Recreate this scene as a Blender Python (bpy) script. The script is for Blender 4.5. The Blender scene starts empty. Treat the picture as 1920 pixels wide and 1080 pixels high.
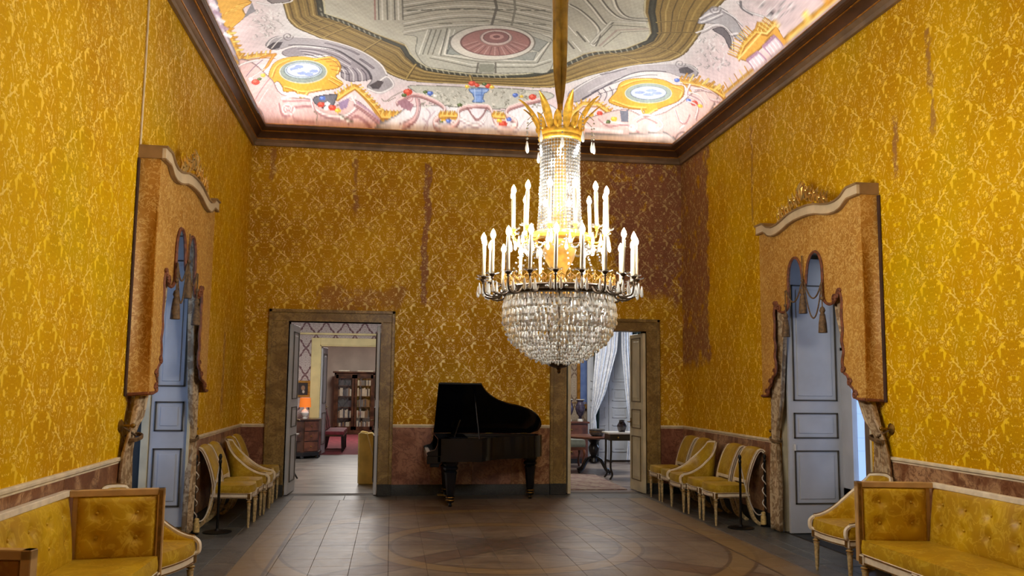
import bpy, bmesh, math, random
import numpy as np
from mathutils import Matrix, Vector
PI = math.pi; TAU = 2 * PI
S = bpy.context.scene
COL = S.collection
W, D, RY = 6.446, 12.684, -0.9          # hall width, far wall, rear wall (metres)
# ---------------------------------------------------------------- camera
cam = bpy.data.cameras.new('camera'); cam.sensor_width = 36; cam.lens = 1626.0 * 36 / 1920
cam.clip_start = .05; cam.clip_end = 200
co = bpy.data.objects.new('camera', cam); COL.objects.link(co)
_r = Vector((0.9905096, -0.13701087, 0.01089743)); _u = Vector((-0.02570842, -0.10680143, 0.99394795)); _w = Vector((0.13501781, 0.98479514, 0.10931018))
co.matrix_world = Matrix(((_r.x, _u.x, -_w.x, 2.084), (_r.y, _u.y, -_w.y, 0), (_r.z, _u.z, -_w.z, 1.6), (0, 0, 0, 1)))
S.camera = co
# ---------------------------------------------------------------- sky, lights, exposure
wd = bpy.data.worlds.new('sky'); S.world = wd; wd.use_nodes = True
wd.node_tree.nodes['Background'].inputs[0].default_value = (0.36, 0.56, 1.0, 1)
wd.node_tree.nodes['Background'].inputs[1].default_value = 1.5
vs = S.view_settings
S.display_settings.display_device = 'sRGB'
vs.view_transform = 'Standard'; vs.look = 'None'; vs.gamma = 1; vs.use_curve_mapping = False
vs.exposure = 0.0
S.cycles.max_bounces = 7; S.cycles.glossy_bounces = 3; S.cycles.transparent_max_bounces = 8
BULB = 600.0          # emission of the candle bulbs
def area(name, loc, rot, sx, sy, power, col):
    l = bpy.data.lights.new(name, 'AREA'); l.shape = 'RECTANGLE'; l.size = sx; l.size_y = sy; l.energy = power; l.color = col
    o = bpy.data.objects.new(name, l); COL.objects.link(o); o.location = loc; o.rotation_euler = rot; return o
# cove light strips lying in the gutter behind the cornice lip, shining up at the vault
CV = (1.0, 0.98, 0.95)
for nm, z, tilt, spread, pw in (('cove_wash_strip', 5.225, 30, 130, 4.4), ('cove_beam_strip', 5.262, 70, 85, 6.2)):
    t = math.radians(tilt)
    for loc, rot, sx, sy, k in (((W / 2, D - .13, z), (PI + t, 0, 0), W - .5, .04, 6), ((W / 2, RY + .13, z), (PI - t, 0, 0), W - .5, .04, 6),
                                ((.13, (D + RY) / 2, z), (PI, t, 0), .04, D - RY - .4, 13), ((W - .13, (D + RY) / 2, z), (PI, -t, 0), .04, D - RY - .4, 13)):
        area(nm, loc, rot, sx, sy, pw * k, CV).data.spread = math.radians(spread)
# ---------------------------------------------------------------- helpers
MATS = {}
def tag(o, label=None, cat=None, group=None, kind=None):
    for k, v in (('label', label), ('category', cat), ('group', group), ('kind', kind)):
        if v: o[k] = v
    return o
def thing(name, label, cat, loc=(0, 0, 0), rz=0, group=None):
    o = bpy.data.objects.new(name, None); COL.objects.link(o); o.empty_display_size = .1
    o.location = loc; o.rotation_euler = (0, 0, rz); tag(o, label, cat, group)
    MATS[o.name] = Matrix.Translation(loc) @ Matrix.Rotation(rz, 4, 'Z'); return o
def dup(root, label, loc, rz, group=None):
    r = root.copy(); COL.objects.link(r); r.location = loc; r.rotation_euler = (0, 0, rz); r['label'] = label
    if group: r['group'] = group
    for ch in list(root.children):
        c = ch.copy(); COL.objects.link(c); c.parent = r
        for g in ch.children:
            d = g.copy(); COL.objects.link(d); d.parent = c
    return r
def shared(mesh, name, parent=None, loc=(0, 0, 0), rot=(0, 0, 0), scale=(1, 1, 1)):
    o = bpy.data.objects.new(name, mesh); COL.objects.link(o); o.location = loc; o.rotation_euler = rot; o.scale = scale
    if parent: o.parent = parent
    return o
def smoothpath(pts, n=8, closed=False):
    P = [Vector(p) for p in pts]; out = []; m = len(P)
    for i in range(m if closed else m - 1):
        g = (lambda k: P[k % m]) if closed else (lambda k: P[max(0, min(m - 1, k))])
        a, b, c, d = g(i - 1), g(i), g(i + 1), g(i + 2)
        for k in range(n):
            t = k / n
            out.append(.5 * ((2 * b) + (c - a) * t + (2 * a - 5 * b + 4 * c - d) * t * t + (3 * b - a - 3 * c + d) * t ** 3))
    if not closed: out.append(P[-1])
    return out
class MB:
    def __init__(s): s.v = []; s.f = []
    def add(s, vs_, fs_):
        k = len(s.v); s.v += [tuple(v) for v in vs_]; s.f += [tuple(i + k for i in f) for f in fs_]; return s
    def box(s, x0, x1, y0, y1, z0, z1, M=None):
        c = [Vector((x, y, z)) for z in (z0, z1) for y in (y0, y1) for x in (x0, x1)]
        if M: c = [M @ p for p in c]
        return s.add(c, [(0, 2, 3, 1), (4, 5, 7, 6), (0, 1, 5, 4), (2, 6, 7, 3), (0, 4, 6, 2), (1, 3, 7, 5)])
    def tube(s, pts, r, n=8, cap=True, sq=False, up=None):
        P = [Vector(p) for p in pts]; m = len(P); R = r if isinstance(r, (list, tuple)) else [r] * m
        vs_ = []; fs_ = []; N = None
        for i, p in enumerate(P):
            t = (P[min(i + 1, m - 1)] - P[max(i - 1, 0)]).normalized()
            if N is None:
                a = Vector(up) if up else (Vector((0, 0, 1)) if abs(t.z) < .9 else Vector((1, 0, 0)))
                N = (a - t * a.dot(t)).normalized()
            else:
                N = (N - t * N.dot(t)).normalized()
            B = t.cross(N)
            for k in range(n):
                an = TAU * (k + (.5 if sq else 0)) / n
                vs_.append(p + (N * math.cos(an) + B * math.sin(an)) * R[i] * (1.414 if sq else 1))
        for i in range(m - 1):
            for k in range(n):
                fs_.append((i * n + k, i * n + (k + 1) % n, (i + 1) * n + (k + 1) % n, (i + 1) * n + k))
        if cap: fs_ += [tuple(range(n))[::-1], tuple((m - 1) * n + k for k in range(n))]
        return s.add(vs_, fs_)
    def lathe(s, prof, n=16, c=(0, 0, 0), M=None, cap=True):
        vs_ = []; fs_ = []; m = len(prof)
        for (r, z) in prof:
            for k in range(n):
                p = Vector((r * math.cos(TAU * k / n), r * math.sin(TAU * k / n), z)); 
                if M: p = M @ p
                vs_.append(p + Vector(c))
        for i in range(m - 1):
            for k in range(n):
                fs_.append((i * n + k, i * n + (k + 1) % n, (i + 1) * n + (k + 1) % n, (i + 1) * n + k))
        if cap:
            if prof[0][0] > 1e-5: fs_.append(tuple(range(n))[::-1])
            if prof[-1][0] > 1e-5: fs_.append(tuple((m - 1) * n + k for k in range(n)))
        return s.add(vs_, fs_)
    def prism(s, poly, f, d0, d1):
        n = len(poly)
        return s.add([f(a, b, d0) for a, b in poly] + [f(a, b, d1) for a, b in poly],
                     [tuple(range(n))[::-1], tuple(range(n, 2 * n))] + [(k, (k + 1) % n, n + (k + 1) % n, n + k) for k in range(n)])
    def grid(s, fn, nu, nv, cu=False, cv=False):
        vs_ = [fn(i / (nu if cu else nu - 1), j / (nv if cv else nv - 1)) for j in range(nv) for i in range(nu)]
        fs_ = [(j * nu + i, j * nu + (i + 1) % nu, ((j + 1) % nv) * nu + (i + 1) % nu, ((j + 1) % nv) * nu + i)
               for j in range(nv if cv else nv - 1) for i in range(nu if cu else nu - 1)]
        return s.add(vs_, fs_)
    def pad(s, fn, nu, nv, th):
        # closed cushion: fn(u,v)->(point, normal, bulge) ; front swells by bulge, back flat
        a = []; b = []
        for j in range(nv):
            for i in range(nu):
                p, n, h = fn(i / (nu - 1), j / (nv - 1)); a.append(Vector(p) + Vector(n) * h); b.append(Vector(p) - Vector(n) * th)
        k = nu * nv; fs_ = []
        for j in range(nv - 1):
            for i in range(nu - 1):
                q = (j * nu + i, j * nu + i + 1, (j + 1) * nu + i + 1, (j + 1) * nu + i)
                fs_.append(q); fs_.append(tuple(x + k for x in q[::-1]))
        ring = [i for i in range(nu)] + [j * nu + nu - 1 for j in range(1, nv)] + [(nv - 1) * nu + i for i in range(nu - 2, -1, -1)] + [j * nu for j in range(nv - 2, 0, -1)]
        for x in range(len(ring)):
            p, q = ring[x], ring[(x + 1) % len(ring)]; fs_.append((p, p + k, q + k, q))
        return s.add(a + b, fs_)
    def sphere(s, c, r, n=10, m=7, sz=1):
        return s.lathe([(r * math.sin(PI * i / m) if 0 < i < m else 0.0001, -r * sz * math.cos(PI * i / m)) for i in range(m + 1)], n, c, cap=False)
    def mesh(s, name, mat, smooth=40, bevel=0):
        me = bpy.data.meshes.new(name); me.from_pydata(s.v, [], s.f)
        bm = bmesh.new(); bm.from_mesh(me)
        if bevel: bmesh.ops.bevel(bm, geom=bm.edges[:], offset=bevel, segments=1, affect='EDGES')
        bmesh.ops.recalc_face_normals(bm, faces=bm.faces[:]); bm.to_mesh(me); bm.free()
        for m in (mat if isinstance(mat, (list, tuple)) else [mat]): me.materials.append(m)
        if smooth:
            me.polygons.foreach_set('use_smooth', [True] * len(me.polygons)); me.set_sharp_from_angle(angle=math.radians(smooth))
        return me
    def build(s, name, mat, parent=None, world=False, smooth=40, bevel=0, kind=None, label=None):
        if world and parent is not None and parent.name in MATS:
            I = MATS[parent.name].inverted(); s.v = [tuple(I @ Vector(v)) for v in s.v]
        o = bpy.data.objects.new(name, s.mesh(name, mat, smooth, bevel)); COL.objects.link(o)
        if parent is not None:
            o.parent = parent
            if parent.name in MATS: MATS[o.name] = MATS[parent.name]
        if kind: o['kind'] = kind
        if label: o['label'] = label
        return o
# ---------------------------------------------------------------- materials (all node based)
class NM:
    def __init__(s, name):
        s.m = bpy.data.materials.new(name); s.m.use_nodes = True; s.nt = s.m.node_tree; s.b = s.nt.nodes['Principled BSDF']
    def put(s, sock, v):
        if isinstance(v, bpy.types.NodeSocket): s.nt.links.new(v, sock)
        elif v is not None:
            if sock.type == 'RGBA' and len(v) == 3: v = (*v, 1)
            sock.default_value = v
    def n(s, t, ins=None, **kw):
        x = s.nt.nodes.new(t)
        for k, v in kw.items(): setattr(x, k, v)
        for k, v in (ins or {}).items(): s.put(x.inputs[k], v)
        return x
    def math(s, op, a, b=None, c=None, clamp=False):
        x = s.n('ShaderNodeMath', operation=op, use_clamp=clamp); s.put(x.inputs[0], a)
        if b is not None: s.put(x.inputs[1], b)
        if c is not None: s.put(x.inputs[2], c)
        return x.outputs[0]
    def pos(s): return s.n('ShaderNodeNewGeometry').outputs['Position']
    def obj(s): return s.n('ShaderNodeTexCoord').outputs['Object']
    def sep(s, v): return s.n('ShaderNodeSeparateXYZ', {0: v}).outputs
    def comb(s, x, y, z): return s.n('ShaderNodeCombineXYZ', {0: x, 1: y, 2: z}).outputs[0]
    def scale(s, v, k): return s.n('ShaderNodeVectorMath', {0: v, 1: k}, operation='MULTIPLY').outputs[0]
    def noise(s, v, sc=5, det=2, ro=.5, dist=0):
        return s.n('ShaderNodeTexNoise', {'Vector': v, 'Scale': sc, 'Detail': det, 'Roughness': ro, 'Distortion': dist}).outputs[0]
    def vor(s, v, sc=5, feat='F1'):
        return s.n('ShaderNodeTexVoronoi', {'Vector': v, 'Scale': sc}, feature=feat).outputs[0]
    def ss(s, x, a, b):     # smoothstep a..b
        return s.n('ShaderNodeMapRange', {0: x, 1: a, 2: b, 3: 0.0, 4: 1.0}, interpolation_type='SMOOTHSTEP').outputs[0]
    def ramp(s, f, st):
        x = s.n('ShaderNodeValToRGB', {0: f}); e = x.color_ramp.elements
        while len(e) < len(st): e.new(.5)
        for k, (p, c) in enumerate(st): e[k].position = p; e[k].color = (*c, 1)
        return x.outputs[0]
    def mix(s, f, a, b):
        x = s.n('ShaderNodeMix', data_type='RGBA'); s.put(x.inputs[0], f); s.put(x.inputs[6], a); s.put(x.inputs[7], b); return x.outputs[2]
    def bump(s, h, st=.3, d=.01):
        s.put(s.b.inputs['Normal'], s.n('ShaderNodeBump', {'Height': h, 'Strength': st, 'Distance': d}).outputs[0])
    def fin(s, col=None, rough=.5, metal=0, spec=.5, **kw):
        if col is not None: s.put(s.b.inputs['Base Color'], col)
        s.put(s.b.inputs['Roughness'], rough); s.put(s.b.inputs['Metallic'], metal); s.put(s.b.inputs['Specular IOR Level'], spec)
        for k, v in kw.items(): s.put(s.b.inputs[k.replace('_', ' ')], v)
        return s.m
def rgb(r, g, b):
    f = lambda c: (c / 255) / 12.92 if c / 255 <= .04045 else ((c / 255 + .055) / 1.055) ** 2.4
    return (f(r), f(g), f(b))
def plain(name, c, rough=.5, metal=0, var=.12, sc=8, spec=.5, bump=0):
    m = NM(name); o = m.obj(); nz = m.noise(o, sc, 3)
    d = tuple(x * (1 - var * 1.6) for x in c); l = tuple(min(1, x * (1 + var)) for x in c)
    if bump: m.bump(m.noise(o, sc * 6, 2), bump, .004)
    return m.fin(m.mix(m.ss(nz, .3, .7), d, l), rough, metal, spec)
def damask_masks(m, u, v, px, py, sc=1.0):
    k = m.math('FLOOR', m.math('DIVIDE', u, px))
    a = m.math('MULTIPLY', m.math('ABSOLUTE', m.math('SUBTRACT', m.math('FRACT', m.math('DIVIDE', u, px)), .5)), px / sc)
    w = m.math('FRACT', m.math('ADD', m.math('DIVIDE', v, py), m.math('MULTIPLY', m.math('FLOORED_MODULO', k, 2.0), .5)))
    c = m.math('ADD', .112, m.math('ADD', m.math('MULTIPLY', m.math('SINE', m.math('MULTIPLY', w, TAU * 2.9)), .026), m.math('MULTIPLY', m.math('SINE', m.math('MULTIPLY', w, TAU * 6.3)), .010)))
    ln = m.math('SINE', m.math('MULTIPLY', m.ss(w, .30, .66), PI))
    nv = m.comb(m.math('MULTIPLY', a, 1), m.math('MULTIPLY', m.math('COSINE', m.math('MULTIPLY', w, TAU)), .086), m.math('MULTIPLY', m.math('SINE', m.math('MULTIPLY', w, TAU)), .086))
    n0 = m.noise(nv, 26, 2)
    d = m.math('ADD', m.math('ABSOLUTE', m.math('SUBTRACT', a, c)), m.math('MULTIPLY', m.math('SUBTRACT', n0, .5), .05))
    s1 = m.math('MULTIPLY', m.math('SUBTRACT', 1.0, m.ss(d, .007, .014)), m.ss(ln, .15, .5))
    jx = m.math('ADD', a, m.math('MULTIPLY', m.math('SUBTRACT', n0, .5), .05)); jy = m.math('ADD', m.math('MULTIPLY', w, .54), m.math('MULTIPLY', m.math('SUBTRACT', m.noise(nv, 21, 2), .5), .05))
    def seg(x0, y0, x1, y1):
        ex, ey = x1 - x0, y1 - y0; L2 = ex * ex + ey * ey; px_ = m.math('SUBTRACT', jx, x0); py_ = m.math('SUBTRACT', jy, y0)
        t = m.math('DIVIDE', m.math('ADD', m.math('MULTIPLY', px_, ex), m.math('MULTIPLY', py_, ey)), L2, clamp=True)
        return m.math('SQRT', m.math('ADD', m.math('POWER', m.math('SUBTRACT', px_, m.math('MULTIPLY', t, ex)), 2.0), m.math('POWER', m.math('SUBTRACT', py_, m.math('MULTIPLY', t, ey)), 2.0)))
    tw = None
    for q in ((.205, .455, .155, .425), (.155, .425, .115, .375), (.155, .425, .165, .49), (.18, .10, .215, .17)) if sc == 1.0 else ():
        d_ = seg(*q); tw = d_ if tw is None else m.math('MINIMUM', tw, d_)
    twig = m.math('SUBTRACT', 1.0, m.ss(tw, .003, .008)) if tw else 0.0
    def blob(x0, y0, r): return m.math('SUBTRACT', 1.0, m.ss(seg(x0, y0, x0 + .001, y0 + .012), r, r + .007))
    bls = None
    for q in ((.208, .46, .014), (.112, .37, .010), (.09, .165, .010), (.10, .285, .012), (.135, .245, .013), (.03, .055, .010), (.19, .33, .008), (.05, .44, .009)) if sc == 1.0 else ():
        d_ = blob(*q); bls = d_ if bls is None else m.math('MAXIMUM', bls, d_)
    n1 = m.noise(nv, 15, 2, .5, .9)
    l1 = m.math('SUBTRACT', 1.0, m.ss(m.math('ABSOLUTE', m.math('SUBTRACT', n1, .5)), .008, .026))
    l1 = m.math('MULTIPLY', l1, m.ss(m.noise(m.scale(nv, (1, 1, -1)), 11, 1), .43, .51))
    n2 = m.noise(nv, 30, 1, .5, .3)
    bl = m.ss(n2, .66, .72)
    if bls: bl = m.math('MAXIMUM', bl, bls); l1 = m.math('MAXIMUM', m.math('MULTIPLY', l1, .72), m.math('MULTIPLY', twig, .85))
    n3 = m.noise(nv, 52, 1)
    l2 = m.math('SUBTRACT', 1.0, m.ss(m.math('ABSOLUTE', m.math('SUBTRACT', n3, .5)), .015, .04))
    return s1, l1, bl, l2
def wallpaper(name, axis, base, dark, olive, line, bright, patches=None):
    m = NM(name); p = m.pos(); x, y, z = m.sep(p); u = x if axis == 'x' else y
    s1, l1, bl, l2 = damask_masks(m, u, z, .45, .54)
    big = m.noise(p, .9, 3, .6)
    st = m.noise(m.comb(m.math('MULTIPLY', u, 60), 0.0, m.math('MULTIPLY', z, 1.5)), 1, 3)
    c = m.mix(m.ss(big, .35, .68), dark, base)
    c = m.mix(m.math('MULTIPLY', m.ss(m.noise(p, .55, 2), .55, .75), .6), c, olive)
    c = m.mix(m.math('MULTIPLY', m.ss(st, .45, .8), .35), c, dark)
    c = m.mix(m.math('MULTIPLY', l2, .22), c, bright)
    c = m.mix(m.math('MULTIPLY', m.math('MAXIMUM', s1, bl), .85), c, bright)
    c = m.mix(m.math('MULTIPLY', l1, .9), c, line)
    mot = m.math('MAXIMUM', m.math('MAXIMUM', s1, bl), l1)
    if patches:
        msk = None; wob = m.noise(p, 3.2, 6, .72)
        for (u0, u1, z0, z1, ed, op) in patches:
            uu = m.math('ADD', u, m.math('MULTIPLY', m.math('SUBTRACT', wob, .5), ed * 7)); zz = m.math('ADD', z, m.math('MULTIPLY', m.math('SUBTRACT', wob, .5), ed * 9))
            q = m.math('MULTIPLY', m.math('MULTIPLY', m.ss(uu, u0 - ed * .4, u0 + ed * .4), m.math('SUBTRACT', 1.0, m.ss(uu, u1 - ed * .4, u1 + ed * .4))),
                       m.math('MULTIPLY', m.ss(zz, z0 - ed, z0 + ed), m.math('SUBTRACT', 1.0, m.ss(zz, z1 - ed, z1 + ed))))
            q = m.math('MULTIPLY', q, op); msk = q if msk is None else m.math('MAXIMUM', msk, q)
        worn = m.mix(m.math('MULTIPLY', mot, .35), m.mix(m.noise(p, 14, 3), rgb(112, 70, 52), rgb(150, 100, 76)), line)
        c = m.mix(m.math('MULTIPLY', msk, m.math('SUBTRACT', 1.0, m.math('MULTIPLY', m.ss(m.noise(p, 5, 4, .7), .56, .66), .8))), c, worn)
    m.bump(st, .12, .003)
    return m.fin(c, m.math('SUBTRACT', .62, m.math('MULTIPLY', mot, .27)), 0, m.math('ADD', .06, m.math('MULTIPLY', mot, .45)))
BASE, DARK, OLIVE = rgb(202, 153, 2), rgb(184, 130, 0), rgb(180, 148, 4)
LINE, BRIGHT = rgb(244, 208, 96), rgb(240, 196, 10)
M_wall_side = wallpaper('gold damask side walls', 'y', BASE, DARK, OLIVE, LINE, BRIGHT,
    [(11.55, 12.7, 1.9, 5.2, .10, .9), (6.40, 6.46, 3.7, 4.6, .05, .6), (6.93, 7.0, 3.45, 4.0, .05, .65), (10.0, 10.05, 3.6, 4.8, .04, .5)])
M_wall_left = wallpaper('gold damask left wall', 'y', BASE, DARK, OLIVE, LINE, BRIGHT, [(11.2, 11.35, 1.2, 2.2, .03, .5)])
M_wall_back = wallpaper('gold damask far wall', 'x', rgb(194, 144, 20), rgb(168, 116, 12), rgb(178, 142, 28), rgb(255, 226, 140), rgb(232, 198, 66),  # same wallpaper, recoloured for the far end's light; paler lines stand in for sheen
    [(5.35, 6.6, 2.95, 5.1, .12, .95), (2.49, 2.59, 2.75, 4.85, .035, .8), (1.46, 1.52, 4.05, 4.9, .05, .6), (4.6, 5.4, 4.1, 5.0, .12, .6), (1.0, 2.2, 2.62, 2.95, .06, .5), (0.25, .33, 4.5, 4.95, .03, .5)])
def marble(name, c0, c1, c2, sc=3, rough=.3):
    m = NM(name); p = m.pos(); n1 = m.noise(p, sc, 5, .6, 1.6); n2 = m.noise(p, sc * 2.7, 4, .6, 2.0)
    v = m.math('SUBTRACT', 1.0, m.ss(m.math('ABSOLUTE', m.math('SUBTRACT', n2, .5)), .0, .05))
    c = m.mix(m.ss(n1, .40, .60), c0, c1); c = m.mix(m.math('MULTIPLY', v, .7), c, c2); return m.fin(c, rough)
M_dado = marble('rust veined marble', rgb(122, 78, 48), rgb(184, 142, 100), rgb(92, 44, 24), 2.4)
M_dado2 = marble('dark rust marble', rgb(118, 72, 52), rgb(152, 104, 78), rgb(84, 40, 28), 2.2)
M_frame = marble('ochre marble door surround', rgb(122, 96, 46), rgb(152, 126, 70), rgb(92, 66, 34), 2.6, .4)
M_plinth = marble('black green marble plinth', rgb(20, 21, 20), rgb(30, 31, 28), rgb(52, 50, 44), 3.5, .6)
M_cor_brown = plain('dark walnut cornice', rgb(74, 46, 26), .38, 0, .2, 5)
M_cor_mid = plain('greyed wood cornice', rgb(122, 98, 72), .45, 0, .18, 4)
M_gilt = plain('worn gilding', rgb(196, 140, 60), .32, .75, .2, 12)
M_rail = plain('cream dado rail', rgb(214, 198, 164), .4, 0, .1, 9)
M_white = plain('ivory paint', rgb(222, 208, 180), .42, 0, .08, 14)
M_gold = plain('antique gold leaf', rgb(178, 134, 60), .33, .6, .25, 30)
M_goldline = plain('dark gold line', rgb(120, 86, 36), .4, .4, .2, 30)
def silk(name, base, dark, light, sc=9, rough=.42):
    m = NM(name); o = m.obj(); n1 = m.noise(o, sc, 3, .55, .8); n2 = m.noise(o, sc * 3.1, 3, .5, 1.0); n0 = m.noise(o, sc * .35, 2)
    l = m.math('SUBTRACT', 1.0, m.ss(m.math('ABSOLUTE', m.math('SUBTRACT', n1, .5)), .015, .045))
    c = m.mix(m.ss(n0, .35, .65), dark, base); c = m.mix(m.math('MULTIPLY', l, .28), c, light)
    c = m.mix(m.math('MULTIPLY', m.ss(n2, .58, .7), .4), c, dark)
    m.bump(n2, .15, .004)
    return m.fin(c, rough, 0, .5, Sheen_Weight=.25, Sheen_Roughness=.4, Sheen_Tint=light)
M_silk = silk('yellow damask silk', rgb(194, 154, 8), rgb(168, 126, 4), rgb(232, 200, 74))
M_silk_old = silk('mustard silk', rgb(180, 146, 28), rgb(152, 116, 14), rgb(214, 184, 76), 14)
M_velvet_rope = plain('bronze velvet sleeve', rgb(172, 138, 46), .6, 0, .25, 10)
M_lamb = None
def lamb():
    m = NM('tan gold lambrequin damask'); p = m.pos(); x, y, z = m.sep(p)
    c = m.mix(m.ss(m.noise(p, 1.6, 3), .3, .7), rgb(168, 116, 40), rgb(188, 136, 56))
    q = m.noise(p, 17, 2, .5, 1.2); q2 = m.noise(p, 34, 2, .5, .8)
    c = m.mix(m.math('MULTIPLY', m.math('SUBTRACT', 1.0, m.ss(m.math('ABSOLUTE', m.math('SUBTRACT', q, .5)), .02, .06)), .55), c, rgb(226, 188, 112)); c = m.mix(m.math('MULTIPLY', m.ss(q2, .56, .66), .3), c, rgb(150, 98, 32))
    m.bump(q2, .2, .003); return m.fin(c, .55, 0, .4)
M_lamb = lamb()
M_rust = plain('rust braid trim', rgb(118, 66, 36), .7, 0, .25, 25)
M_tass = plain('bronze tassel thread', rgb(104, 78, 46), .7, 0, .3, 40)
def curtain_mat(name, a, b, c_):
    m = NM(name); o = m.obj(); n1 = m.noise(o, 14, 3, .5, 1.2); n2 = m.noise(o, 5, 2)
    c = m.mix(m.ss(n1, .42, .58), a, b); c = m.mix(m.math('MULTIPLY', m.ss(n2, .5, .7), .5), c, c_); m.bump(n1, .2, .004); return m.fin(c, .6, 0, .35)
M_curt = curtain_mat('taupe cream brocade', rgb(138, 110, 76), rgb(190, 166, 130), rgb(168, 132, 84))
M_sheer = curtain_mat('white voile', rgb(206, 208, 212), rgb(228, 228, 228), rgb(216, 218, 226))
M_green = curtain_mat('dark green drape', rgb(20, 36, 34), rgb(30, 50, 46), rgb(22, 40, 40))
M_door = plain('dove grey door paint', rgb(186, 188, 192), .42, 0, .06, 3)
M_doorline = plain('dark door moulding line', rgb(70, 62, 48), .5, 0, .15, 9)
M_cream = plain('cream door paint', rgb(206, 194, 160), .42, 0, .1, 4)
M_creamline = plain('brown panel line', rgb(112, 92, 58), .5, 0, .15, 9)
M_black = plain('black piano lacquer', rgb(13, 15, 20), .16, 0, .2, 3)
M_blackm = plain('matt black metal', rgb(16, 15, 15), .4, .3, .2, 9)
M_brass = plain('aged brass', rgb(150, 118, 56), .3, .9, .2, 18)
M_bronze = plain('dark bronze', rgb(66, 52, 36), .38, .7, .3, 22)
M_chgold = plain('bright ormolu', rgb(226, 176, 66), .28, .7, .2, 26)
M_core = plain('dark gilt core', rgb(150, 108, 34), .5, .2, .2, 20)  # evenly darker gold, kept from blowing out beside the bulbs
M_walnut = plain('polished walnut', rgb(74, 46, 30), .3, 0, .35, 6)
M_mahog = plain('mahogany', rgb(104, 60, 40), .3, 0, .3, 7)
M_ebon = plain('ebonised wood', rgb(26, 24, 24), .3, 0, .2, 7)
M_red = plain('crimson cloth', rgb(122, 32, 44), .75, 0, .2, 9)
M_redc = plain('crimson carpet', rgb(120, 44, 52), .9, 0, .2, 7)
M_porc = plain('white porcelain', rgb(226, 222, 212), .2, 0, .05, 9)
M_candle = None
def emis(name, c, st, base=(0.8, 0.8, 0.8)):
    m = NM(name); return m.fin(base, .5, Emission_Color=(*c, 1), Emission_Strength=st)
M_bulb = emis('lit candle bulb', (1.0, .97, .91), BULB)
M_candle = NM('ivory candle tube'); M_candle = M_candle.fin(rgb(140, 126, 100), .5, Subsurface_Weight=0)
def crystal(name, tint, tr=.45):
    m = NM(name); nt = m.nt; out = nt.nodes['Material Output']
    m.fin(tint, .05, 0, .9)
    t = m.n('ShaderNodeBsdfTransparent', {0: (.96, .97, .97, 1)}); g = m.n('ShaderNodeBsdfGlossy', {0: (1, 1, 1, 1), 1: .04})
    a = m.n('ShaderNodeMixShader', {0: .42}); nt.links.new(m.b.outputs[0], a.inputs[1]); nt.links.new(g.outputs[0], a.inputs[2])
    b = m.n('ShaderNodeMixShader', {0: tr}); nt.links.new(a.outputs[0], b.inputs[1]); nt.links.new(t.outputs[0], b.inputs[2]); nt.links.new(b.outputs[0], out.inputs[0])
    return m.m
M_crys = crystal('cut crystal', rgb(224, 226, 222), .22); M_crys2 = crystal('bright crystal', rgb(112, 112, 110), .34)
def glass(name, col=(1, 1, 1), k=.88):
    m = NM(name); nt = m.nt; out = nt.nodes['Material Output']; t = m.n('ShaderNodeBsdfTransparent', {0: (*col, 1)}); g = m.n('ShaderNodeBsdfGlossy', {0: (1, 1, 1, 1), 1: .03})
    b = m.n('ShaderNodeMixShader', {0: k}); nt.links.new(g.outputs[0], b.inputs[1]); nt.links.new(t.outputs[0], b.inputs[2]); nt.links.new(b.outputs[0], out.inputs[0]); return m.m
M_glass = glass('window glass')
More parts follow.
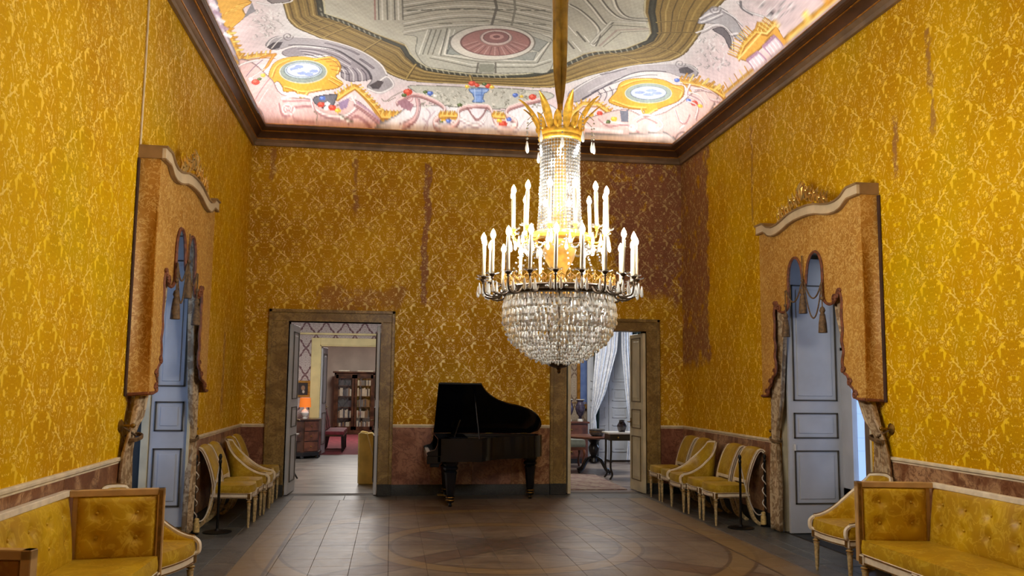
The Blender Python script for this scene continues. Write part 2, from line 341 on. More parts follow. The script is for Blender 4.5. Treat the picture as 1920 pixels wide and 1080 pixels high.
def floor_mat():
    m = NM('painted brown stone tiles'); p = m.pos(); x, y, z = m.sep(p)
    X = m.math('SUBTRACT', x, 3.25); Y = m.math('SUBTRACT', y, 8.8)
    n1 = m.noise(p, 2.2, 5, .65, .8); n2 = m.noise(m.scale(p, (1, 1, 1)), 9, 4, .6, .6)
    c = m.mix(m.ss(n1, .32, .66), rgb(92, 74, 60), rgb(122, 104, 84)); c = m.mix(m.math('MULTIPLY', m.ss(n2, .5, .72), .5), c, rgb(138, 120, 92))
    def band(d, w, e=.012): return m.math('SUBTRACT', 1.0, m.ss(m.math('ABSOLUTE', d), w, w + e))
    d1 = m.math('SUBTRACT', m.math('MULTIPLY', X, .64), m.math('MULTIPLY', Y, .77)); d2 = m.math('ADD', m.math('MULTIPLY', X, .64), m.math('MULTIPLY', Y, .77))
    r = m.math('SQRT', m.math('ADD', m.math('POWER', X, 2.0), m.math('POWER', Y, 2.0)))
    ock = rgb(134, 106, 62); drk = rgb(66, 46, 38)
    inn = m.math('LESS_THAN', m.math('ABSOLUTE', X), 2.1)
    for d, w in ((d1, .15), (d2, .15)):
        c = m.mix(m.math('MULTIPLY', m.math('MULTIPLY', band(d, w), inn), .7), c, rgb(88, 62, 48)); c = m.mix(m.math('MULTIPLY', m.math('MULTIPLY', band(m.math('SUBTRACT', m.math('ABSOLUTE', d), w), .012), inn), .75), c, drk)
    for rr, w in ((1.25, .11), (2.3, .12)):
        q = m.math('SUBTRACT', r, rr); c = m.mix(m.math('MULTIPLY', band(q, w), .65), c, ock); c = m.mix(m.math('MULTIPLY', band(m.math('SUBTRACT', m.math('ABSOLUTE', q), w), .012), .7), c, drk)
    for q, w in ((m.math('SUBTRACT', Y, .15), .10), (m.math('SUBTRACT', Y, 2.6), .10)):
        c = m.mix(m.math('MULTIPLY', band(q, w), .4), c, rgb(84, 62, 50)); c = m.mix(m.math('MULTIPLY', band(m.math('SUBTRACT', m.math('ABSOLUTE', q), w), .01), .6), c, drk)
    sb = m.math('SUBTRACT', m.math('ABSOLUTE', m.math('SUBTRACT', x, 3.25)), 2.33)
    c = m.mix(m.math('MULTIPLY', band(sb, .14), .6), c, ock); c = m.mix(m.math('MULTIPLY', band(m.math('ADD', sb, .145), .008), .8), c, drk)
    med = m.math('MULTIPLY', m.math('LESS_THAN', r, .5), m.ss(m.noise(p, 11, 3), .45, .55)); c = m.mix(m.math('MULTIPLY', med, .55), c, rgb(62, 58, 48))
    m.bump(n2, .12, .004)
    return m.fin(c, m.math('ADD', .30, m.math('MULTIPLY', n2, .2)), 0, .5)
M_floor = floor_mat()
M_slab = marble('dark grey stone border', rgb(62, 64, 62), rgb(84, 86, 84), rgb(104, 104, 98), 3.0, .36)
M_slab2 = marble('brown grey stone border', rgb(74, 70, 64), rgb(96, 90, 82), rgb(112, 104, 94), 3.0, .36)
M_joint = plain('pale mortar', rgb(104, 98, 88), .8)
M_joint_dk = plain('dark mortar', rgb(76, 66, 56), .8)
# ---------------------------------------------------------------- the hall: walls, floor, trims
def st(o): o['kind'] = 'structure'; return o
LO, LH = (7.50, 9.36), 3.12             # recess opening in the side walls
DL, DR, DH = (.62, 1.92), (4.64, 5.86), 2.45   # doorways in the far wall
b = MB(); b.box(-.7, 0, RY, LO[0], 0, 5.6); b.box(-.7, 0, LO[1], D, 0, 5.6); b.box(-.7, 0, LO[0], LO[1], LH, 5.6); wall_l = st(b.build('wall_left', M_wall_left, smooth=0))
b = MB(); b.box(W, W + .7, RY, LO[0], 0, 5.6); b.box(W, W + .7, LO[1], D, 0, 5.6); b.box(W, W + .7, LO[0], LO[1], LH, 5.6); wall_r = st(b.build('wall_right', M_wall_side, smooth=0))
b = MB()
for x0, x1 in ((-.7, DL[0]), (DL[1], DR[0]), (DR[1], W + .7)): b.box(x0, x1, D, D + .25, 0, 5.6)
for x0, x1 in (DL, DR): b.box(x0, x1, D, D + .25, DH, 5.6)
wall_b = st(b.build('wall_back', M_wall_back, smooth=0))
b = MB(); b.box(-.7, W + .7, RY - .25, RY, 0, 5.6); wall_n = st(b.build('wall_rear', M_wall_back, smooth=0))
for (w_, s) in ((wall_l, -1), (wall_r, 1)):
    f = (lambda d: -d) if s < 0 else (lambda d: W + d)
    X = sorted((f(-.004), f(.69)))
    m = MB(); m.box(*X, LO[0], LO[0] + .03, 0, LH); m.box(*X, LO[1] - .03, LO[1], 0, LH); m.box(*X, LO[0], LO[1], LH - .03, LH); m.build('reveal_lining', M_cream, w_, smooth=0)
# floor: mortar bed + single stone pieces
b = MB(); b.box(.02, W - .02, 3.0, D, -.05, -.006); b.box(DL[0], DL[1], D, D + .25, -.05, -.004); b.box(DR[0], DR[1], D, D + .25, -.05, -.004); b.box(-.7, .02, LO[0], LO[1], -.05, -.002); b.box(W - .02, W + .7, LO[0], LO[1], -.05, -.002)
floor = st(b.build('floor', M_joint_dk, smooth=0))
b = MB(); b.box(.02, W - .02, RY, 3.0, -.05, 0); b.build('floor_behind_camera', M_floor, floor, smooth=0)
b = MB(); b.box(.02, .77, 3.0, D, -.02, -.003); b.box(5.75, W - .02, 3.0, D, -.02, -.003); b.build('mortar_bed', M_joint, floor, smooth=0)
rnd = random.Random(3); tcache = {}
def tile(x0, x1, y0, y1, mat, gap=.0012, name='tile'):
    key = (round(x1 - x0, 3), round(y1 - y0, 3), mat.name); 
    if key not in tcache:
        a, c = (x1 - x0) / 2 - gap, (y1 - y0) / 2 - gap; e = .0015
        m = MB(); m.add([(-a, -c, -.03), (a, -c, -.03), (a, c, -.03), (-a, c, -.03), (-a, -c, -e), (a, -c, -e), (a, c, -e), (-a, c, -e), (-a + e, -c + e, 0), (a - e, -c + e, 0), (a - e, c - e, 0), (-a + e, c - e, 0)],
            [(0, 1, 5, 4), (1, 2, 6, 5), (2, 3, 7, 6), (3, 0, 4, 7), (4, 5, 9, 8), (5, 6, 10, 9), (6, 7, 11, 10), (7, 4, 8, 11), (8, 9, 10, 11)]); tcache[key] = m.mesh(name, mat, 0)
    shared(tcache[key], name, floor, ((x0 + x1) / 2, (y0 + y1) / 2, rnd.uniform(-.0006, .0003)))
xa, xb = .77, 5.75
nx = 15; dx = (xb - xa) / nx; yy = [3.0 + i * .88 for i in range(5)] + [6.9 + i * .3325 for i in range(17)] + [12.22]
yy = [3.0 + (6.9 - 3.0) / 8 * i for i in range(8)] + [6.9 + (12.22 - 6.9) / 16 * i for i in range(17)]
for i in range(nx):
    for j in range(len(yy) - 1): 
        if j >= 8 or True: tile(xa + i * dx, xa + (i + 1) * dx, yy[j], yy[j + 1], M_floor)
for (c0, c1, mt, ln, of) in ((.02, .33, M_slab, .9, 0), (.33, .53, M_slab, .62, .2), (.53, .77, M_slab2, .5, .1), (xb, 5.98, M_slab2, .5, .1), (5.98, 6.13, M_slab, .62, .3), (6.13, W - .02, M_slab, .9, 0)):
    y = 3.0 + of - ln
    while y < D:
        y0, y1 = max(3.0, y), min(D, y + ln)
        if y1 - y0 > .08: tile(c0, c1, y0, y1, mt, .0035, 'border_slab')
        y += ln
x = xa
while x < xb - .01:
    x1 = min(xb, x + .71); tile(x, x1, 12.22, D, M_slab2, .003, 'border_slab'); x = x1
# dado panels, plinths and rails
def dado(wall, axis, rng, mats, side, wd=.62, face=None):
    u = rng[0]; k = 0
    n = max(1, round((rng[1] - rng[0]) / wd)); step = (rng[1] - rng[0]) / n
    for i in range(n):
        a, c = u + i * step + .0015, u + (i + 1) * step - .0015; m = MB(); d0, d1 = face
        if axis == 'y': m.box(min(d0, d1), max(d0, d1), a, c, .15, .955)
        else: m.box(a, c, min(d0, d1), max(d0, d1), .15, .955)
        m.build('marble_panel', mats[i % len(mats)], wall, smooth=0, bevel=.002)
tn = [0]
def trim(mb, mat, nm=None, **kw): tn[0] += 1; return st(mb.build(nm or 'trim_%d' % tn[0], mat, **kw))
SEG_L = [(RY, 3.4), (3.4, 7.33), (9.50, D - .002)]; SEG_B = [(.0, .36), (2.10, 4.42), (6.05, W)]
for sg in SEG_L:
    wd_ = .62 if sg[0] > 0 else 5
    dado(wall_l, 'y', sg, [M_dado], 'L', wd_, (-.01, .016)); dado(wall_r, 'y', sg, [M_dado], 'R', wd_, (W - .016, W + .01))
for sg in SEG_B: dado(wall_b, 'x', sg, [M_dado2, M_dado], 'B', .6, (D - .016, D + .01))
def rail_profile(kind): return [(0, .955), (.018, .955), (.018, .966), (.024, .97), (.03, .976), (.03, .99), (.022, 1.0), (0, 1.0)] if kind == 'rail' else [(0, 0), (.028, 0), (.028, .13), (.018, .15), (0, .15)]
for kind, mt, nm in (('rail', M_rail, None), ('base', M_plinth, 'baseboard_')):
    pf = rail_profile(kind)
    for s, q in (('left', 0), ('right', 1)):
        m = MB()
        for a, c in SEG_L: m.prism(pf, (lambda e, z, d: (e, d, z)) if q == 0 else (lambda e, z, d: (W - e, d, z)), a, c - (.03 if c > 12 else 0))
        trim(m, mt, nm and nm + s, smooth=30)
    m = MB()
    for a, c in SEG_B: m.prism(pf, lambda e, z, d: (d, D - e, z), a, c)
    trim(m, mt, nm and nm + 'back', smooth=30)
# cornice: mitred mouldings, dark walnut with gilded fillets
PR = [('lower_moulding', M_cor_mid, [(0, 4.99), (.035, 4.99), (.04, 5.0), (.04, 5.035), (.055, 5.05), (.07, 5.075), (0, 5.075)]),
      ('gilded_fillet', M_gilt, [(0, 5.075), (.078, 5.075), (.082, 5.083), (.078, 5.091), (0, 5.091)]),
      ('cove_band', M_cor_brown, [(0, 5.091), (.075, 5.091), (.085, 5.11), (.105, 5.14), (.14, 5.17), (0, 5.17)]),
      ('gilded_fillet', M_gilt, [(0, 5.17), (.15, 5.17), (.155, 5.176), (.15, 5.184), (0, 5.184)]),
      ('crown_moulding', M_cor_brown, [(0, 5.184), (.16, 5.184), (.175, 5.2), (.19, 5.205), (.205, 5.225), (.205, 5.262), (.19, 5.262), (.19, 5.215), (0, 5.215)]),
      ('top_fillet', M_gilt, [(.189, 5.262), (.207, 5.262), (.207, 5.272), (.189, 5.272)])]
def run(pf, wall):
    m = MB(); n = len(pf)
    def pt(e, z, end):
        if wall == 'L': return (e, (RY + e, D - e)[end], z)
        if wall == 'R': return (W - e, (RY + e, D - e)[end], z)
        if wall == 'B': return ((e, W - e)[end], D - e, z)
        return ((e, W - e)[end], RY + e, z)
    m.add([pt(e, z, 0) for e, z in pf] + [pt(e, z, 1) for e, z in pf], [tuple(range(n))[::-1], tuple(range(n, 2 * n))] + [(k, (k + 1) % n, n + (k + 1) % n, n + k) for k in range(n)])
    return m
for wl in 'LRBN':
    tn[0] += 1; e = thing('trim_%d' % tn[0], None, None); st(e)
    for nm, mt, pf in PR: run(pf, wl).build(nm, mt, e, smooth=30)
# ---------------------------------------------------------------- doors of the far wall
def leaf(parent, o, a, n, w, h, th, panels, M, ML, inset=.1, name='leaf', handle=True):
    # o: hinge foot, a: unit direction of width, n: face normal
    o, a, n = Vector(o), Vector(a), Vector(n)
    F = lambda s, t, z: o + a * s + n * t + Vector((0, 0, z))
    m = MB(); m.prism([(0, 0), (w, 0), (w, h), (0, h)], lambda s, z, t: F(s, t, z), -th / 2, th / 2); lf = m.build(name, M, parent, world=True, smooth=0, bevel=.003)
    for (z0, z1) in panels:
        for sg in (1, -1):
            m = MB(); i0 = inset; t0 = sg * th / 2
            for (q, k) in ((0, .010),):
                for A in ((i0, w - i0, z0, z0 + .014), (i0, w - i0, z1 - .014, z1), (i0, i0 + .014, z0, z1), (w - i0 - .014, w - i0, z0, z1)):
                    m.prism([(A[0], A[2]), (A[1], A[2]), (A[1], A[3]), (A[0], A[3])], lambda s, z, t: F(s, t, z), t0, t0 + sg * .012)
            m.build('moulding', ML, lf, world=True, smooth=0)
            m = MB(); g = .055
            if w - 2 * i0 > 3 * g and z1 - z0 > 3 * g:
                m.prism([(i0 + g, z0 + g), (w - i0 - g, z0 + g), (w - i0 - g, z1 - g), (i0 + g, z1 - g)], lambda s, z, t: F(s, t, z), t0, t0 + sg * .008)
                m.build('panel', M, lf, world=True, smooth=0, bevel=.003)
    if handle:
        m = MB(); c = F(w - .045, 0, 1.02); m.tube([c - n * (th / 2 + .05), c + n * (th / 2 + .05)], .008); 
        for sg in (1, -1):
            q = c + n * sg * (th / 2 + .05); m.tube([q, q - a * .09], .008)
            m.prism([(w - .06, .95), (w - .03, .95), (w - .03, 1.08), (w - .06, 1.08)], lambda s, z, t: F(s, t, z), sg * th / 2, sg * (th / 2 + .006))
        m.build('handle', M_brass, lf, world=True)
    return lf
def surround(idx, x0, x1, xo0, xo1, h, ho):
    e = thing('door_%d' % idx, None, None, ((x0 + x1) / 2, D, 0)); st(e); e['label'] = ('ochre marble doorway with open white leaves, left of the piano', 'ochre marble doorway with open cream leaves, right of the piano')[idx - 1]
    for nm, a, c, z0, z1 in (('jamb', xo0, x0, .15, h), ('jamb', x1, xo1, .15, h), ('lintel', xo0, xo1, h, ho)):
        m = MB(); m.box(a, c, D - .05, D + .02, z0, z1); m.build(nm, M_frame, e, world=True, smooth=0, bevel=.006)
    m = MB(); m.box(xo0 - .02, xo0 + .03, D - .07, D, .15, ho + .02); m.build('outer_bead', M_frame, e, world=True, smooth=0, bevel=.008)
    m = MB(); m.box(xo1 - .03, xo1 + .02, D - .07, D, .15, ho + .02); m.build('outer_bead', M_frame, e, world=True, smooth=0, bevel=.008)
    m = MB(); m.box(xo0 - .02, xo1 + .02, D - .07, D, ho - .03, ho + .02); m.build('outer_bead', M_frame, e, world=True, smooth=0, bevel=.008)
    m = MB(); m.box(x0 - .03, x0, D - .062, D + .25, .15, h); m.box(x1, x1 + .03, D - .062, D + .25, .15, h); m.box(x0 - .03, x1 + .03, D - .062, D + .25, h, h + .03); m.build('inner_lining', M_frame, e, world=True, smooth=0)
    for a, c in ((xo0 - .02, x0), (x1, xo1 + .02)):
        m = MB(); m.box(a, c, D - .075, D + .02, 0, .16); m.build('plinth_block', M_plinth, e, world=True, smooth=0, bevel=.005)
    return e
d1 = surround(1, DL[0], DL[1], .36, 2.10, DH, 2.60)
d2 = surround(2, DR[0], DR[1], 4.42, 6.05, DH - .05, 2.56)
P3 = [(.16, .82), (.93, 1.22), (1.33, 2.3)]
leaf(d1, (DL[0] + .03, D + .03, .01), (.06, .998, 0), (.998, -.06, 0), .62, 2.4, .045, P3, M_door, M_doorline)
leaf(d1, (DL[1] - .03, D + .0, .01), (-.03, .9995, 0), (-.9995, -.03, 0), .62, 2.4, .045, P3, M_door, M_doorline)
leaf(d2, (DR[1] - .03, D - .04, .01), (-.06, .998, 0), (-.998, -.06, 0), .60, 2.36, .045, P3, M_cream, M_creamline)
leaf(d2, (DR[0] + .05, D - .04, .01), (.03, .9995, 0), (.9995, -.03, 0), .60, 2.36, .045, P3, M_cream, M_creamline)
# ---------------------------------------------------------------- window recesses in the side walls
M_shutter = plain('taupe shutter paint', rgb(120, 100, 76), .5, 0, .1, 5); M_shutter_shade = plain('black green shutter shade', rgb(34, 38, 36), .5, 0, .1, 5)  # dark copy for the left side: shutter shade painted into the colour
def recess(idx, side):
    R_ = side == 'R'
    f = (lambda d, y, z: (W - d, y, z)) if side == 'R' else (lambda d, y, z: (d, y, z))
    bx = lambda m, d0, d1_, y0, y1, z0, z1: m.prism([(y0, z0), (y1, z0), (y1, z1), (y0, z1)], lambda y, z, d: f(d, y, z), d0, d1_)
    e = thing('window_%d' % idx, None, None, f(-.6, 8.4, 0)); st(e)
    e['label'] = 'tall casement with daylight behind the %s curtains' % ('right' if side == 'R' else 'left')
    y0, y1 = LO[0] + .03, LO[1] - .03; d = -.64
    for nm, a, c, z0, z1 in (('stile', y0, y0 + .1, 0, LH), ('stile', y1 - (.40 if R_ else .12), y1, 0, LH), ('mullion', 8.37, 8.47, 0, LH), ('bottom_rail', y0, y1, 0, .5), ('top_rail', y0, y1, LH - .14, LH - .03), ('glazing_bar', y0, y1, 2.0, 2.04), ('glazing_bar', y0, y1, 2.5, 2.54)):
        m = MB(); bx(m, d - .03, d + .03, a, c, z0, z1); m.build(nm, M_door, e, world=True, smooth=0, bevel=.003)
    for a, c in ((y0 + .1, 8.37), (8.47, y1 - (.40 if R_ else .12))):
        for z0, z1 in ((.5, 2.0), (2.04, 2.5), (2.54, LH - .14)):
            m = MB(); bx(m, d - .004, d + .004, a, c, z0, z1); m.build('pane', M_glass, e, world=True, smooth=0)
    for nm, a, c in (('shutter', y0 + .02, 7.95), ('shutter', 7.96, 8.60 if R_ else 8.55)):
        m = MB(); bx(m, -.60, -.56, a, c, .02, 2.5 if R_ else 1.6); s_ = m.build(nm, M_shutter if R_ else M_shutter_shade, e, world=True, smooth=0, bevel=.004)
        m = MB(); bx(m, -.562, -.55, a + .08, c - .08, .15, .75); m.build('panel', M_shutter if R_ else M_shutter_shade, s_, world=True, smooth=0, bevel=.004)
        m = MB(); bx(m, -.562, -.55, a + .08, c - .08, .9, 1.48); m.build('panel', M_shutter if R_ else M_shutter_shade, s_, world=True, smooth=0, bevel=.004)
    m = MB(); m.sphere(f(-.53, 8.12, .83), .022, 10, 7); m.tube([f(-.56, 8.12, .83), f(-.53, 8.12, .83)], .01, 6); m.build('shutter_knob', M_porc, e, world=True)
    m = MB(); bx(m, -.66, .0, LO[0], LO[1], -.04, .004); m.build('threshold', M_plinth, e, world=True, smooth=0)
    PN = [(.31, .89), (1.02, 1.30), (1.43, 2.72)]
    dr = thing('door_%d' % (idx + 2), None, None, f(-.62, 9.2, 0)); st(dr)
    if side == 'R':
        dr['label'] = 'tall grey panelled door leaf folded back inside the right curtain opening'
        leaf(dr, f(-.62, 9.17, .012), (-1, 0, 0), (0, -1, 0), .635, 3.02, .04, PN, M_door, M_doorline, .06, handle=False)
        m = MB(); m.box(W + .04, W + .06, 9.135, 9.15, .90, .97); m.build('latch', M_porc, dr, world=True, smooth=0)
    else:
        dr['label'] = 'tall blue grey panelled door leaf folded back inside the left curtain opening'
        leaf(dr, f(-.32, 9.30, .13), (1, 0, 0), (0, -1, 0), .36, 2.95, .04, [(.2, .78), (.95, 1.25), (1.4, 2.7)], M_door, M_doorline, .04, handle=False)
        m = MB(); m.box(-.40, -.325, 9.26, 9.33, .11, 3.08); m.build('casing', M_cream, dr, world=True, smooth=0, bevel=.004)
        m = MB(); m.box(-.68, -.405, 9.29, 9.33, .11, 3.08); m.build('reveal_shade_panel', M_shutter_shade, dr, world=True, smooth=0)  # dark sheet added over the far reveal, shade put in as colour
        m = MB(); m.box(-.66, .0, 8.9, LO[1] - .03, 0, .11); m.build('step', M_plinth, dr, world=True, smooth=0)
        m = MB(); m.box(.045, .075, 9.24, 9.36, .05, 3.0); m.build('casing', M_cream, dr, world=True, smooth=0, bevel=.004)
recess(1, 'R'); recess(2, 'L')
# ---------------------------------------------------------------- vaulted ceiling
def ceil_z(x, y):
    a, hgt = 1.35, .86
    x = np.asarray(x, float); y = np.asarray(y, float)
    d1 = np.minimum(x, W - x); d2 = np.minimum(D - y, y - RY); k = .3
    s = np.minimum(d1, d2) - np.maximum(k - np.abs(d1 - d2), 0) ** 2 / (4 * k)
    q = np.clip(s / a, 0, 1)
    return 5.205 + hgt * np.sqrt(np.maximum(0, 1 - (1 - q) ** 2)) ** .95
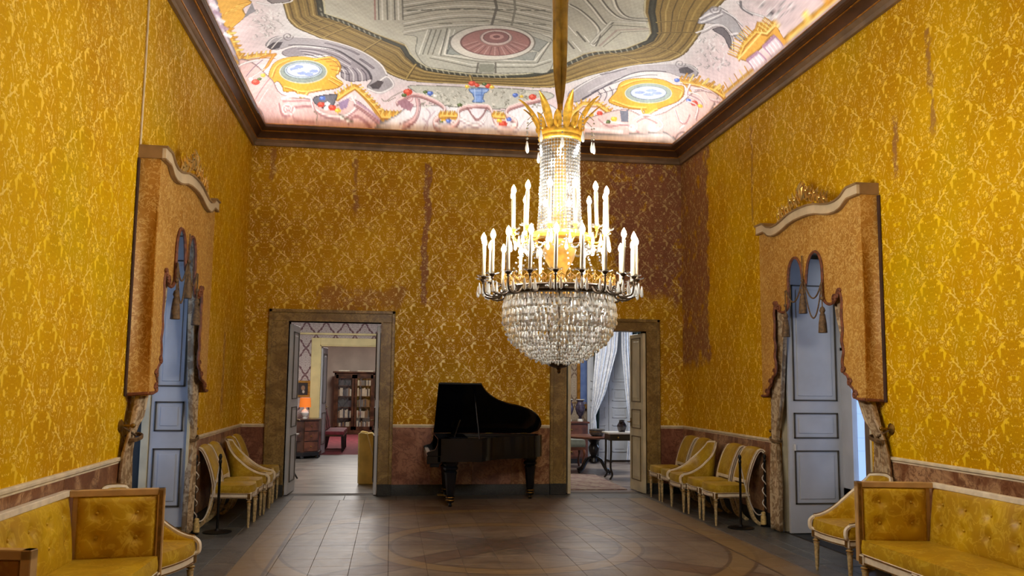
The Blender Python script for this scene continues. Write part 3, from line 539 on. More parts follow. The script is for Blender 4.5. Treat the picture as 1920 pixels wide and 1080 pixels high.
# painted vault: the fresco is laid out in plan millimetres (F = filled shape, L = brush line of given width)
FRESCO = """F 182 178 162;1166 9793 1177 10069 1167 10371 1284 10463 1404 10543 1521 10649 1639 10769 1760 10893 1888 10997 2018 11101 2151 11211 2226 11517 2332 11715 2464 11837 2613 11873 2765 11901 2918 11915 3071 11931 3226 11935 3380 11931 3533 11919 3685 11895 3837 11871 3983 11821 4126 11759 4257 11667 4365 11511 4465 11333 4559 11143 4680 11045 4816 10991 4950 10939 5071 10851 5164 10695 5251 10533 5242 10307 5121 10009 4995 9727 4918 9449 4861 9179
F 136 114 66;726 9679 717 10025 719 10393 786 10701 915 10931 1055 11137 1204 11315 1361 11465 1510 11641 1662 11807 1819 11953 1987 12068 2169 12140 2362 12156 2555 12158 2750 12154 2945 12150 3141 12144 3338 12138 3535 12132 3734 12132 3933 12132 4133 12132 4329 12114 4501 12016 4669 11907 4833 11789 5002 11689 5168 11581 5323 11445 5470 11291 5611 11123 5737 10931 5805 10637 5802 10291 5782 9955 5743 9631 5731 9335 5740 9065 5753 8811 4861 9179 4918 9449 4995 9727 5121 10009 5242 10307 5251 10533 5164 10695 5071 10851 4950 10939 4816 10991 4680 11045 4559 11143 4465 11333 4365 11511 4257 11667 4126 11759 3983 11821 3837 11871 3685 11895 3533 11919 3380 11931 3226 11935 3071 11931 2918 11915 2765 11901 2613 11873 2464 11837 2332 11715 2226 11517 2151 11211 2018 11101 1888 10997 1760 10893 1639 10769 1521 10649 1404 10543 1284 10463 1167 10371 1177 10069 1166 9793
L0 180 158 104 28;751 9691 744 10033 745 10399 816 10695 944 10915 1083 11113 1231 11285 1386 11433 1534 11609 1684 11773 1840 11919 2002 12040 2179 12118 2368 12140 2559 12144 2751 12140 2944 12138 3137 12132 3331 12126 3526 12122 3722 12122 3918 12120 4116 12118 4308 12098 4479 12002 4644 11893 4804 11773 4970 11671 5131 11559 5284 11425 5433 11283 5574 11125 5701 10941 5771 10653 5773 10315 5753 9983 5711 9663 5693 9371 5698 9103 5708 8851
L0 92 74 40 16;793 9711 788 10047 788 10407 865 10681 993 10885 1130 11071 1276 11233 1427 11377 1572 11553 1721 11715 1874 11859 2027 11993 2196 12080 2378 12110 2565 12118 2753 12118 2941 12116 3130 12112 3320 12108 3510 12104 3702 12102 3893 12098 4086 12094 4274 12072 4441 11977 4603 11871 4757 11747 4916 11639 5070 11521 5220 11393 5370 11267 5512 11123 5640 10951 5713 10677 5723 10351 5704 10029 5655 9715 5628 9429 5626 9163 5630 8911
L0 160 136 82 22;845 9733 842 10061 841 10411 924 10663 1052 10847 1187 11017 1329 11167 1476 11309 1619 11481 1765 11641 1915 11785 2056 11935 2216 12034 2391 12076 2572 12086 2755 12088 2938 12090 3122 12088 3306 12084 3492 12080 3678 12078 3863 12070 4050 12064 4232 12038 4395 11947 4553 11843 4701 11717 4851 11599 4996 11471 5143 11349 5293 11241 5436 11115 5564 10957 5640 10699 5661 10391 5644 10081 5585 9771 5547 9491 5535 9227 5532 8977
L0 88 72 40 14;888 9747 887 10069 886 10413 974 10643 1101 10811 1234 10969 1373 11111 1517 11249 1657 11417 1801 11577 1949 11719 2080 11885 2232 11995 2401 12044 2578 12058 2756 12064 2935 12066 3115 12068 3295 12064 3476 12060 3657 12056 3839 12048 4021 12040 4197 12010 4358 11923 4512 11821 4654 11689 4797 11565 4935 11429 5078 11309 5227 11213 5371 11103 5500 10959 5579 10713 5608 10421 5592 10123 5526 9817 5477 9539 5457 9275 5447 9023
L0 150 128 76 26;941 9761 942 10077 939 10411 1033 10617 1160 10765 1291 10911 1426 11043 1565 11179 1703 11337 1844 11495 1989 11635 2109 11821 2252 11945 2414 12008 2585 12026 2758 12034 2932 12040 3107 12042 3282 12040 3458 12038 3633 12032 3809 12020 3985 12008 4156 11975 4313 11893 4462 11791 4598 11657 4732 11523 4861 11375 5000 11259 5148 11175 5293 11085 5421 10953 5502 10723 5543 10453 5528 10167 5453 9865 5390 9591 5360 9327 5341 9073
L0 80 66 38 12;985 9773 988 10081 984 10409 1083 10591 1209 10725 1337 10859 1469 10987 1605 11121 1741 11267 1880 11421 2023 11559 2133 11765 2268 11901 2424 11975 2591 11995 2759 12008 2929 12016 3100 12022 3270 12020 3442 12016 3613 12010 3784 11995 3955 11981 4121 11945 4275 11867 4421 11767 4551 11629 4679 11489 4800 11329 4935 11215 5081 11139 5225 11063 5353 10943 5437 10727 5487 10477 5473 10201 5390 9903 5315 9629 5276 9363 5249 9105
L0 168 146 92 18;1030 9781 1035 10081 1029 10403 1133 10563 1258 10683 1384 10805 1512 10933 1644 11063 1778 11199 1915 11343 2055 11481 2157 11709 2284 11857 2434 11941 2597 11967 2761 11981 2926 11991 3093 11999 3259 11999 3426 11995 3593 11987 3759 11971 3926 11955 4087 11915 4238 11841 4380 11743 4504 11601 4625 11451 4739 11281 4870 11171 5014 11103 5157 11035 5284 10927 5371 10727 5430 10495 5417 10233 5325 9935 5238 9661 5189 9391 5154 9129
L0 74 62 36 12;1066 9785 1073 10079 1066 10397 1173 10539 1297 10647 1421 10763 1546 10889 1675 11017 1808 11145 1943 11277 2081 11413 2175 11659 2297 11821 2442 11913 2601 11943 2762 11961 2924 11971 3087 11981 3250 11981 3414 11979 3577 11969 3740 11951 3902 11933 4059 11891 4208 11819 4347 11723 4467 11577 4583 11421 4691 11245 4819 11137 4961 11073 5102 11011 5228 10911 5316 10721 5383 10509 5372 10255 5272 9959 5175 9683 5118 9409 5077 9145
L0 64 64 54 85;1121 9791 1129 10075 1121 10385 1234 10499 1356 10591 1476 10701 1597 10823 1722 10949 1852 11063 1984 11181 2120 11305 2203 11585 2316 11763 2454 11873 2608 11905 2764 11929 2921 11941 3079 11955 3237 11955 3395 11953 3553 11943 3710 11921 3867 11899 4018 11853 4163 11787 4298 11693 4412 11543 4519 11375 4619 11189 4743 11087 4881 11027 5019 10971 5143 10881 5234 10709 5312 10525 5301 10285 5190 9989 5078 9709 5009 9431 4959 9163
L0 150 146 128 20;1120 10207 1129 10283
L0 150 146 128 20;1125 10355 1134 10433
L0 150 146 128 20;1184 10415 1194 10495
L0 150 146 128 20;1244 10471 1255 10551
L0 150 146 128 20;1307 10521 1318 10599
L0 150 146 128 20;1370 10569 1381 10649
L0 150 146 128 20;1431 10625 1443 10705
L0 150 146 128 20;1494 10685 1506 10765
L0 150 146 128 20;1556 10747 1569 10829
L0 150 146 128 20;1619 10811 1633 10893
L0 150 146 128 20;1683 10875 1697 10959
L0 150 146 128 20;1749 10935 1763 11021
L0 150 146 128 20;1815 10995 1831 11081
L0 150 146 128 20;2374 11787 2394 11849
L0 150 146 128 20;2447 11843 2468 11903
L0 150 146 128 20;2526 11861 2547 11919
L0 150 146 128 20;2606 11877 2627 11935
L0 150 146 128 20;2686 11889 2708 11947
L0 150 146 128 20;2767 11901 2789 11957
L0 150 146 128 20;2848 11907 2870 11965
L0 150 146 128 20;2929 11915 2952 11971
L0 150 146 128 20;3010 11921 3033 11977
L0 150 146 128 20;3092 11927 3115 11983
L0 150 146 128 20;3173 11927 3197 11983
L0 150 146 128 20;3255 11927 3279 11983
L0 150 146 128 20;3336 11925 3361 11981
L0 150 146 128 20;3418 11923 3443 11979
L0 150 146 128 20;3499 11917 3525 11973
L0 150 146 128 20;3580 11909 3606 11965
L0 150 146 128 20;4271 11665 4302 11735
L0 150 146 128 20;4331 11593 4364 11665
L0 150 146 128 20;4389 11511 4423 11589
L0 150 146 128 20;4445 11425 4480 11507
L0 150 146 128 20;4498 11331 4536 11421
L0 150 146 128 20;4550 11235 4589 11327
L0 150 146 128 20;4602 11141 4641 11233
L0 150 146 128 20;4667 11087 4706 11179
L0 150 146 128 20;4733 11037 4772 11127
L0 150 146 128 20;4804 11007 4844 11097
L0 150 146 128 20;4875 10977 4915 11067
L0 150 146 128 20;4946 10949 4987 11037
L0 150 146 128 20;5015 10915 5056 11003
L0 150 146 128 20;5080 10869 5122 10957
L0 150 146 128 20;5139 10809 5180 10893
L0 150 146 128 20;5186 10723 5227 10803
L0 196 188 156 22;1166 9793 1177 10069 1167 10371 1284 10463 1404 10543 1521 10649 1639 10769 1760 10893 1888 10997 2018 11101 2151 11211 2226 11517 2332 11715 2464 11837 2613 11873 2765 11901 2918 11915 3071 11931 3226 11935 3380 11931 3533 11919 3685 11895 3837 11871 3983 11821 4126 11759 4257 11667 4365 11511 4465 11333 4559 11143 4680 11045 4816 10991 4950 10939 5071 10851 5164 10695 5251 10533 5242 10307 5121 10009 4995 9727 4918 9449 4861 9179
L0 170 146 88 34;835 10689 1209 10515
L0 84 68 38 14;851 10697 1225 10515
L0 170 146 88 34;964 10903 1331 10615
L0 84 68 38 14;980 10907 1348 10611
L0 170 146 88 34;1102 11097 1453 10727
L0 84 68 38 14;1119 11099 1470 10725
L0 170 146 88 34;1549 11587 1833 11097
L0 84 68 38 14;1567 11585 1851 11093
L0 170 146 88 34;2186 12104 2308 11787
L0 84 68 38 14;2205 12102 2327 11785
L0 170 146 88 34;3134 12124 3082 11965
L0 84 68 38 14;3154 12122 3101 11965
L0 170 146 88 34;5408 11277 4914 11047
L0 84 68 38 14;5424 11267 4932 11043
L0 170 146 88 34;5748 10663 5268 10715
L0 84 68 38 14;5761 10649 5285 10709
L0 170 146 88 34;5734 10003 5331 10273
L0 84 68 38 14;5747 9991 5346 10267
L0 170 146 88 34;5688 9683 5224 9977
L0 84 68 38 14;5701 9673 5240 9973
L1 204 200 186 60;2106 9989 2619 9737 3161 9649 3870 9839
L1 104 100 90 22;2107 10065 2623 9809 3169 9721 3884 9915
L1 128 124 112 14;2104 9907 2614 9659 3152 9571 3855 9759
L1 204 200 186 60;2109 10233 2631 9937 3188 9881 3915 10083
L1 104 100 90 22;2110 10313 2636 10013 3197 9957 3930 10163
L1 128 124 112 14;2108 10149 2626 9857 3179 9801 3900 9999
L1 204 200 186 60;2128 10527 2649 10217 3187 10129 3969 10377
L1 104 100 90 22;2129 10611 2654 10297 3196 10209 3985 10461
L1 128 124 112 14;2127 10437 2644 10133 3177 10045 3953 10287
L1 204 200 186 60;2132 10797 2607 10525 3219 10405 4015 10627
L1 104 100 90 22;2133 10887 2611 10609 3228 10487 4032 10715
L1 128 124 112 14;2130 10703 2601 10433 3208 10315 3998 10533
L0 120 118 106 34;2167 10137 2270 10105
L0 120 118 106 34;2336 10101 2439 10069
L0 120 118 106 34;2506 10065 2608 10033
L0 120 118 106 34;2674 10029 2776 9997
L0 120 118 106 34;2843 9995 2944 9963
L0 120 118 106 34;3012 9967 3113 9943
L0 120 118 106 34;3181 9947 3283 9925
L0 120 118 106 34;3351 9927 3453 9905
L0 120 118 106 34;3520 9907 3622 9885
L0 120 118 106 34;3690 9887 3792 9865
L0 128 124 110 30;2572 10459 2709 10427
L0 128 124 110 30;3023 10317 3158 10275
L0 128 124 110 30;3298 10285 3436 10277
L0 128 124 110 30;3514 10283 3654 10277
L0 128 124 110 30;3732 10279 3873 10279
L0 104 100 90 30;3157 9615 3218 9877 3216 10385
L0 130 126 114 24;3384 9579 3441 9875 3464 10365
L0 150 104 96 16;1775 9807 1770 10473
L0 104 100 90 16;1818 9801 1815 10465
L0 222 218 206 16;1860 9793 1861 10457
L0 104 100 90 16;1917 9785 1922 10447
L0 204 200 186 16;1960 9777 1967 10439
L0 104 100 90 16;2003 9771 2013 10433
L0 222 218 206 16;2046 9763 2058 10425
L0 104 100 90 16;2095 9755 2111 10417
F 176 174 160;2133 10877 2610 10581 3223 10441 4027 10687 4214 11701 3880 11833 3110 11909 2685 11863 2440 11801 2291 11441 2293 10933
L0 222 218 206 14;2427 10671 2343 11511
L0 104 100 90 14;2473 10663 2394 11503
L0 104 100 90 14;2535 10653 2461 11495
L0 104 100 90 14;2598 10643 2527 11485
L0 222 218 206 14;2675 10629 2611 11473
L0 222 218 206 14;2768 10613 2711 11459
L0 104 100 90 18;2673 10591 2638 11507 3185 11619 3993 11551 4049 10809
L0 222 218 206 22;2706 10625 2686 11463 3197 11563 3946 11479 4024 10855
L0 104 100 90 18;2499 11599 3097 11777 3962 11679 4174 11487
L0 222 218 206 18;2530 11541 3091 11713 3951 11611 4159 11407
F 146 150 142;2722 10863 2834 10643 2771 11105 2792 11405 2711 11459
F 146 150 142;2744 11195 2882 11261 3133 11437 2711 11459
F 150 152 144;3707 10619 4017 10813 3946 11171 3833 11101
F 150 152 144;3689 11259 3930 11175 3929 11481 3449 11511
L0 104 100 90 24;3172 11655 3171 11903
L0 104 100 90 24;3411 11625 3442 11877
F 140 140 126;3192 11685 3398 11661 3423 11863 3195 11885
F 206 200 188;3844 10863 3847 11051 3794 11235 3687 11393 3537 11499 3359 11549 3175 11547 3006 11495 2868 11387 2775 11229 2735 11047 2749 10863 2815 10691 2924 10549 3065 10449 3225 10395 3392 10395 3550 10447 3687 10547 3788 10691
L1 120 114 104 20;3844 10863 3847 11051 3794 11235 3687 11393 3537 11499 3359 11549 3175 11547 3006 11495 2868 11387 2775 11229 2735 11047 2749 10863 2815 10691 2924 10549 3065 10449 3225 10395 3392 10395 3550 10447 3687 10547 3788 10691 3844 10863
F 158 112 104;3781 10861 3781 11003 3736 11143 3648 11263 3527 11353 3384 11399 3236 11399 3098 11355 2985 11267 2909 11149 2875 11011 2887 10871 2940 10739 3029 10629 3145 10549 3278 10507 3415 10505 3545 10543 3656 10621 3738 10729
L1 110 70 66 18;3781 10861 3781 11003 3736 11143 3648 11263 3527 11353 3384 11399 3236 11399 3098 11355 2985 11267 2909 11149 2875 11011 2887 10871 2940 10739 3029 10629 3145 10549 3278 10507 3415 10505 3545 10543 3656 10621 3738 10729 3781 10861
L0 188 146 138 26;3556 10875 3763 10995
L0 188 146 138 26;3531 10955 3719 11133
L0 188 146 138 26;3483 11023 3632 11253
L0 188 146 138 26;3418 11073 3511 11341
L0 188 146 138 26;3341 11097 3369 11383
L0 188 146 138 26;3261 11093 3223 11379
L0 188 146 138 26;3188 11063 3089 11327
L0 188 146 138 26;3129 11009 2983 11233
L0 188 146 138 26;3091 10937 2916 11111
L0 112 72 68 12;3548 10913 3756 11063
L0 112 72 68 12;3511 10989 3690 11199
L0 112 72 68 12;3453 11049 3582 11307
L0 112 72 68 12;3380 11087 3444 11375
L0 112 72 68 12;3300 11099 3294 11395
L0 112 72 68 12;3222 11081 3148 11367
L0 112 72 68 12;3155 11037 3023 11289
L0 112 72 68 12;3106 10971 2934 11175
F 204 180 170;3528 10749 3529 10831 3509 10909 3469 10975 3415 11023 3350 11047 3283 11045 3219 11017 3166 10965 3128 10897 3110 10819 3112 10737 3134 10663 3173 10599 3227 10555 3289 10533 3353 10533 3415 10559 3468 10607 3507 10673
F 142 96 92;3488 10743 3488 10805 3471 10863 3438 10913 3393 10949 3341 10967 3286 10967 3234 10947 3191 10909 3161 10859 3146 10801 3148 10739 3167 10683 3200 10635 3244 10601 3295 10583 3348 10583 3398 10601 3441 10637 3472 10685
F 186 142 134;3411 10735 3411 10767 3401 10795 3383 10821 3359 10839 3331 10847 3302 10847 3275 10839 3252 10821 3236 10795 3228 10767 3229 10735 3239 10707 3257 10683 3281 10665 3308 10655 3337 10655 3364 10665 3387 10683 3403 10707
F 120 76 74;3367 10743 3367 10759 3362 10773 3352 10785 3340 10795 3325 10799 3310 10799 3296 10795 3285 10785 3276 10773 3272 10759 3273 10743 3278 10729 3287 10717 3300 10707 3314 10703 3329 10703 3343 10707 3355 10717 3363 10729
L1 204 200 186 62;4042 9655 4261 9863 4569 10331 4634 10845
L1 104 100 90 22;4065 9651 4285 9859 4594 10327 4660 10839
L1 204 200 186 62;4167 9441 4353 9725 4615 10145 4682 10047
L1 104 100 90 22;4190 9437 4376 9721 4640 10141 4706 10043
L1 204 200 186 62;4348 9413 4548 9733 4764 9947 5083 9981
L1 104 100 90 22;4371 9409 4572 9729 4788 9943 5107 9977
L1 204 200 186 62;4511 9385 4639 9677 4822 9895 5058 9899
L1 104 100 90 22;4534 9381 4663 9675 4846 9891 5082 9895
L0 222 218 206 26;4166 10263 4339 10555
L0 104 100 90 26;4310 10421 4489 10721
L0 222 218 206 26;4430 10539 4615 10847
L0 104 100 90 26;4212 10671 4392 10985
L0 222 218 206 26;4323 10749 4508 11067
L0 198 194 180 50;4574 10755 4664 10049 5095 10023
L0 104 100 90 18;4623 10797 4709 10151 5133 10149
L0 168 150 140 26;4708 10831 4801 10293 5180 10183
L0 104 100 90 12;4761 10849 4873 10351 5216 10241
F 166 160 162;392 10951 456 10809 574 10811 765 10987 1120 11201 1509 11477 1802 11807 1905 12042 1985 12152 1995 12258 1819 12362 1625 12300 1696 12152 1630 11963 1416 11729 1229 11507 994 11391 739 11241 495 11205
F 148 140 144;989 11455 1226 11545 1432 11757 1629 11989 1688 12152 1399 12216 1263 12140 1272 11943 1135 11691 922 11679 610 11559 543 11319 733 11301
L1 196 190 190 16;731 11321 1019 11481 1239 11617 1413 11819
L1 84 76 84 16;745 11375 1022 11553 1238 11713 1406 11879
L1 196 190 190 16;761 11429 1025 11623 1237 11799 1400 11935
L1 84 76 84 16;776 11483 1029 11689 1238 11881 1393 11991
L1 196 190 190 16;792 11537 1033 11753 1238 11957 1387 12044
L1 84 76 84 16;807 11593 1037 11811 1239 12032 1381 12094
L1 204 198 196 15;1255 11945 1318 12066 1312 12212
L1 88 80 88 15;1314 11951 1376 12066 1375 12206
L1 204 198 196 15;1374 11955 1435 12066 1438 12202
L1 88 80 88 15;1433 11961 1493 12066 1501 12198
L1 204 198 196 15;1493 11965 1552 12066 1563 12194
L1 88 80 88 15;1552 11971 1611 12066 1626 12190
L1 222 216 214 34;403 10985 481 10839 599 10853 765 10987 1120 11201 1509 11477 1802 11807 1905 12042
L1 82 74 80 26;652 11181 994 11391 1228 11525 1416 11729 1629 11977 1688 12152
L0 128 120 126 44;1113 11305 1425 11525 1520 11619
L0 120 112 118 44;1550 11745 1716 11929
F 78 70 74;403 10985 483 10941 593 11029 529 11177 442 11141
L1 210 204 200 26;449 11087 592 10907 743 10913
L1 120 112 114 14;731 10947 706 11017 668 11031 634 10989 619 10919 626 10853 649 10819 676 10825 695 10861 700 10909 690 10947 674 10959 659 10945 653 10919 655 10897 661 10889
L1 226 220 218 36;1642 12318 1819 12362 1995 12258 1976 12154 1905 12090 1818 12166
F 92 84 86;1660 12260 1783 12168 1871 12184 1801 12308 1713 12314
F 222 172 74;287 11969 347 11695 436 11551 579 11553 761 11647 948 11755 1151 11707 1260 11835 1269 12022 1194 12144 1294 12244 1204 12334 974 12382 781 12408 742 12484 638 12468 607 12416 452 12416 427 12320 375 12184 300 12250
L1 242 208 120 26;336 11963 435 11687 601 11641
L1 170 116 48 14;341 12032 440 11751 607 11701
L1 242 208 120 26;913 11787 1131 11757 1239 11919 1215 12074
L1 170 116 48 14;923 11827 1142 11793 1251 11951 1227 12102
L1 242 208 120 26;460 12328 695 12404 976 12356
L1 170 116 48 14;471 12356 707 12422 989 12376
L1 242 208 120 26;642 12406 690 12480 781 12408
L1 170 116 48 14;655 12426 703 12494 794 12426
L1 242 208 120 26;1088 12196 1223 12286
L1 170 116 48 14;1101 12220 1236 12308
L1 242 208 120 26;1125 12150 1277 12244
L1 170 116 48 14;1138 12174 1290 12268
L0 170 116 48 16;1012 11793 1181 11753
L0 170 116 48 16;1075 11853 1227 11837
L0 170 116 48 16;1120 11931 1255 11945
L0 170 116 48 16;1133 12008 1259 12034
F 150 160 152;1070 12062 1050 12130 1000 12190 925 12236 832 12268 729 12284 629 12278 542 12240 479 12166 446 12060 445 11937 472 11837 523 11775 594 11753 679 11761 772 11787 866 11823 951 11871 1017 11929 1058 11993
L1 206 204 190 18;1070 12062 1050 12130 1000 12190 925 12236 832 12268 729 12284 629 12278 542 12240 479 12166 446 12060 445 11937 472 11837 523 11775 594 11753 679 11761 772 11787 866 11823 951 11871 1017 11929 1058 11993 1070 12062
F 176 190 196;1017 12042 1000 12096 959 12142 897 12180 819 12206 734 12220 652 12210 580 12176 527 12118 499 12038 496 11949 517 11875 559 11827 618 11809 690 11813 768 11829 847 11857 917 11895 973 11939 1007 11989
F 196 204 226;986 12040 972 12084 935 12124 880 12156 811 12180 737 12188 664 12180 601 12150 554 12100 527 12036 524 11965 541 11907 578 11867 631 11851 695 11851 765 11863 835 11887 898 11917 947 11955 978 11995
F 150 164 206;687 12010 667 12036 624 12036 585 12008 572 11965 591 11941 633 11945 673 11973
F 150 164 206;780 12104 760 12128 716 12136 674 12122 659 12092 679 12068 722 12064 764 12078
F 150 164 206;880 12124 861 12146 816 12160 773 12152 757 12128 777 12104 821 12094 864 12102
F 150 164 206;758 11961 738 11989 695 11993 655 11967 642 11927 662 11901 704 11901 744 11927
F 150 164 206;953 12060 933 12084 889 12098 846 12090 830 12066 850 12040 894 12030 936 12038
F 222 222 228;722 12060 701 12082 653 12084 608 12062 592 12028 613 12008 660 12012 705 12034
F 222 222 228;860 12028 839 12050 790 12058 744 12044 726 12018 748 11995 796 11991 842 12004
F 222 222 228;932 11971 910 11995 862 12006 815 11993 798 11967 819 11943 867 11937 914 11949
F 224 176 90;141 9095 358 9489 418 9689 320 9725 316 9921 177 9963 112 9885
L0 198 146 66 20;94 9485 241 9657
L0 242 208 120 20;117 9511 258 9661
L0 198 146 66 20;140 9535 276 9661
L0 242 208 120 20;164 9553 294 9661
L0 198 146 66 20;189 9567 312 9661
L0 242 208 120 20;216 9577 331 9659
L0 198 146 66 20;243 9583 350 9655
L0 242 208 120 20;270 9587 369 9651
L0 198 146 66 20;298 9587 387 9647
L0 222 172 74 70;116 9863 110 10801 447 11341
L0 204 150 62 24;123 9875 172 10001
L0 242 208 120 24;123 9993 172 10123
L0 204 150 62 24;122 10115 171 10247
L0 242 208 120 24;121 10239 171 10375
L0 204 150 62 24;120 10365 171 10507
L0 242 208 120 24;120 10495 171 10641
L0 204 150 62 24;119 10629 171 10777
L0 242 208 120 24;115 10739 155 10727
L0 204 150 62 24;135 10841 160 10745
L0 242 208 120 24;173 10933 199 10829
L0 204 150 62 24;214 11017 241 10903
L0 242 208 120 24;257 11089 285 10969
L0 204 150 62 24;303 11155 331 11029
L0 242 208 120 24;350 11213 379 11081
L0 204 150 62 24;399 11265 428 11127
L0 242 208 120 16;116 9895 109 10841 448 11387
L0 170 116 48 14;112 9933 105 10885 444 11443
L0 222 172 74 84;1199 12456 1450 12292 1823 12606 2149 12608
L0 204 150 62 24;1192 12448 1169 12394
L0 242 208 120 24;1235 12422 1212 12366
L0 204 150 62 24;1279 12394 1256 12336
L0 242 208 120 24;1322 12366 1299 12306
L0 204 150 62 24;1365 12336 1343 12272
L0 242 208 120 24;1412 12302 1406 12236
L0 204 150 62 24;1467 12290 1539 12258
L0 242 208 120 24;1500 12328 1572 12298
L0 204 150 62 24;1533 12364 1605 12336
L0 242 208 120 24;1567 12398 1639 12372
L0 204 150 62 24;1601 12430 1673 12406
L0 242 208 120 24;1635 12462 1707 12438
L0 204 150 62 24;1669 12490 1741 12468
L0 242 208 120 24;1703 12518 1776 12496
L0 204 150 62 24;1738 12542 1810 12522
L0 242 208 120 24;1773 12566 1845 12548
L0 204 150 62 24;1806 12586 1868 12562
L0 242 208 120 24;1838 12600 1862 12566
L0 204 150 62 24;1889 12600 1913 12566
L0 242 208 120 24;1941 12600 1965 12566
L0 204 150 62 24;1993 12600 2017 12566
L0 242 208 120 24;2045 12600 2069 12566
L0 204 150 62 24;2097 12600 2121 12566
L0 242 208 120 16;1206 12470 1456 12310 1831 12614 2157 12616
L0 170 116 48 14;1209 12490 1459 12336 1835 12626 2161 12626
L0 216 150 60 60;298 11201 452 11305 325 11563 239 11623
L1 160 156 152 9;632 10481 656 10565 639 10565
L1 232 230 226 9;686 10055 665 10091 700 10137
L1 160 156 152 9;554 10817 525 10853 504 10865
L1 232 230 226 9;313 10491 300 10551 318 10623
L1 160 156 152 9;441 9907 443 9943 447 9997
L1 232 230 226 9;454 10671 452 10703 417 10729
L1 160 156 152 9;485 10431 472 10481 465 10515
L1 232 230 226 9;605 10143 591 10185 611 10225
L1 160 156 152 9;496 10431 515 10499 497 10511
L1 232 230 226 9;524 10077 544 10145 538 10177
L1 160 156 152 9;626 10351 609 10395 640 10479
L1 232 230 226 9;563 10031 564 10071 567 10147
L1 160 156 152 9;486 10401 452 10423 446 10461
L1 232 230 226 9;424 10477 392 10473 426 10579
L1 160 156 152 9;478 10609 469 10673 464 10721
L1 232 230 226 9;578 10097 561 10153 558 10153
L1 160 156 152 9;495 10227 497 10279 467 10287
L1 232 230 226 9;426 10603 448 10695 382 10661
L1 160 156 152 9;513 10629 499 10649 512 10707
L1 232 230 226 9;541 10629 526 10695 501 10717
L1 160 156 152 9;455 10509 461 10599 482 10611
L1 232 230 226 9;350 10181 316 10193 339 10269
L1 160 156 152 9;498 10129 518 10213 454 10151
L1 232 230 226 9;553 10193 540 10247 529 10287
L1 160 156 152 9;554 10421 528 10447 560 10553
L1 232 230 226 9;408 9917 413 9989 366 9971
L1 160 156 152 9;561 10549 544 10589 537 10647
L1 232 230 226 9;460 10131 478 10223 481 10263
L1 160 156 152 9;416 9891 411 9951 431 10003
L1 232 230 226 9;666 10163 643 10193 638 10225
L1 160 156 152 9;395 10101 362 10111 416 10215
L1 232 230 226 9;518 10441 538 10529 533 10543
L1 160 156 152 9;648 10179 635 10235 622 10275
L1 232 230 226 9;635 10153 615 10169 654 10249
L1 160 156 152 9;484 10113 456 10133 454 10175
L1 232 230 226 9;405 10227 426 10301 429 10327
L1 160 156 152 9;497 10409 517 10507 484 10509
L1 232 230 226 9;616 10639 638 10737 602 10739
L1 160 156 152 9;406 10165 421 10241 382 10207
L1 232 230 226 9;453 9959 432 9981 407 10015
L1 160 156 152 9;457 10339 461 10379 418 10367
L1 232 230 226 9;680 10133 667 10195 680 10197
L1 160 156 152 9;623 10331 596 10357 623 10399
L1 232 230 226 9;524 10445 501 10475 493 10483
L1 160 156 152 9;523 10299 540 10355 506 10389
L1 232 230 226 9;383 10069 389 10115 363 10135
L1 160 156 152 9;426 10579 439 10671 411 10641
L1 232 230 226 9;541 10303 535 10357 562 10433
L1 160 156 152 9;340 10489 345 10545 345 10595
L1 232 230 226 9;503 10391 476 10411 490 10447
L1 160 156 152 9;577 10247 567 10313 597 10341
L1 232 230 226 9;456 10339 424 10373 434 10387
L1 160 156 152 9;553 10389 517 10413 566 10467
L1 232 230 226 9;565 10171 557 10195 554 10279
L1 160 156 152 9;480 9937 492 10023 465 10035
L1 232 230 226 9;594 10621 612 10675 612 10729
L1 160 156 152 9;423 10295 439 10365 383 10327
L1 232 230 226 9;409 10395 429 10479 378 10465
L1 160 156 152 9;436 9889 439 9937 424 9941
L1 232 230 226 9;475 10393 502 10451 465 10477
F 150 146 150;286 9941 418 9689 423 9927
F 140 132 130;527 9669 828 9855 788 9969 604 9895
L1 226 222 220 26;463 9739 600 9925 788 9963 836 9907
F 220 188 184;89 10845 204 11129 326 12046 415 12438 829 12486 1037 12554 1304 12508 1447 12460 1806 12632 2005 12632 2047 12686 161 12662
L1 240 226 224 34;93 10907 242 11175 293 11235
L1 160 136 150 30;113 11343 207 11313 300 11293
L1 240 226 224 26;118 11507 200 11573 290 11591
L1 188 150 152 30;94 12214 224 12078 300 11995
L1 240 226 224 24;116 12406 249 12262
L1 240 226 224 36;410 12500 622 12454 830 12474
L1 172 128 130 14;425 12528 828 12506
L1 172 128 130 22;371 12552 401 12628 506 12634 579 12580 826 12560
L1 240 226 224 34;829 12486 860 12570 1036 12622 1303 12624 1464 12540 1394 12432
L1 172 128 130 14;845 12526 895 12600 1054 12636 1304 12638 1499 12560
L1 172 128 130 26;1446 12528 1789 12648 2006 12646
L1 182 150 170 22;1482 12500 1806 12632
L1 172 128 130 20;1358 12656 1482 12620 1701 12678
L1 196 156 154 18;579 12580 576 12652 859 12664
L1 240 226 224 22;587 12588 558 12614 502 12624 446 12620 419 12602 428 12582 465 12566 507 12566 535 12578 537 12592 518 12604 491 12606 470 12602 465 12594 474 12588 486 12586
L1 172 128 130 9;559 12606 515 12620 465 12618 433 12606 431 12588 457 12572 495 12568 524 12576 534 12588 521 12600 498 12606 476 12604 467 12596 471 12590 483 12586 493 12586
L1 240 226 224 16;1463 12436 1451 12458 1427 12470 1399 12474 1376 12466 1363 12454 1363 12438 1374 12426 1392 12418 1408 12420 1420 12426 1424 12434 1421 12442 1413 12448 1405 12448 1400 12446
L1 238 232 232 22;2170 12654 2143 12668 2085 12674 2025 12674 1987 12666 1985 12654 2015 12642 2059 12638 2096 12642 2113 12652 2105 12660 2081 12664 2056 12664 2040 12660 2039 12656 2048 12654
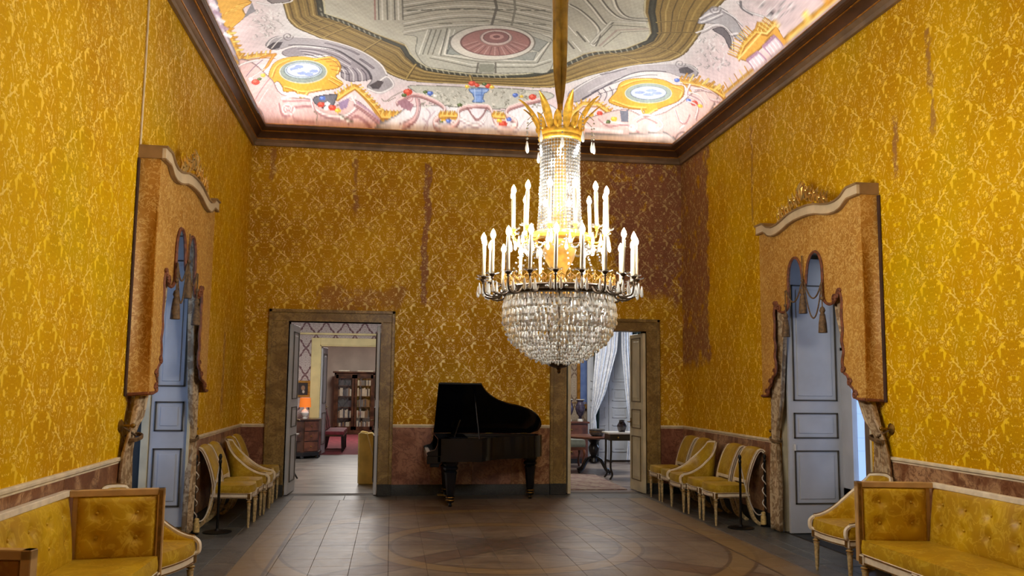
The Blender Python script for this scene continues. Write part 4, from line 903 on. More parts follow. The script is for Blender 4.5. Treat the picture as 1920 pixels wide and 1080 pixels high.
L1 176 160 172 9;2149 12654 2127 12666 2081 12672 2032 12670 2002 12664 2000 12654 2024 12646 2059 12642 2089 12646 2103 12652 2096 12660 2077 12662 2057 12662 2044 12660 2043 12656 2051 12654
F 120 118 126;883 12456 1183 12412 1181 12486 1108 12574 966 12568 862 12524
F 162 140 168;1215 12512 1376 12448 1339 12554 1250 12580
F 228 224 226;1955 12624 2080 12586 2257 12510 2727 12476 3166 12472 3541 12512 4264 12372 4396 12670 1907 12686
F 196 194 182;2246 12220 2958 12194 3497 12178 4231 12194 4327 12312 3722 12478 2985 12494 2727 12476 2469 12412 2303 12316
L1 132 130 116 9;2537 12450 2533 12466 2573 12470
L1 132 130 116 9;2879 12362 2895 12382 2872 12380
L1 226 222 208 9;2923 12462 2902 12476 2956 12476
L1 132 130 116 9;3496 12446 3476 12462 3528 12462
L1 132 130 116 9;3604 12312 3583 12330 3599 12340
L1 226 222 208 9;3063 12438 3086 12448 3071 12458
L1 226 222 208 9;3579 12284 3579 12306 3578 12320
L1 132 130 116 9;2725 12432 2719 12444 2736 12454
L1 132 130 116 9;2565 12432 2568 12448 2599 12456
L1 226 222 208 9;2488 12330 2496 12340 2523 12362
L1 132 130 116 9;3932 12294 3961 12302 3922 12322
L1 226 222 208 9;3738 12308 3711 12324 3728 12334
L1 132 130 116 9;2691 12348 2689 12368 2715 12374
L1 132 130 116 9;4013 12348 4041 12370 3984 12384
L1 226 222 208 9;2893 12354 2918 12372 2870 12384
L1 132 130 116 9;2518 12342 2543 12354 2527 12372
L1 226 222 208 9;3895 12378 3857 12394 3895 12396
L1 226 222 208 9;3916 12424 3887 12436 3930 12442
L1 132 130 116 9;2800 12386 2775 12406 2827 12402
L1 132 130 116 9;4153 12216 4131 12244 4187 12238
L1 132 130 116 9;3911 12196 3928 12222 3918 12220
L1 226 222 208 9;2456 12324 2481 12330 2422 12350
L1 132 130 116 9;2504 12282 2468 12302 2520 12308
L1 226 222 208 9;2634 12328 2643 12352 2671 12348
L1 132 130 116 9;2419 12466 2453 12478 2440 12492
L1 226 222 208 9;3510 12426 3473 12438 3496 12444
L1 132 130 116 9;4021 12140 4037 12150 4016 12172
L1 226 222 208 9;2722 12376 2726 12388 2741 12394
L1 132 130 116 9;2739 12328 2730 12340 2771 12360
L1 226 222 208 9;2585 12342 2565 12358 2571 12368
L1 132 130 116 9;4063 12256 4078 12276 4085 12278
L1 226 222 208 9;3761 12432 3772 12444 3778 12458
L1 132 130 116 9;3568 12212 3609 12238 3567 12246
L1 226 222 208 9;2473 12498 2500 12512 2493 12514
L1 132 130 116 9;2943 12284 2952 12294 2974 12310
L1 132 130 116 9;3646 12406 3658 12416 3670 12424
L1 226 222 208 9;3898 12328 3884 12346 3911 12350
L1 132 130 116 9;3927 12278 3962 12300 3902 12312
L1 226 222 208 9;2961 12424 2965 12436 2991 12438
L1 226 222 208 9;2462 12446 2468 12466 2471 12466
L1 132 130 116 9;4161 12160 4130 12188 4157 12192
L1 226 222 208 9;3976 12244 4010 12264 3967 12268
L1 132 130 116 9;2846 12478 2839 12488 2834 12506
L1 226 222 208 9;2697 12442 2670 12464 2701 12458
L1 132 130 116 9;4077 12248 4099 12266 4051 12272
L1 226 222 208 9;2657 12276 2623 12286 2691 12294
L1 226 222 208 9;2787 12434 2823 12446 2754 12466
L1 132 130 116 9;2480 12352 2484 12374 2504 12380
L1 132 130 116 9;3988 12404 4007 12410 3977 12428
L1 132 130 116 9;2827 12408 2818 12426 2807 12432
L1 226 222 208 9;2577 12296 2612 12308 2607 12324
L1 132 130 116 9;2470 12456 2435 12474 2436 12482
L1 226 222 208 9;2690 12328 2727 12342 2704 12358
L1 132 130 116 9;2599 12460 2632 12466 2603 12478
L1 226 222 208 9;3714 12162 3719 12188 3735 12184
L1 132 130 116 9;3892 12220 3919 12238 3873 12258
L1 226 222 208 9;3868 12362 3907 12372 3851 12384
L1 226 222 208 9;3037 12342 3020 12350 3037 12364
L1 226 222 208 9;2720 12406 2732 12416 2720 12438
L1 132 130 116 9;3018 12410 3046 12422 3056 12434
L1 226 222 208 9;2900 12468 2904 12476 2897 12494
L1 132 130 116 9;3857 12302 3847 12316 3895 12320
L1 226 222 208 9;4024 12398 4004 12412 4034 12426
L1 132 130 116 9;4144 12426 4127 12436 4147 12450
L1 226 222 208 9;3567 12200 3582 12226 3602 12238
L1 132 130 116 9;4090 12420 4057 12444 4077 12442
L1 132 130 116 9;3484 12284 3477 12310 3510 12304
L1 226 222 208 9;2840 12328 2819 12346 2822 12356
L1 132 130 116 9;4110 12390 4080 12402 4109 12418
L1 226 222 208 9;3085 12276 3074 12290 3115 12308
L1 132 130 116 9;3057 12348 3098 12368 3083 12366
L1 132 130 116 9;2554 12350 2521 12364 2577 12378
L1 226 222 208 9;3641 12184 3616 12196 3615 12210
L1 132 130 116 9;4157 12400 4135 12412 4196 12424
L1 226 222 208 9;3059 12342 3042 12360 3078 12368
L1 132 130 116 9;3863 12180 3876 12210 3843 12214
L1 226 222 208 9;3528 12276 3568 12292 3532 12314
L1 132 130 116 9;2429 12474 2400 12486 2429 12496
L1 226 222 208 9;2464 12334 2454 12358 2495 12360
L1 132 130 116 9;4106 12394 4098 12404 4118 12416
L1 226 222 208 9;2419 12500 2457 12510 2429 12520
L1 132 130 116 9;4074 12282 4083 12294 4061 12314
L1 226 222 208 9;2797 12226 2789 12250 2784 12264
L1 132 130 116 9;3673 12360 3706 12368 3654 12394
L1 226 222 208 9;4018 12158 4041 12166 3995 12184
L1 132 130 116 9;2922 12328 2956 12340 2897 12352
L1 226 222 208 9;2400 12250 2396 12270 2384 12280
L1 132 130 116 9;2584 12418 2576 12428 2585 12436
L1 226 222 208 9;2912 12248 2935 12260 2947 12274
L1 132 130 116 9;2678 12424 2698 12444 2654 12454
L1 226 222 208 9;3944 12240 3944 12260 3931 12278
L1 132 130 116 9;3674 12414 3672 12430 3655 12436
L1 226 222 208 9;3734 12438 3706 12446 3705 12460
L1 132 130 116 9;3818 12222 3819 12240 3846 12244
L1 226 222 208 9;2422 12388 2411 12400 2443 12414
L1 132 130 116 9;2547 12392 2572 12412 2513 12422
L1 226 222 208 9;2476 12428 2485 12450 2486 12444
L1 132 130 116 9;3598 12246 3625 12252 3590 12280
L1 226 222 208 9;2678 12410 2695 12428 2707 12432
L1 132 130 116 9;2647 12306 2639 12316 2663 12326
L1 226 222 208 9;2505 12486 2530 12494 2495 12510
L1 132 130 116 9;3506 12254 3505 12280 3474 12296
L1 226 222 208 9;3406 12234 3431 12242 3404 12268
L1 132 130 116 9;2848 12460 2865 12468 2824 12476
L1 226 222 208 9;3416 12236 3423 12260 3446 12256
L1 132 130 116 9;2992 12332 2984 12348 2992 12364
L1 226 222 208 9;2942 12314 2934 12324 2953 12338
L1 132 130 116 9;4073 12386 4053 12398 4098 12410
L1 226 222 208 9;2416 12418 2408 12438 2435 12448
L1 132 130 116 9;3676 12428 3661 12442 3648 12458
L1 226 222 208 9;2674 12386 2676 12406 2667 12406
L1 132 130 116 9;3073 12212 3059 12236 3045 12256
L1 132 130 116 9;3888 12188 3878 12216 3875 12226
L1 226 222 208 9;2541 12388 2555 12398 2531 12414
L1 132 130 116 9;3448 12222 3445 12252 3440 12260
L1 226 222 208 9;2757 12358 2760 12374 2775 12388
L1 132 130 116 9;3674 12402 3707 12412 3702 12426
L1 226 222 208 9;2855 12268 2877 12286 2826 12300
L1 132 130 116 9;2474 12354 2481 12372 2450 12372
L1 226 222 208 9;3447 12416 3472 12428 3456 12442
L1 132 130 116 9;3978 12296 4010 12308 3961 12322
L1 226 222 208 9;3732 12420 3732 12436 3708 12444
L1 226 222 208 9;2736 12402 2751 12418 2755 12424
L1 132 130 116 9;3944 12322 3977 12336 3962 12344
L1 226 222 208 9;2551 12484 2541 12490 2562 12510
L1 132 130 116 9;3807 12440 3845 12452 3790 12458
L1 226 222 208 9;2888 12396 2922 12400 2914 12424
L1 168 122 122 34;2066 12498 2153 12436 2331 12380 2624 12454 2776 12536 2690 12604 2620 12644 2752 12668 2898 12658 2986 12614 2978 12540 3103 12498 3415 12484 3514 12600 3606 12652 3776 12658 3863 12618 3705 12564 3714 12500 3837 12452 4193 12350
L1 228 190 186 40;2058 12476 2145 12412 2322 12352 2615 12428 2767 12516 2681 12588 2612 12634 2744 12660 2890 12648 2977 12600 2969 12522 3093 12476 3405 12462 3504 12584 3597 12642 3767 12650 3853 12604 3695 12546 3703 12478 3826 12428 4180 12320
L1 244 228 224 12;2057 12462 2145 12396 2321 12334 2614 12412 2766 12502 2680 12578 2611 12626 2743 12654 2889 12642 2976 12590 2968 12508 3091 12460 3403 12446 3503 12574 3596 12636 3766 12642 3852 12594 3693 12532 3701 12464 3823 12410 4177 12302
L1 150 110 110 22;3094 12490 3176 12562 3255 12602 3342 12556 3388 12478
F 226 218 222;3123 12502 3362 12492 3305 12558 3253 12586 3185 12562
L1 238 228 228 26;2995 12598 3147 12630 3260 12638 3367 12608 3396 12544
L1 178 160 168 10;2997 12612 3148 12640 3261 12648 3369 12620
L1 214 176 174 44;2343 12418 2367 12530 2318 12616 2193 12654 2068 12678
L1 150 108 112 14;2379 12416 2403 12530 2355 12624 2230 12660
L1 240 236 236 20;2142 12654 2119 12668 2068 12672 2016 12672 1983 12664 1981 12654 2007 12644 2045 12640 2078 12644 2092 12652 2085 12660 2065 12664 2043 12664 2029 12660 2028 12656 2036 12654
L1 190 140 140 14;2289 12412 2271 12444 2233 12458 2193 12454 2168 12436 2167 12412 2186 12392 2215 12384 2240 12392 2251 12408 2246 12424 2230 12432 2214 12432 2203 12426 2202 12418 2208 12412
F 168 128 138;2057 12462 2182 12426 2311 12494 2260 12558 2131 12528
L1 196 176 184 14;2494 12526 2552 12570 2520 12628 2468 12666
L1 196 176 184 14;2445 12612 2521 12642 2506 12674
L1 196 176 184 14;2623 12546 2537 12610
L1 240 236 236 20;2631 12640 2781 12666 2966 12664 3110 12630
L1 186 176 190 10;2632 12650 2782 12672 2967 12670 3111 12640
L1 240 236 236 20;3481 12622 3637 12660 3861 12650 3980 12570
L1 186 176 190 10;3483 12634 3638 12666 3863 12658 3982 12586
F 140 170 220;3104 12216 3373 12198 3371 12262 3329 12294 3320 12368 3350 12392 3326 12418 3189 12426 3159 12402 3183 12376 3149 12304 3113 12278
L0 190 208 236 14;3126 12256 3360 12242
L0 96 124 184 12;3160 12322 3323 12314
L0 104 132 190 14;3284 12214 3297 12412
L0 196 212 238 12;3176 12222 3206 12416
F 204 84 66;3184 12120 3172 12156 3135 12172 3096 12162 3077 12128 3089 12092 3126 12076 3165 12088
F 255 125 102;3140 12110 3130 12130 3106 12132 3092 12114 3102 12094 3126 12092
F 204 84 66;3245 12152 3236 12176 3209 12188 3180 12180 3166 12156 3175 12132 3202 12118 3231 12128
F 255 125 102;3212 12144 3205 12158 3187 12158 3177 12146 3184 12132 3202 12132
F 204 84 66;3414 12150 3404 12180 3372 12194 3338 12184 3321 12156 3331 12126 3363 12112 3397 12122
F 255 125 102;3376 12142 3367 12158 3346 12158 3334 12144 3342 12128 3363 12126
F 90 104 66;3346 12120 3338 12144 3314 12156 3287 12148 3274 12126 3282 12102 3306 12090 3333 12098
F 132 150 102;3316 12114 3309 12126 3293 12128 3284 12116 3291 12102 3307 12102
F 222 186 80;3460 12170 3452 12192 3428 12202 3401 12196 3388 12174 3396 12152 3420 12140 3447 12148
F 255 252 120;3430 12162 3423 12174 3407 12176 3398 12166 3404 12152 3421 12152
F 222 186 80;3100 12184 3092 12206 3068 12216 3041 12210 3029 12188 3037 12166 3062 12156 3088 12162
F 255 252 120;3071 12178 3064 12190 3048 12190 3039 12180 3046 12168 3062 12166
F 204 84 66;2282 12326 2263 12362 2216 12378 2167 12366 2146 12334 2165 12298 2212 12280 2261 12292
F 255 125 102;2227 12316 2213 12334 2182 12336 2166 12320 2181 12300 2211 12298
F 90 104 66;2201 12376 2190 12394 2163 12404 2135 12398 2123 12380 2134 12360 2161 12350 2189 12358
F 132 150 102;2170 12370 2161 12380 2143 12380 2134 12372 2143 12362 2161 12360
F 98 120 186;2583 12328 2571 12352 2538 12364 2505 12356 2490 12334 2502 12308 2534 12296 2568 12304
F 142 170 252;2545 12320 2535 12334 2514 12334 2503 12322 2513 12310 2534 12308
F 240 236 230;2639 12360 2632 12376 2612 12382 2591 12378 2582 12364 2589 12350 2609 12342 2630 12348
F 255 255 255;2616 12356 2610 12364 2597 12364 2590 12358 2596 12350 2609 12350
F 90 104 66;2496 12314 2487 12332 2465 12340 2442 12334 2432 12318 2440 12300 2463 12292 2486 12298
F 132 150 102;2470 12310 2463 12318 2449 12320 2441 12310 2448 12302 2462 12300
F 204 84 66;4105 12296 4093 12328 4054 12342 4010 12332 3988 12302 4000 12270 4039 12254 4083 12266
F 255 125 102;4056 12286 4046 12304 4019 12304 4004 12290 4014 12272 4040 12270
F 98 120 186;3830 12282 3820 12306 3791 12318 3758 12310 3742 12288 3752 12264 3781 12252 3813 12260
F 142 170 252;3793 12276 3785 12288 3766 12290 3754 12278 3762 12264 3782 12264
F 222 186 80;3910 12298 3903 12314 3884 12320 3862 12316 3851 12302 3857 12286 3877 12278 3898 12282
F 255 252 120;3885 12294 3880 12302 3867 12302 3859 12294 3864 12286 3877 12286
F 222 186 80;2804 12604 2791 12616 2758 12620 2724 12618 2709 12606 2721 12594 2755 12588 2789 12592
F 255 252 120;2765 12600 2755 12606 2734 12606 2723 12602 2733 12594 2754 12594
F 98 120 186;2875 12616 2863 12626 2832 12630 2801 12626 2787 12618 2799 12606 2830 12602 2861 12606
F 142 170 252;2839 12612 2830 12618 2810 12618 2800 12612 2809 12608 2829 12606
F 90 104 66;2755 12626 2746 12634 2723 12636 2699 12634 2689 12628 2698 12620 2721 12616 2744 12620
F 132 150 102;2728 12624 2721 12628 2706 12628 2698 12624 2705 12620 2720 12620
F 222 186 80;2940 12600 2930 12610 2905 12614 2878 12610 2866 12602 2876 12592 2902 12588 2928 12590
F 255 252 120;2910 12598 2902 12602 2886 12602 2877 12598 2885 12592 2901 12592
F 90 104 66;3022 12464 3012 12480 2984 12488 2955 12482 2942 12468 2952 12450 2980 12442 3009 12448
F 132 150 102;2989 12458 2981 12468 2963 12468 2953 12460 2962 12452 2980 12450
F 204 84 66;3716 12616 3699 12632 3652 12638 3604 12634 3582 12620 3599 12604 3646 12596 3694 12602
F 255 125 102;3662 12612 3648 12620 3617 12620 3601 12614 3615 12604 3645 12604
F 98 120 186;3779 12582 3768 12594 3740 12598 3710 12594 3696 12584 3707 12572 3735 12566 3765 12570
F 142 170 252;3745 12578 3737 12584 3718 12584 3708 12580 3716 12572 3735 12572
F 222 186 80;3631 12596 3620 12606 3592 12612 3562 12608 3549 12598 3559 12588 3588 12582 3617 12586
F 255 252 120;3597 12592 3589 12598 3570 12598 3561 12594 3569 12588 3587 12588
F 240 236 230;3853 12622 3844 12630 3820 12632 3796 12630 3785 12624 3794 12616 3817 12612 3841 12614
F 255 255 255;3825 12620 3818 12624 3803 12624 3795 12620 3802 12616 3817 12616
L0 222 172 74 50;2699 12578 2937 12570
L0 204 150 62 24;2698 12568 2710 12546
L0 242 208 120 24;2732 12568 2744 12546
L0 204 150 62 24;2766 12566 2778 12544
L0 242 208 120 24;2800 12566 2811 12542
L0 204 150 62 24;2834 12564 2846 12542
L0 242 208 120 24;2868 12564 2879 12540
L0 204 150 62 24;2902 12562 2914 12540
L0 242 208 120 16;2707 12588 2945 12580
L0 170 116 48 14;2712 12600 2950 12594
L0 222 172 74 50;3490 12552 3659 12558
L0 204 150 62 24;3491 12542 3506 12518
L0 242 208 120 24;3524 12544 3540 12520
L0 204 150 62 24;3558 12544 3574 12522
L0 242 208 120 24;3592 12546 3607 12522
L0 204 150 62 24;3626 12548 3641 12524
L0 242 208 120 16;3499 12564 3668 12568
L0 170 116 48 14;3505 12578 3674 12584
F 98 120 186;1033 12472 1019 12490 987 12498 954 12492 942 12476 956 12456 989 12446 1021 12454
F 142 170 252;997 12466 986 12476 966 12476 956 12468 967 12458 987 12456
F 204 84 66;1020 12538 1004 12554 967 12562 929 12558 914 12540 931 12522 968 12514 1005 12520
F 255 125 102;978 12532 966 12542 942 12542 930 12534 943 12524 967 12522
F 240 236 230;1095 12528 1083 12542 1055 12548 1028 12544 1017 12532 1029 12518 1057 12510 1084 12516
F 255 255 255;1064 12524 1055 12532 1037 12532 1029 12526 1038 12518 1055 12518
F 204 84 66;1183 12560 1166 12578 1125 12586 1085 12580 1069 12564 1086 12546 1126 12536 1166 12542
F 255 125 102;1137 12554 1124 12564 1099 12566 1086 12556 1099 12546 1125 12546
F 240 236 230;1072 12570 1062 12580 1037 12584 1012 12582 1002 12572 1012 12560 1038 12554 1062 12558
F 255 255 255;1044 12566 1036 12572 1020 12572 1012 12566 1021 12560 1036 12560
F 222 186 80;1252 12584 1238 12598 1205 12604 1173 12598 1159 12588 1173 12574 1206 12566 1238 12572
F 255 252 120;1215 12580 1204 12588 1183 12588 1173 12582 1183 12574 1204 12574
F 240 236 230;1303 12632 1293 12638 1268 12642 1243 12640 1232 12632 1242 12624 1268 12620 1293 12624
F 255 255 255;1275 12628 1267 12632 1251 12634 1243 12630 1251 12626 1267 12624
F 240 236 230;1386 12650 1378 12654 1358 12656 1337 12656 1329 12650 1337 12646 1357 12644 1378 12644
F 255 255 255;1363 12648 1357 12650 1344 12652 1337 12648 1344 12646 1357 12646
F 204 84 66;195 11873 175 11901 146 11843 125 11733 122 11643 140 11625 169 11681 192 11783
F 255 125 102;168 11761 155 11767 140 11713 136 11657 148 11655 164 11707
F 222 186 80;280 11807 266 11831 245 11805 229 11745 227 11689 240 11667 261 11693 278 11749
F 255 252 120;260 11745 252 11753 240 11725 237 11691 246 11683 257 11711
F 240 236 230;148 11611 138 11623 122 11585 110 11521 109 11469 119 11461 134 11499 147 11559
F 255 255 255;134 11543 127 11543 118 11511 116 11479 123 11479 132 11511
F 90 104 66;224 11825 213 11843 197 11817 184 11763 182 11717 193 11701 209 11727 222 11777
F 132 150 102;209 11769 202 11775 193 11749 190 11721 197 11717 206 11741
L1 120 116 100 9;1214 12608 1303 12632 1429 12654
L1 120 116 100 9;860 12600 912 12624 894 12658
L1 120 116 100 9;1838 12442 1892 12470 1998 12402 2138 12326
L1 120 116 100 9;1927 12468 2034 12418
F 174 168 170;4563 12202 4732 11989 5038 11675 5372 11369 5752 11013 5946 10819 6074 10845 6091 11061 5959 11269 5777 11343 5479 11597 5197 11881 4983 12146 4803 12308 4636 12340
L1 206 200 200 15;4856 12156 5155 11885 5492 11639 5694 11473
L1 92 86 94 15;4910 12168 5211 11935 5517 11697 5710 11527
L1 206 200 200 15;4965 12180 5266 11981 5541 11751 5726 11579
L1 92 86 94 15;5020 12192 5322 12028 5565 11803 5743 11633
L1 206 200 200 15;5076 12204 5377 12072 5589 11855 5760 11687
L1 224 220 218 26;4590 12226 4757 12004 5044 11695 5379 11393 5758 11033 5952 10837 6080 10861
L1 88 82 92 22;4798 12286 4998 12118 5218 11879 5472 11573 5771 11323
L0 132 126 132 36;4955 11763 5140 11663 5257 11551
F 90 84 88;5875 11081 5938 10911 6044 10927 6019 11085 5927 11175
L1 130 124 126 12;5900 10859 5910 10947 5891 11019 5856 11047 5819 11021 5799 10961 5800 10899 5819 10859 5845 10855 5867 10883 5874 10923 5868 10959 5854 10973 5841 10967 5834 10947 5834 10929
L1 212 206 204 13;5188 12014 5261 12126 5279 12280
L1 100 94 102 13;5147 12036 5222 12144 5231 12282
L1 212 206 204 13;5105 12058 5182 12160 5183 12286
L1 100 94 102 13;5062 12078 5143 12176 5136 12288
L1 212 206 204 13;5020 12100 5103 12192 5088 12292
L1 100 94 102 13;4977 12120 5063 12208 5041 12294
F 222 172 74;5261 12126 5277 11941 5395 11823 5603 11731 5815 11591 5976 11567 6072 11449 6150 11645 6162 11871 6125 12152 6010 12350 5818 12460 5758 12406 5532 12398 5274 12348 5192 12286
L1 242 208 120 22;5315 12004 5506 11837 5687 11727
L1 170 116 48 12;5333 12030 5525 11867 5708 11759
L1 242 208 120 22;5962 11653 6097 11583 6139 11801
L1 170 116 48 12;5980 11677 6114 11601 6156 11819
L1 242 208 120 22;5257 12282 5520 12356 5790 12364
L1 170 116 48 12;5273 12302 5536 12374 5807 12382
L1 242 208 120 22;5730 12388 5818 12460 5969 12364
L1 170 116 48 12;5746 12404 5834 12476 5985 12380
F 160 172 164;6029 11845 6046 11949 6036 12076 5992 12184 5914 12256 5812 12288 5702 12290 5596 12272 5509 12242 5446 12198 5413 12142 5415 12084 5448 12024 5510 11967 5592 11913 5684 11859 5777 11811 5862 11771 5934 11757 5991 11781
L1 210 210 196 16;6029 11845 6046 11949 6036 12076 5992 12184 5914 12256 5812 12288 5702 12290 5596 12272 5509 12242 5446 12198 5413 12142 5415 12084 5448 12024 5510 11967 5592 11913 5684 11859 5777 11811 5862 11771 5934 11757 5991 11781 6029 11845
F 196 206 228;5980 11921 5990 11993 5976 12076 5937 12150 5875 12204 5796 12232 5710 12238 5627 12226 5558 12202 5509 12170 5485 12132 5487 12090 5515 12048 5565 12008 5630 11965 5705 11927 5781 11895 5849 11869 5907 11859 5952 11875
F 158 172 210;5703 12098 5688 12124 5636 12140 5579 12136 5551 12118 5568 12098 5620 12082 5675 12080
F 158 172 210;5836 12104 5823 12136 5774 12160 5719 12164 5691 12146 5707 12122 5756 12100 5809 12090
F 158 172 210;5934 11993 5924 12038 5882 12080 5831 12096 5803 12082 5816 12048 5860 12010 5908 11985
F 158 172 210;5844 11985 5833 12024 5787 12058 5735 12068 5707 12052 5721 12022 5767 11989 5817 11973
L0 222 172 74 70;5991 11363 6212 11059 6380 10815
L0 204 150 62 24;5983 11331 5976 11217
L0 242 208 120 24;6019 11293 6012 11181
L0 204 150 62 24;6054 11255 6046 11143
L0 242 208 120 24;6088 11213 6080 11103
L0 204 150 62 24;6120 11169 6113 11061
L0 242 208 120 24;6152 11123 6144 11015
L0 204 150 62 24;6182 11073 6177 10965
L0 242 208 120 24;6214 11023 6221 10911
L0 204 150 62 24;6246 10995 6252 10883
L0 242 208 120 24;6277 10963 6282 10851
L0 204 150 62 24;6305 10927 6309 10813
L0 242 208 120 24;6331 10885 6335 10773
L0 204 150 62 24;6355 10839 6359 10727
L0 242 208 120 16;6009 11391 6227 11077 6388 10817
L0 170 116 48 14;6029 11437 6243 11111 6398 10833
L0 212 158 70 50;6029 11353 6216 11471
L0 222 172 74 60;4671 12508 4813 12352 5030 12340 5282 12466
L0 204 150 62 24;4656 12498 4622 12464
L0 242 208 120 24;4690 12466 4654 12428
L0 204 150 62 24;4723 12432 4687 12392
L0 242 208 120 24;4755 12396 4718 12352
L0 204 150 62 24;4792 12352 4783 12302
L0 242 208 120 24;4843 12332 4855 12284
L0 204 150 62 24;4899 12330 4911 12282
L0 242 208 120 24;4955 12326 4966 12278
L0 204 150 62 24;5018 12324 5057 12290
L0 242 208 120 24;5075 12346 5123 12320
L0 204 150 62 24;5129 12376 5177 12350
L0 242 208 120 24;5182 12402 5231 12378
L0 204 150 62 24;5236 12428 5284 12404
L0 242 208 120 16;4683 12522 4826 12372 5043 12360 5295 12482
L0 170 116 48 14;4691 12542 4837 12400 5055 12390 5306 12506
F 224 196 190;5088 12490 5488 12400 5823 12478 6103 12362 6186 11941 6204 11379 6299 11075 6389 10995 6325 12636 4820 12682 4923 12544
L1 240 226 224 26;6138 11549 6255 11349 6353 11333
L1 170 140 150 22;6184 11559 6303 11425 6354 11451
L1 240 226 224 26;6185 12202 6292 12324 6367 12282 6356 12450
L1 172 128 130 12;6209 12208 6322 12346 6366 12214 6337 11939
L1 240 226 224 26;5655 12518 5818 12460 6034 12500 6122 12566 6044 12610
L1 172 128 130 12;5708 12546 5830 12502 6025 12548
L1 240 226 224 22;5153 12576 5372 12556 5679 12608
L1 172 128 130 12;5099 12538 5271 12598 5536 12578 5778 12636
L1 240 232 232 20;4870 12608 5097 12622 5505 12632
L1 240 226 224 16;6051 12588 6036 12608 5994 12616 5948 12614 5916 12602 5911 12586 5930 12572 5962 12568 5992 12574 6007 12584 6003 12594 5987 12600 5968 12600 5955 12596 5953 12590 5959 12588
L1 240 226 224 14;5722 12596 5708 12612 5674 12620 5636 12618 5610 12608 5606 12596 5622 12584 5649 12582 5673 12586 5685 12594 5682 12602 5668 12606 5652 12606 5642 12604 5640 12598 5645 12596
F 126 128 140;5405 12424 5537 12418 5573 12550 5462 12554
F 222 186 80;5396 12526 5385 12544 5349 12552 5310 12548 5289 12530 5301 12512 5336 12502 5376 12510
F 255 252 120;5352 12522 5342 12530 5318 12532 5304 12522 5313 12512 5337 12512
F 90 104 66;5301 12558 5292 12570 5265 12576 5236 12572 5221 12562 5230 12548 5257 12542 5286 12546
F 132 150 102;5268 12554 5261 12562 5243 12562 5232 12556 5240 12550 5257 12548
F 204 84 66;6310 11525 6315 11585 6305 11665 6284 11715 6263 11703 6257 11639 6269 11563 6291 11517
F 255 125 102;6287 11583 6288 11621 6277 11661 6265 11661 6264 11623 6275 11583
F 222 186 80;6354 11451 6358 11495 6351 11559 6337 11601 6324 11599 6319 11551 6327 11491 6341 11449
F 255 252 120;6339 11501 6340 11529 6333 11563 6325 11567 6324 11537 6331 11505
F 98 120 186;6246 11629 6250 11673 6242 11727 6224 11755 6209 11743 6205 11699 6214 11647 6231 11619
F 142 170 252;6228 11665 6229 11693 6220 11717 6211 11715 6210 11687 6219 11663
F 98 120 186;5991 11363 5996 11413 5982 11461 5958 11477 5937 11451 5932 11399 5946 11353 5971 11339
F 142 170 252;5964 11383 5965 11413 5953 11433 5940 11423 5940 11393 5952 11373
F 204 84 66;5155 12472 5145 12490 5112 12498 5076 12492 5058 12476 5067 12456 5099 12446 5135 12452
F 255 125 102;5114 12466 5105 12476 5083 12476 5070 12468 5079 12456 5101 12456
F 222 186 80;5018 12494 5009 12508 4983 12516 4953 12510 4938 12496 4947 12482 4973 12474 5003 12480
F 255 252 120;4985 12490 4978 12498 4960 12498 4949 12490 4956 12482 4974 12482
F 238 232 230;4836 12652 5552 12640 6315 12602 6389 12552 6245 12674 4799 12686
L1 156 154 152 9;5901 10391 5910 10417 5898 10467
L1 234 232 230 9;5939 10025 5932 10079 5949 10125
L1 156 154 152 9;6018 9665 6038 9685 6059 9691
L1 234 232 230 9;6104 10319 6114 10363 6139 10339
L1 156 154 152 9;6220 10187 6242 10165 6244 10245
L1 234 232 230 9;6171 10381 6196 10365 6185 10473
L1 156 154 152 9;6200 10175 6206 10215 6224 10211
L1 234 232 230 9;6010 10147 6034 10149 6044 10197
L1 156 154 152 9;6011 9675 6031 9701 6024 9713
L1 234 232 230 9;5806 10095 5829 10107 5806 10175
L1 156 154 152 9;6087 10345 6108 10349 6120 10343
L1 234 232 230 9;5913 10003 5918 10045 5933 10057
L1 156 154 152 9;5872 10075 5876 10131 5891 10145
L1 234 232 230 9;6013 10137 6035 10155 6031 10229
L1 156 154 152 9;5852 10007 5870 10037 5850 10071
L1 234 232 230 9;5984 10011 5980 10067 6004 10037
L1 156 154 152 9;5913 9867 5940 9891 5915 9923
L1 234 232 230 9;6141 10011 6135 10057 6175 10029
L1 156 154 152 9;5994 10351 6001 10405 6023 10431
L1 234 232 230 9;6153 10479 6156 10531 6178 10543
L1 156 154 152 9;6021 10649 6045 10659 6023 10763
L1 234 232 230 9;6193 10405 6211 10441 6202 10469
L1 156 154 152 9;6147 10227 6170 10249 6178 10263
L1 234 232 230 9;6158 10133 6165 10185 6169 10215
L1 156 154 152 9;6009 10081 6012 10145 6014 10185
L1 234 232 230 9;6070 10079 6086 10093 6102 10087
L1 156 154 152 9;6044 10125 6063 10145 6092 10155
L1 234 232 230 9;6002 9677 6000 9727 6031 9705
L1 156 154 152 9;5919 9815 5940 9845 5930 9863
L1 234 232 230 9;6082 10409 6101 10445 6101 10443
L1 156 154 152 9;5929 9811 5949 9823 5971 9837
L1 234 232 230 9;5912 9929 5942 9955 5947 9979
L1 156 154 152 9;6153 10271 6169 10275 6186 10319
L1 234 232 230 9;5809 10111 5830 10121 5825 10203
L1 156 154 152 9;6116 10555 6119 10601 6123 10663
L1 234 232 230 9;6054 9773 6060 9819 6047 9841
L1 156 154 152 9;5955 10171 5971 10205 5966 10239
L1 234 232 230 9;5878 10049 5901 10061 5892 10097
L1 156 154 152 9;6203 10279 6203 10345 6237 10277
L1 234 232 230 9;6216 10355 6209 10421 6212 10443
L1 156 154 152 9;5761 10001 5779 10025 5801 10035
L1 234 232 230 9;6036 9741 6049 9765 6069 9763
L1 156 154 152 9;5919 10309 5923 10367 5945 10329
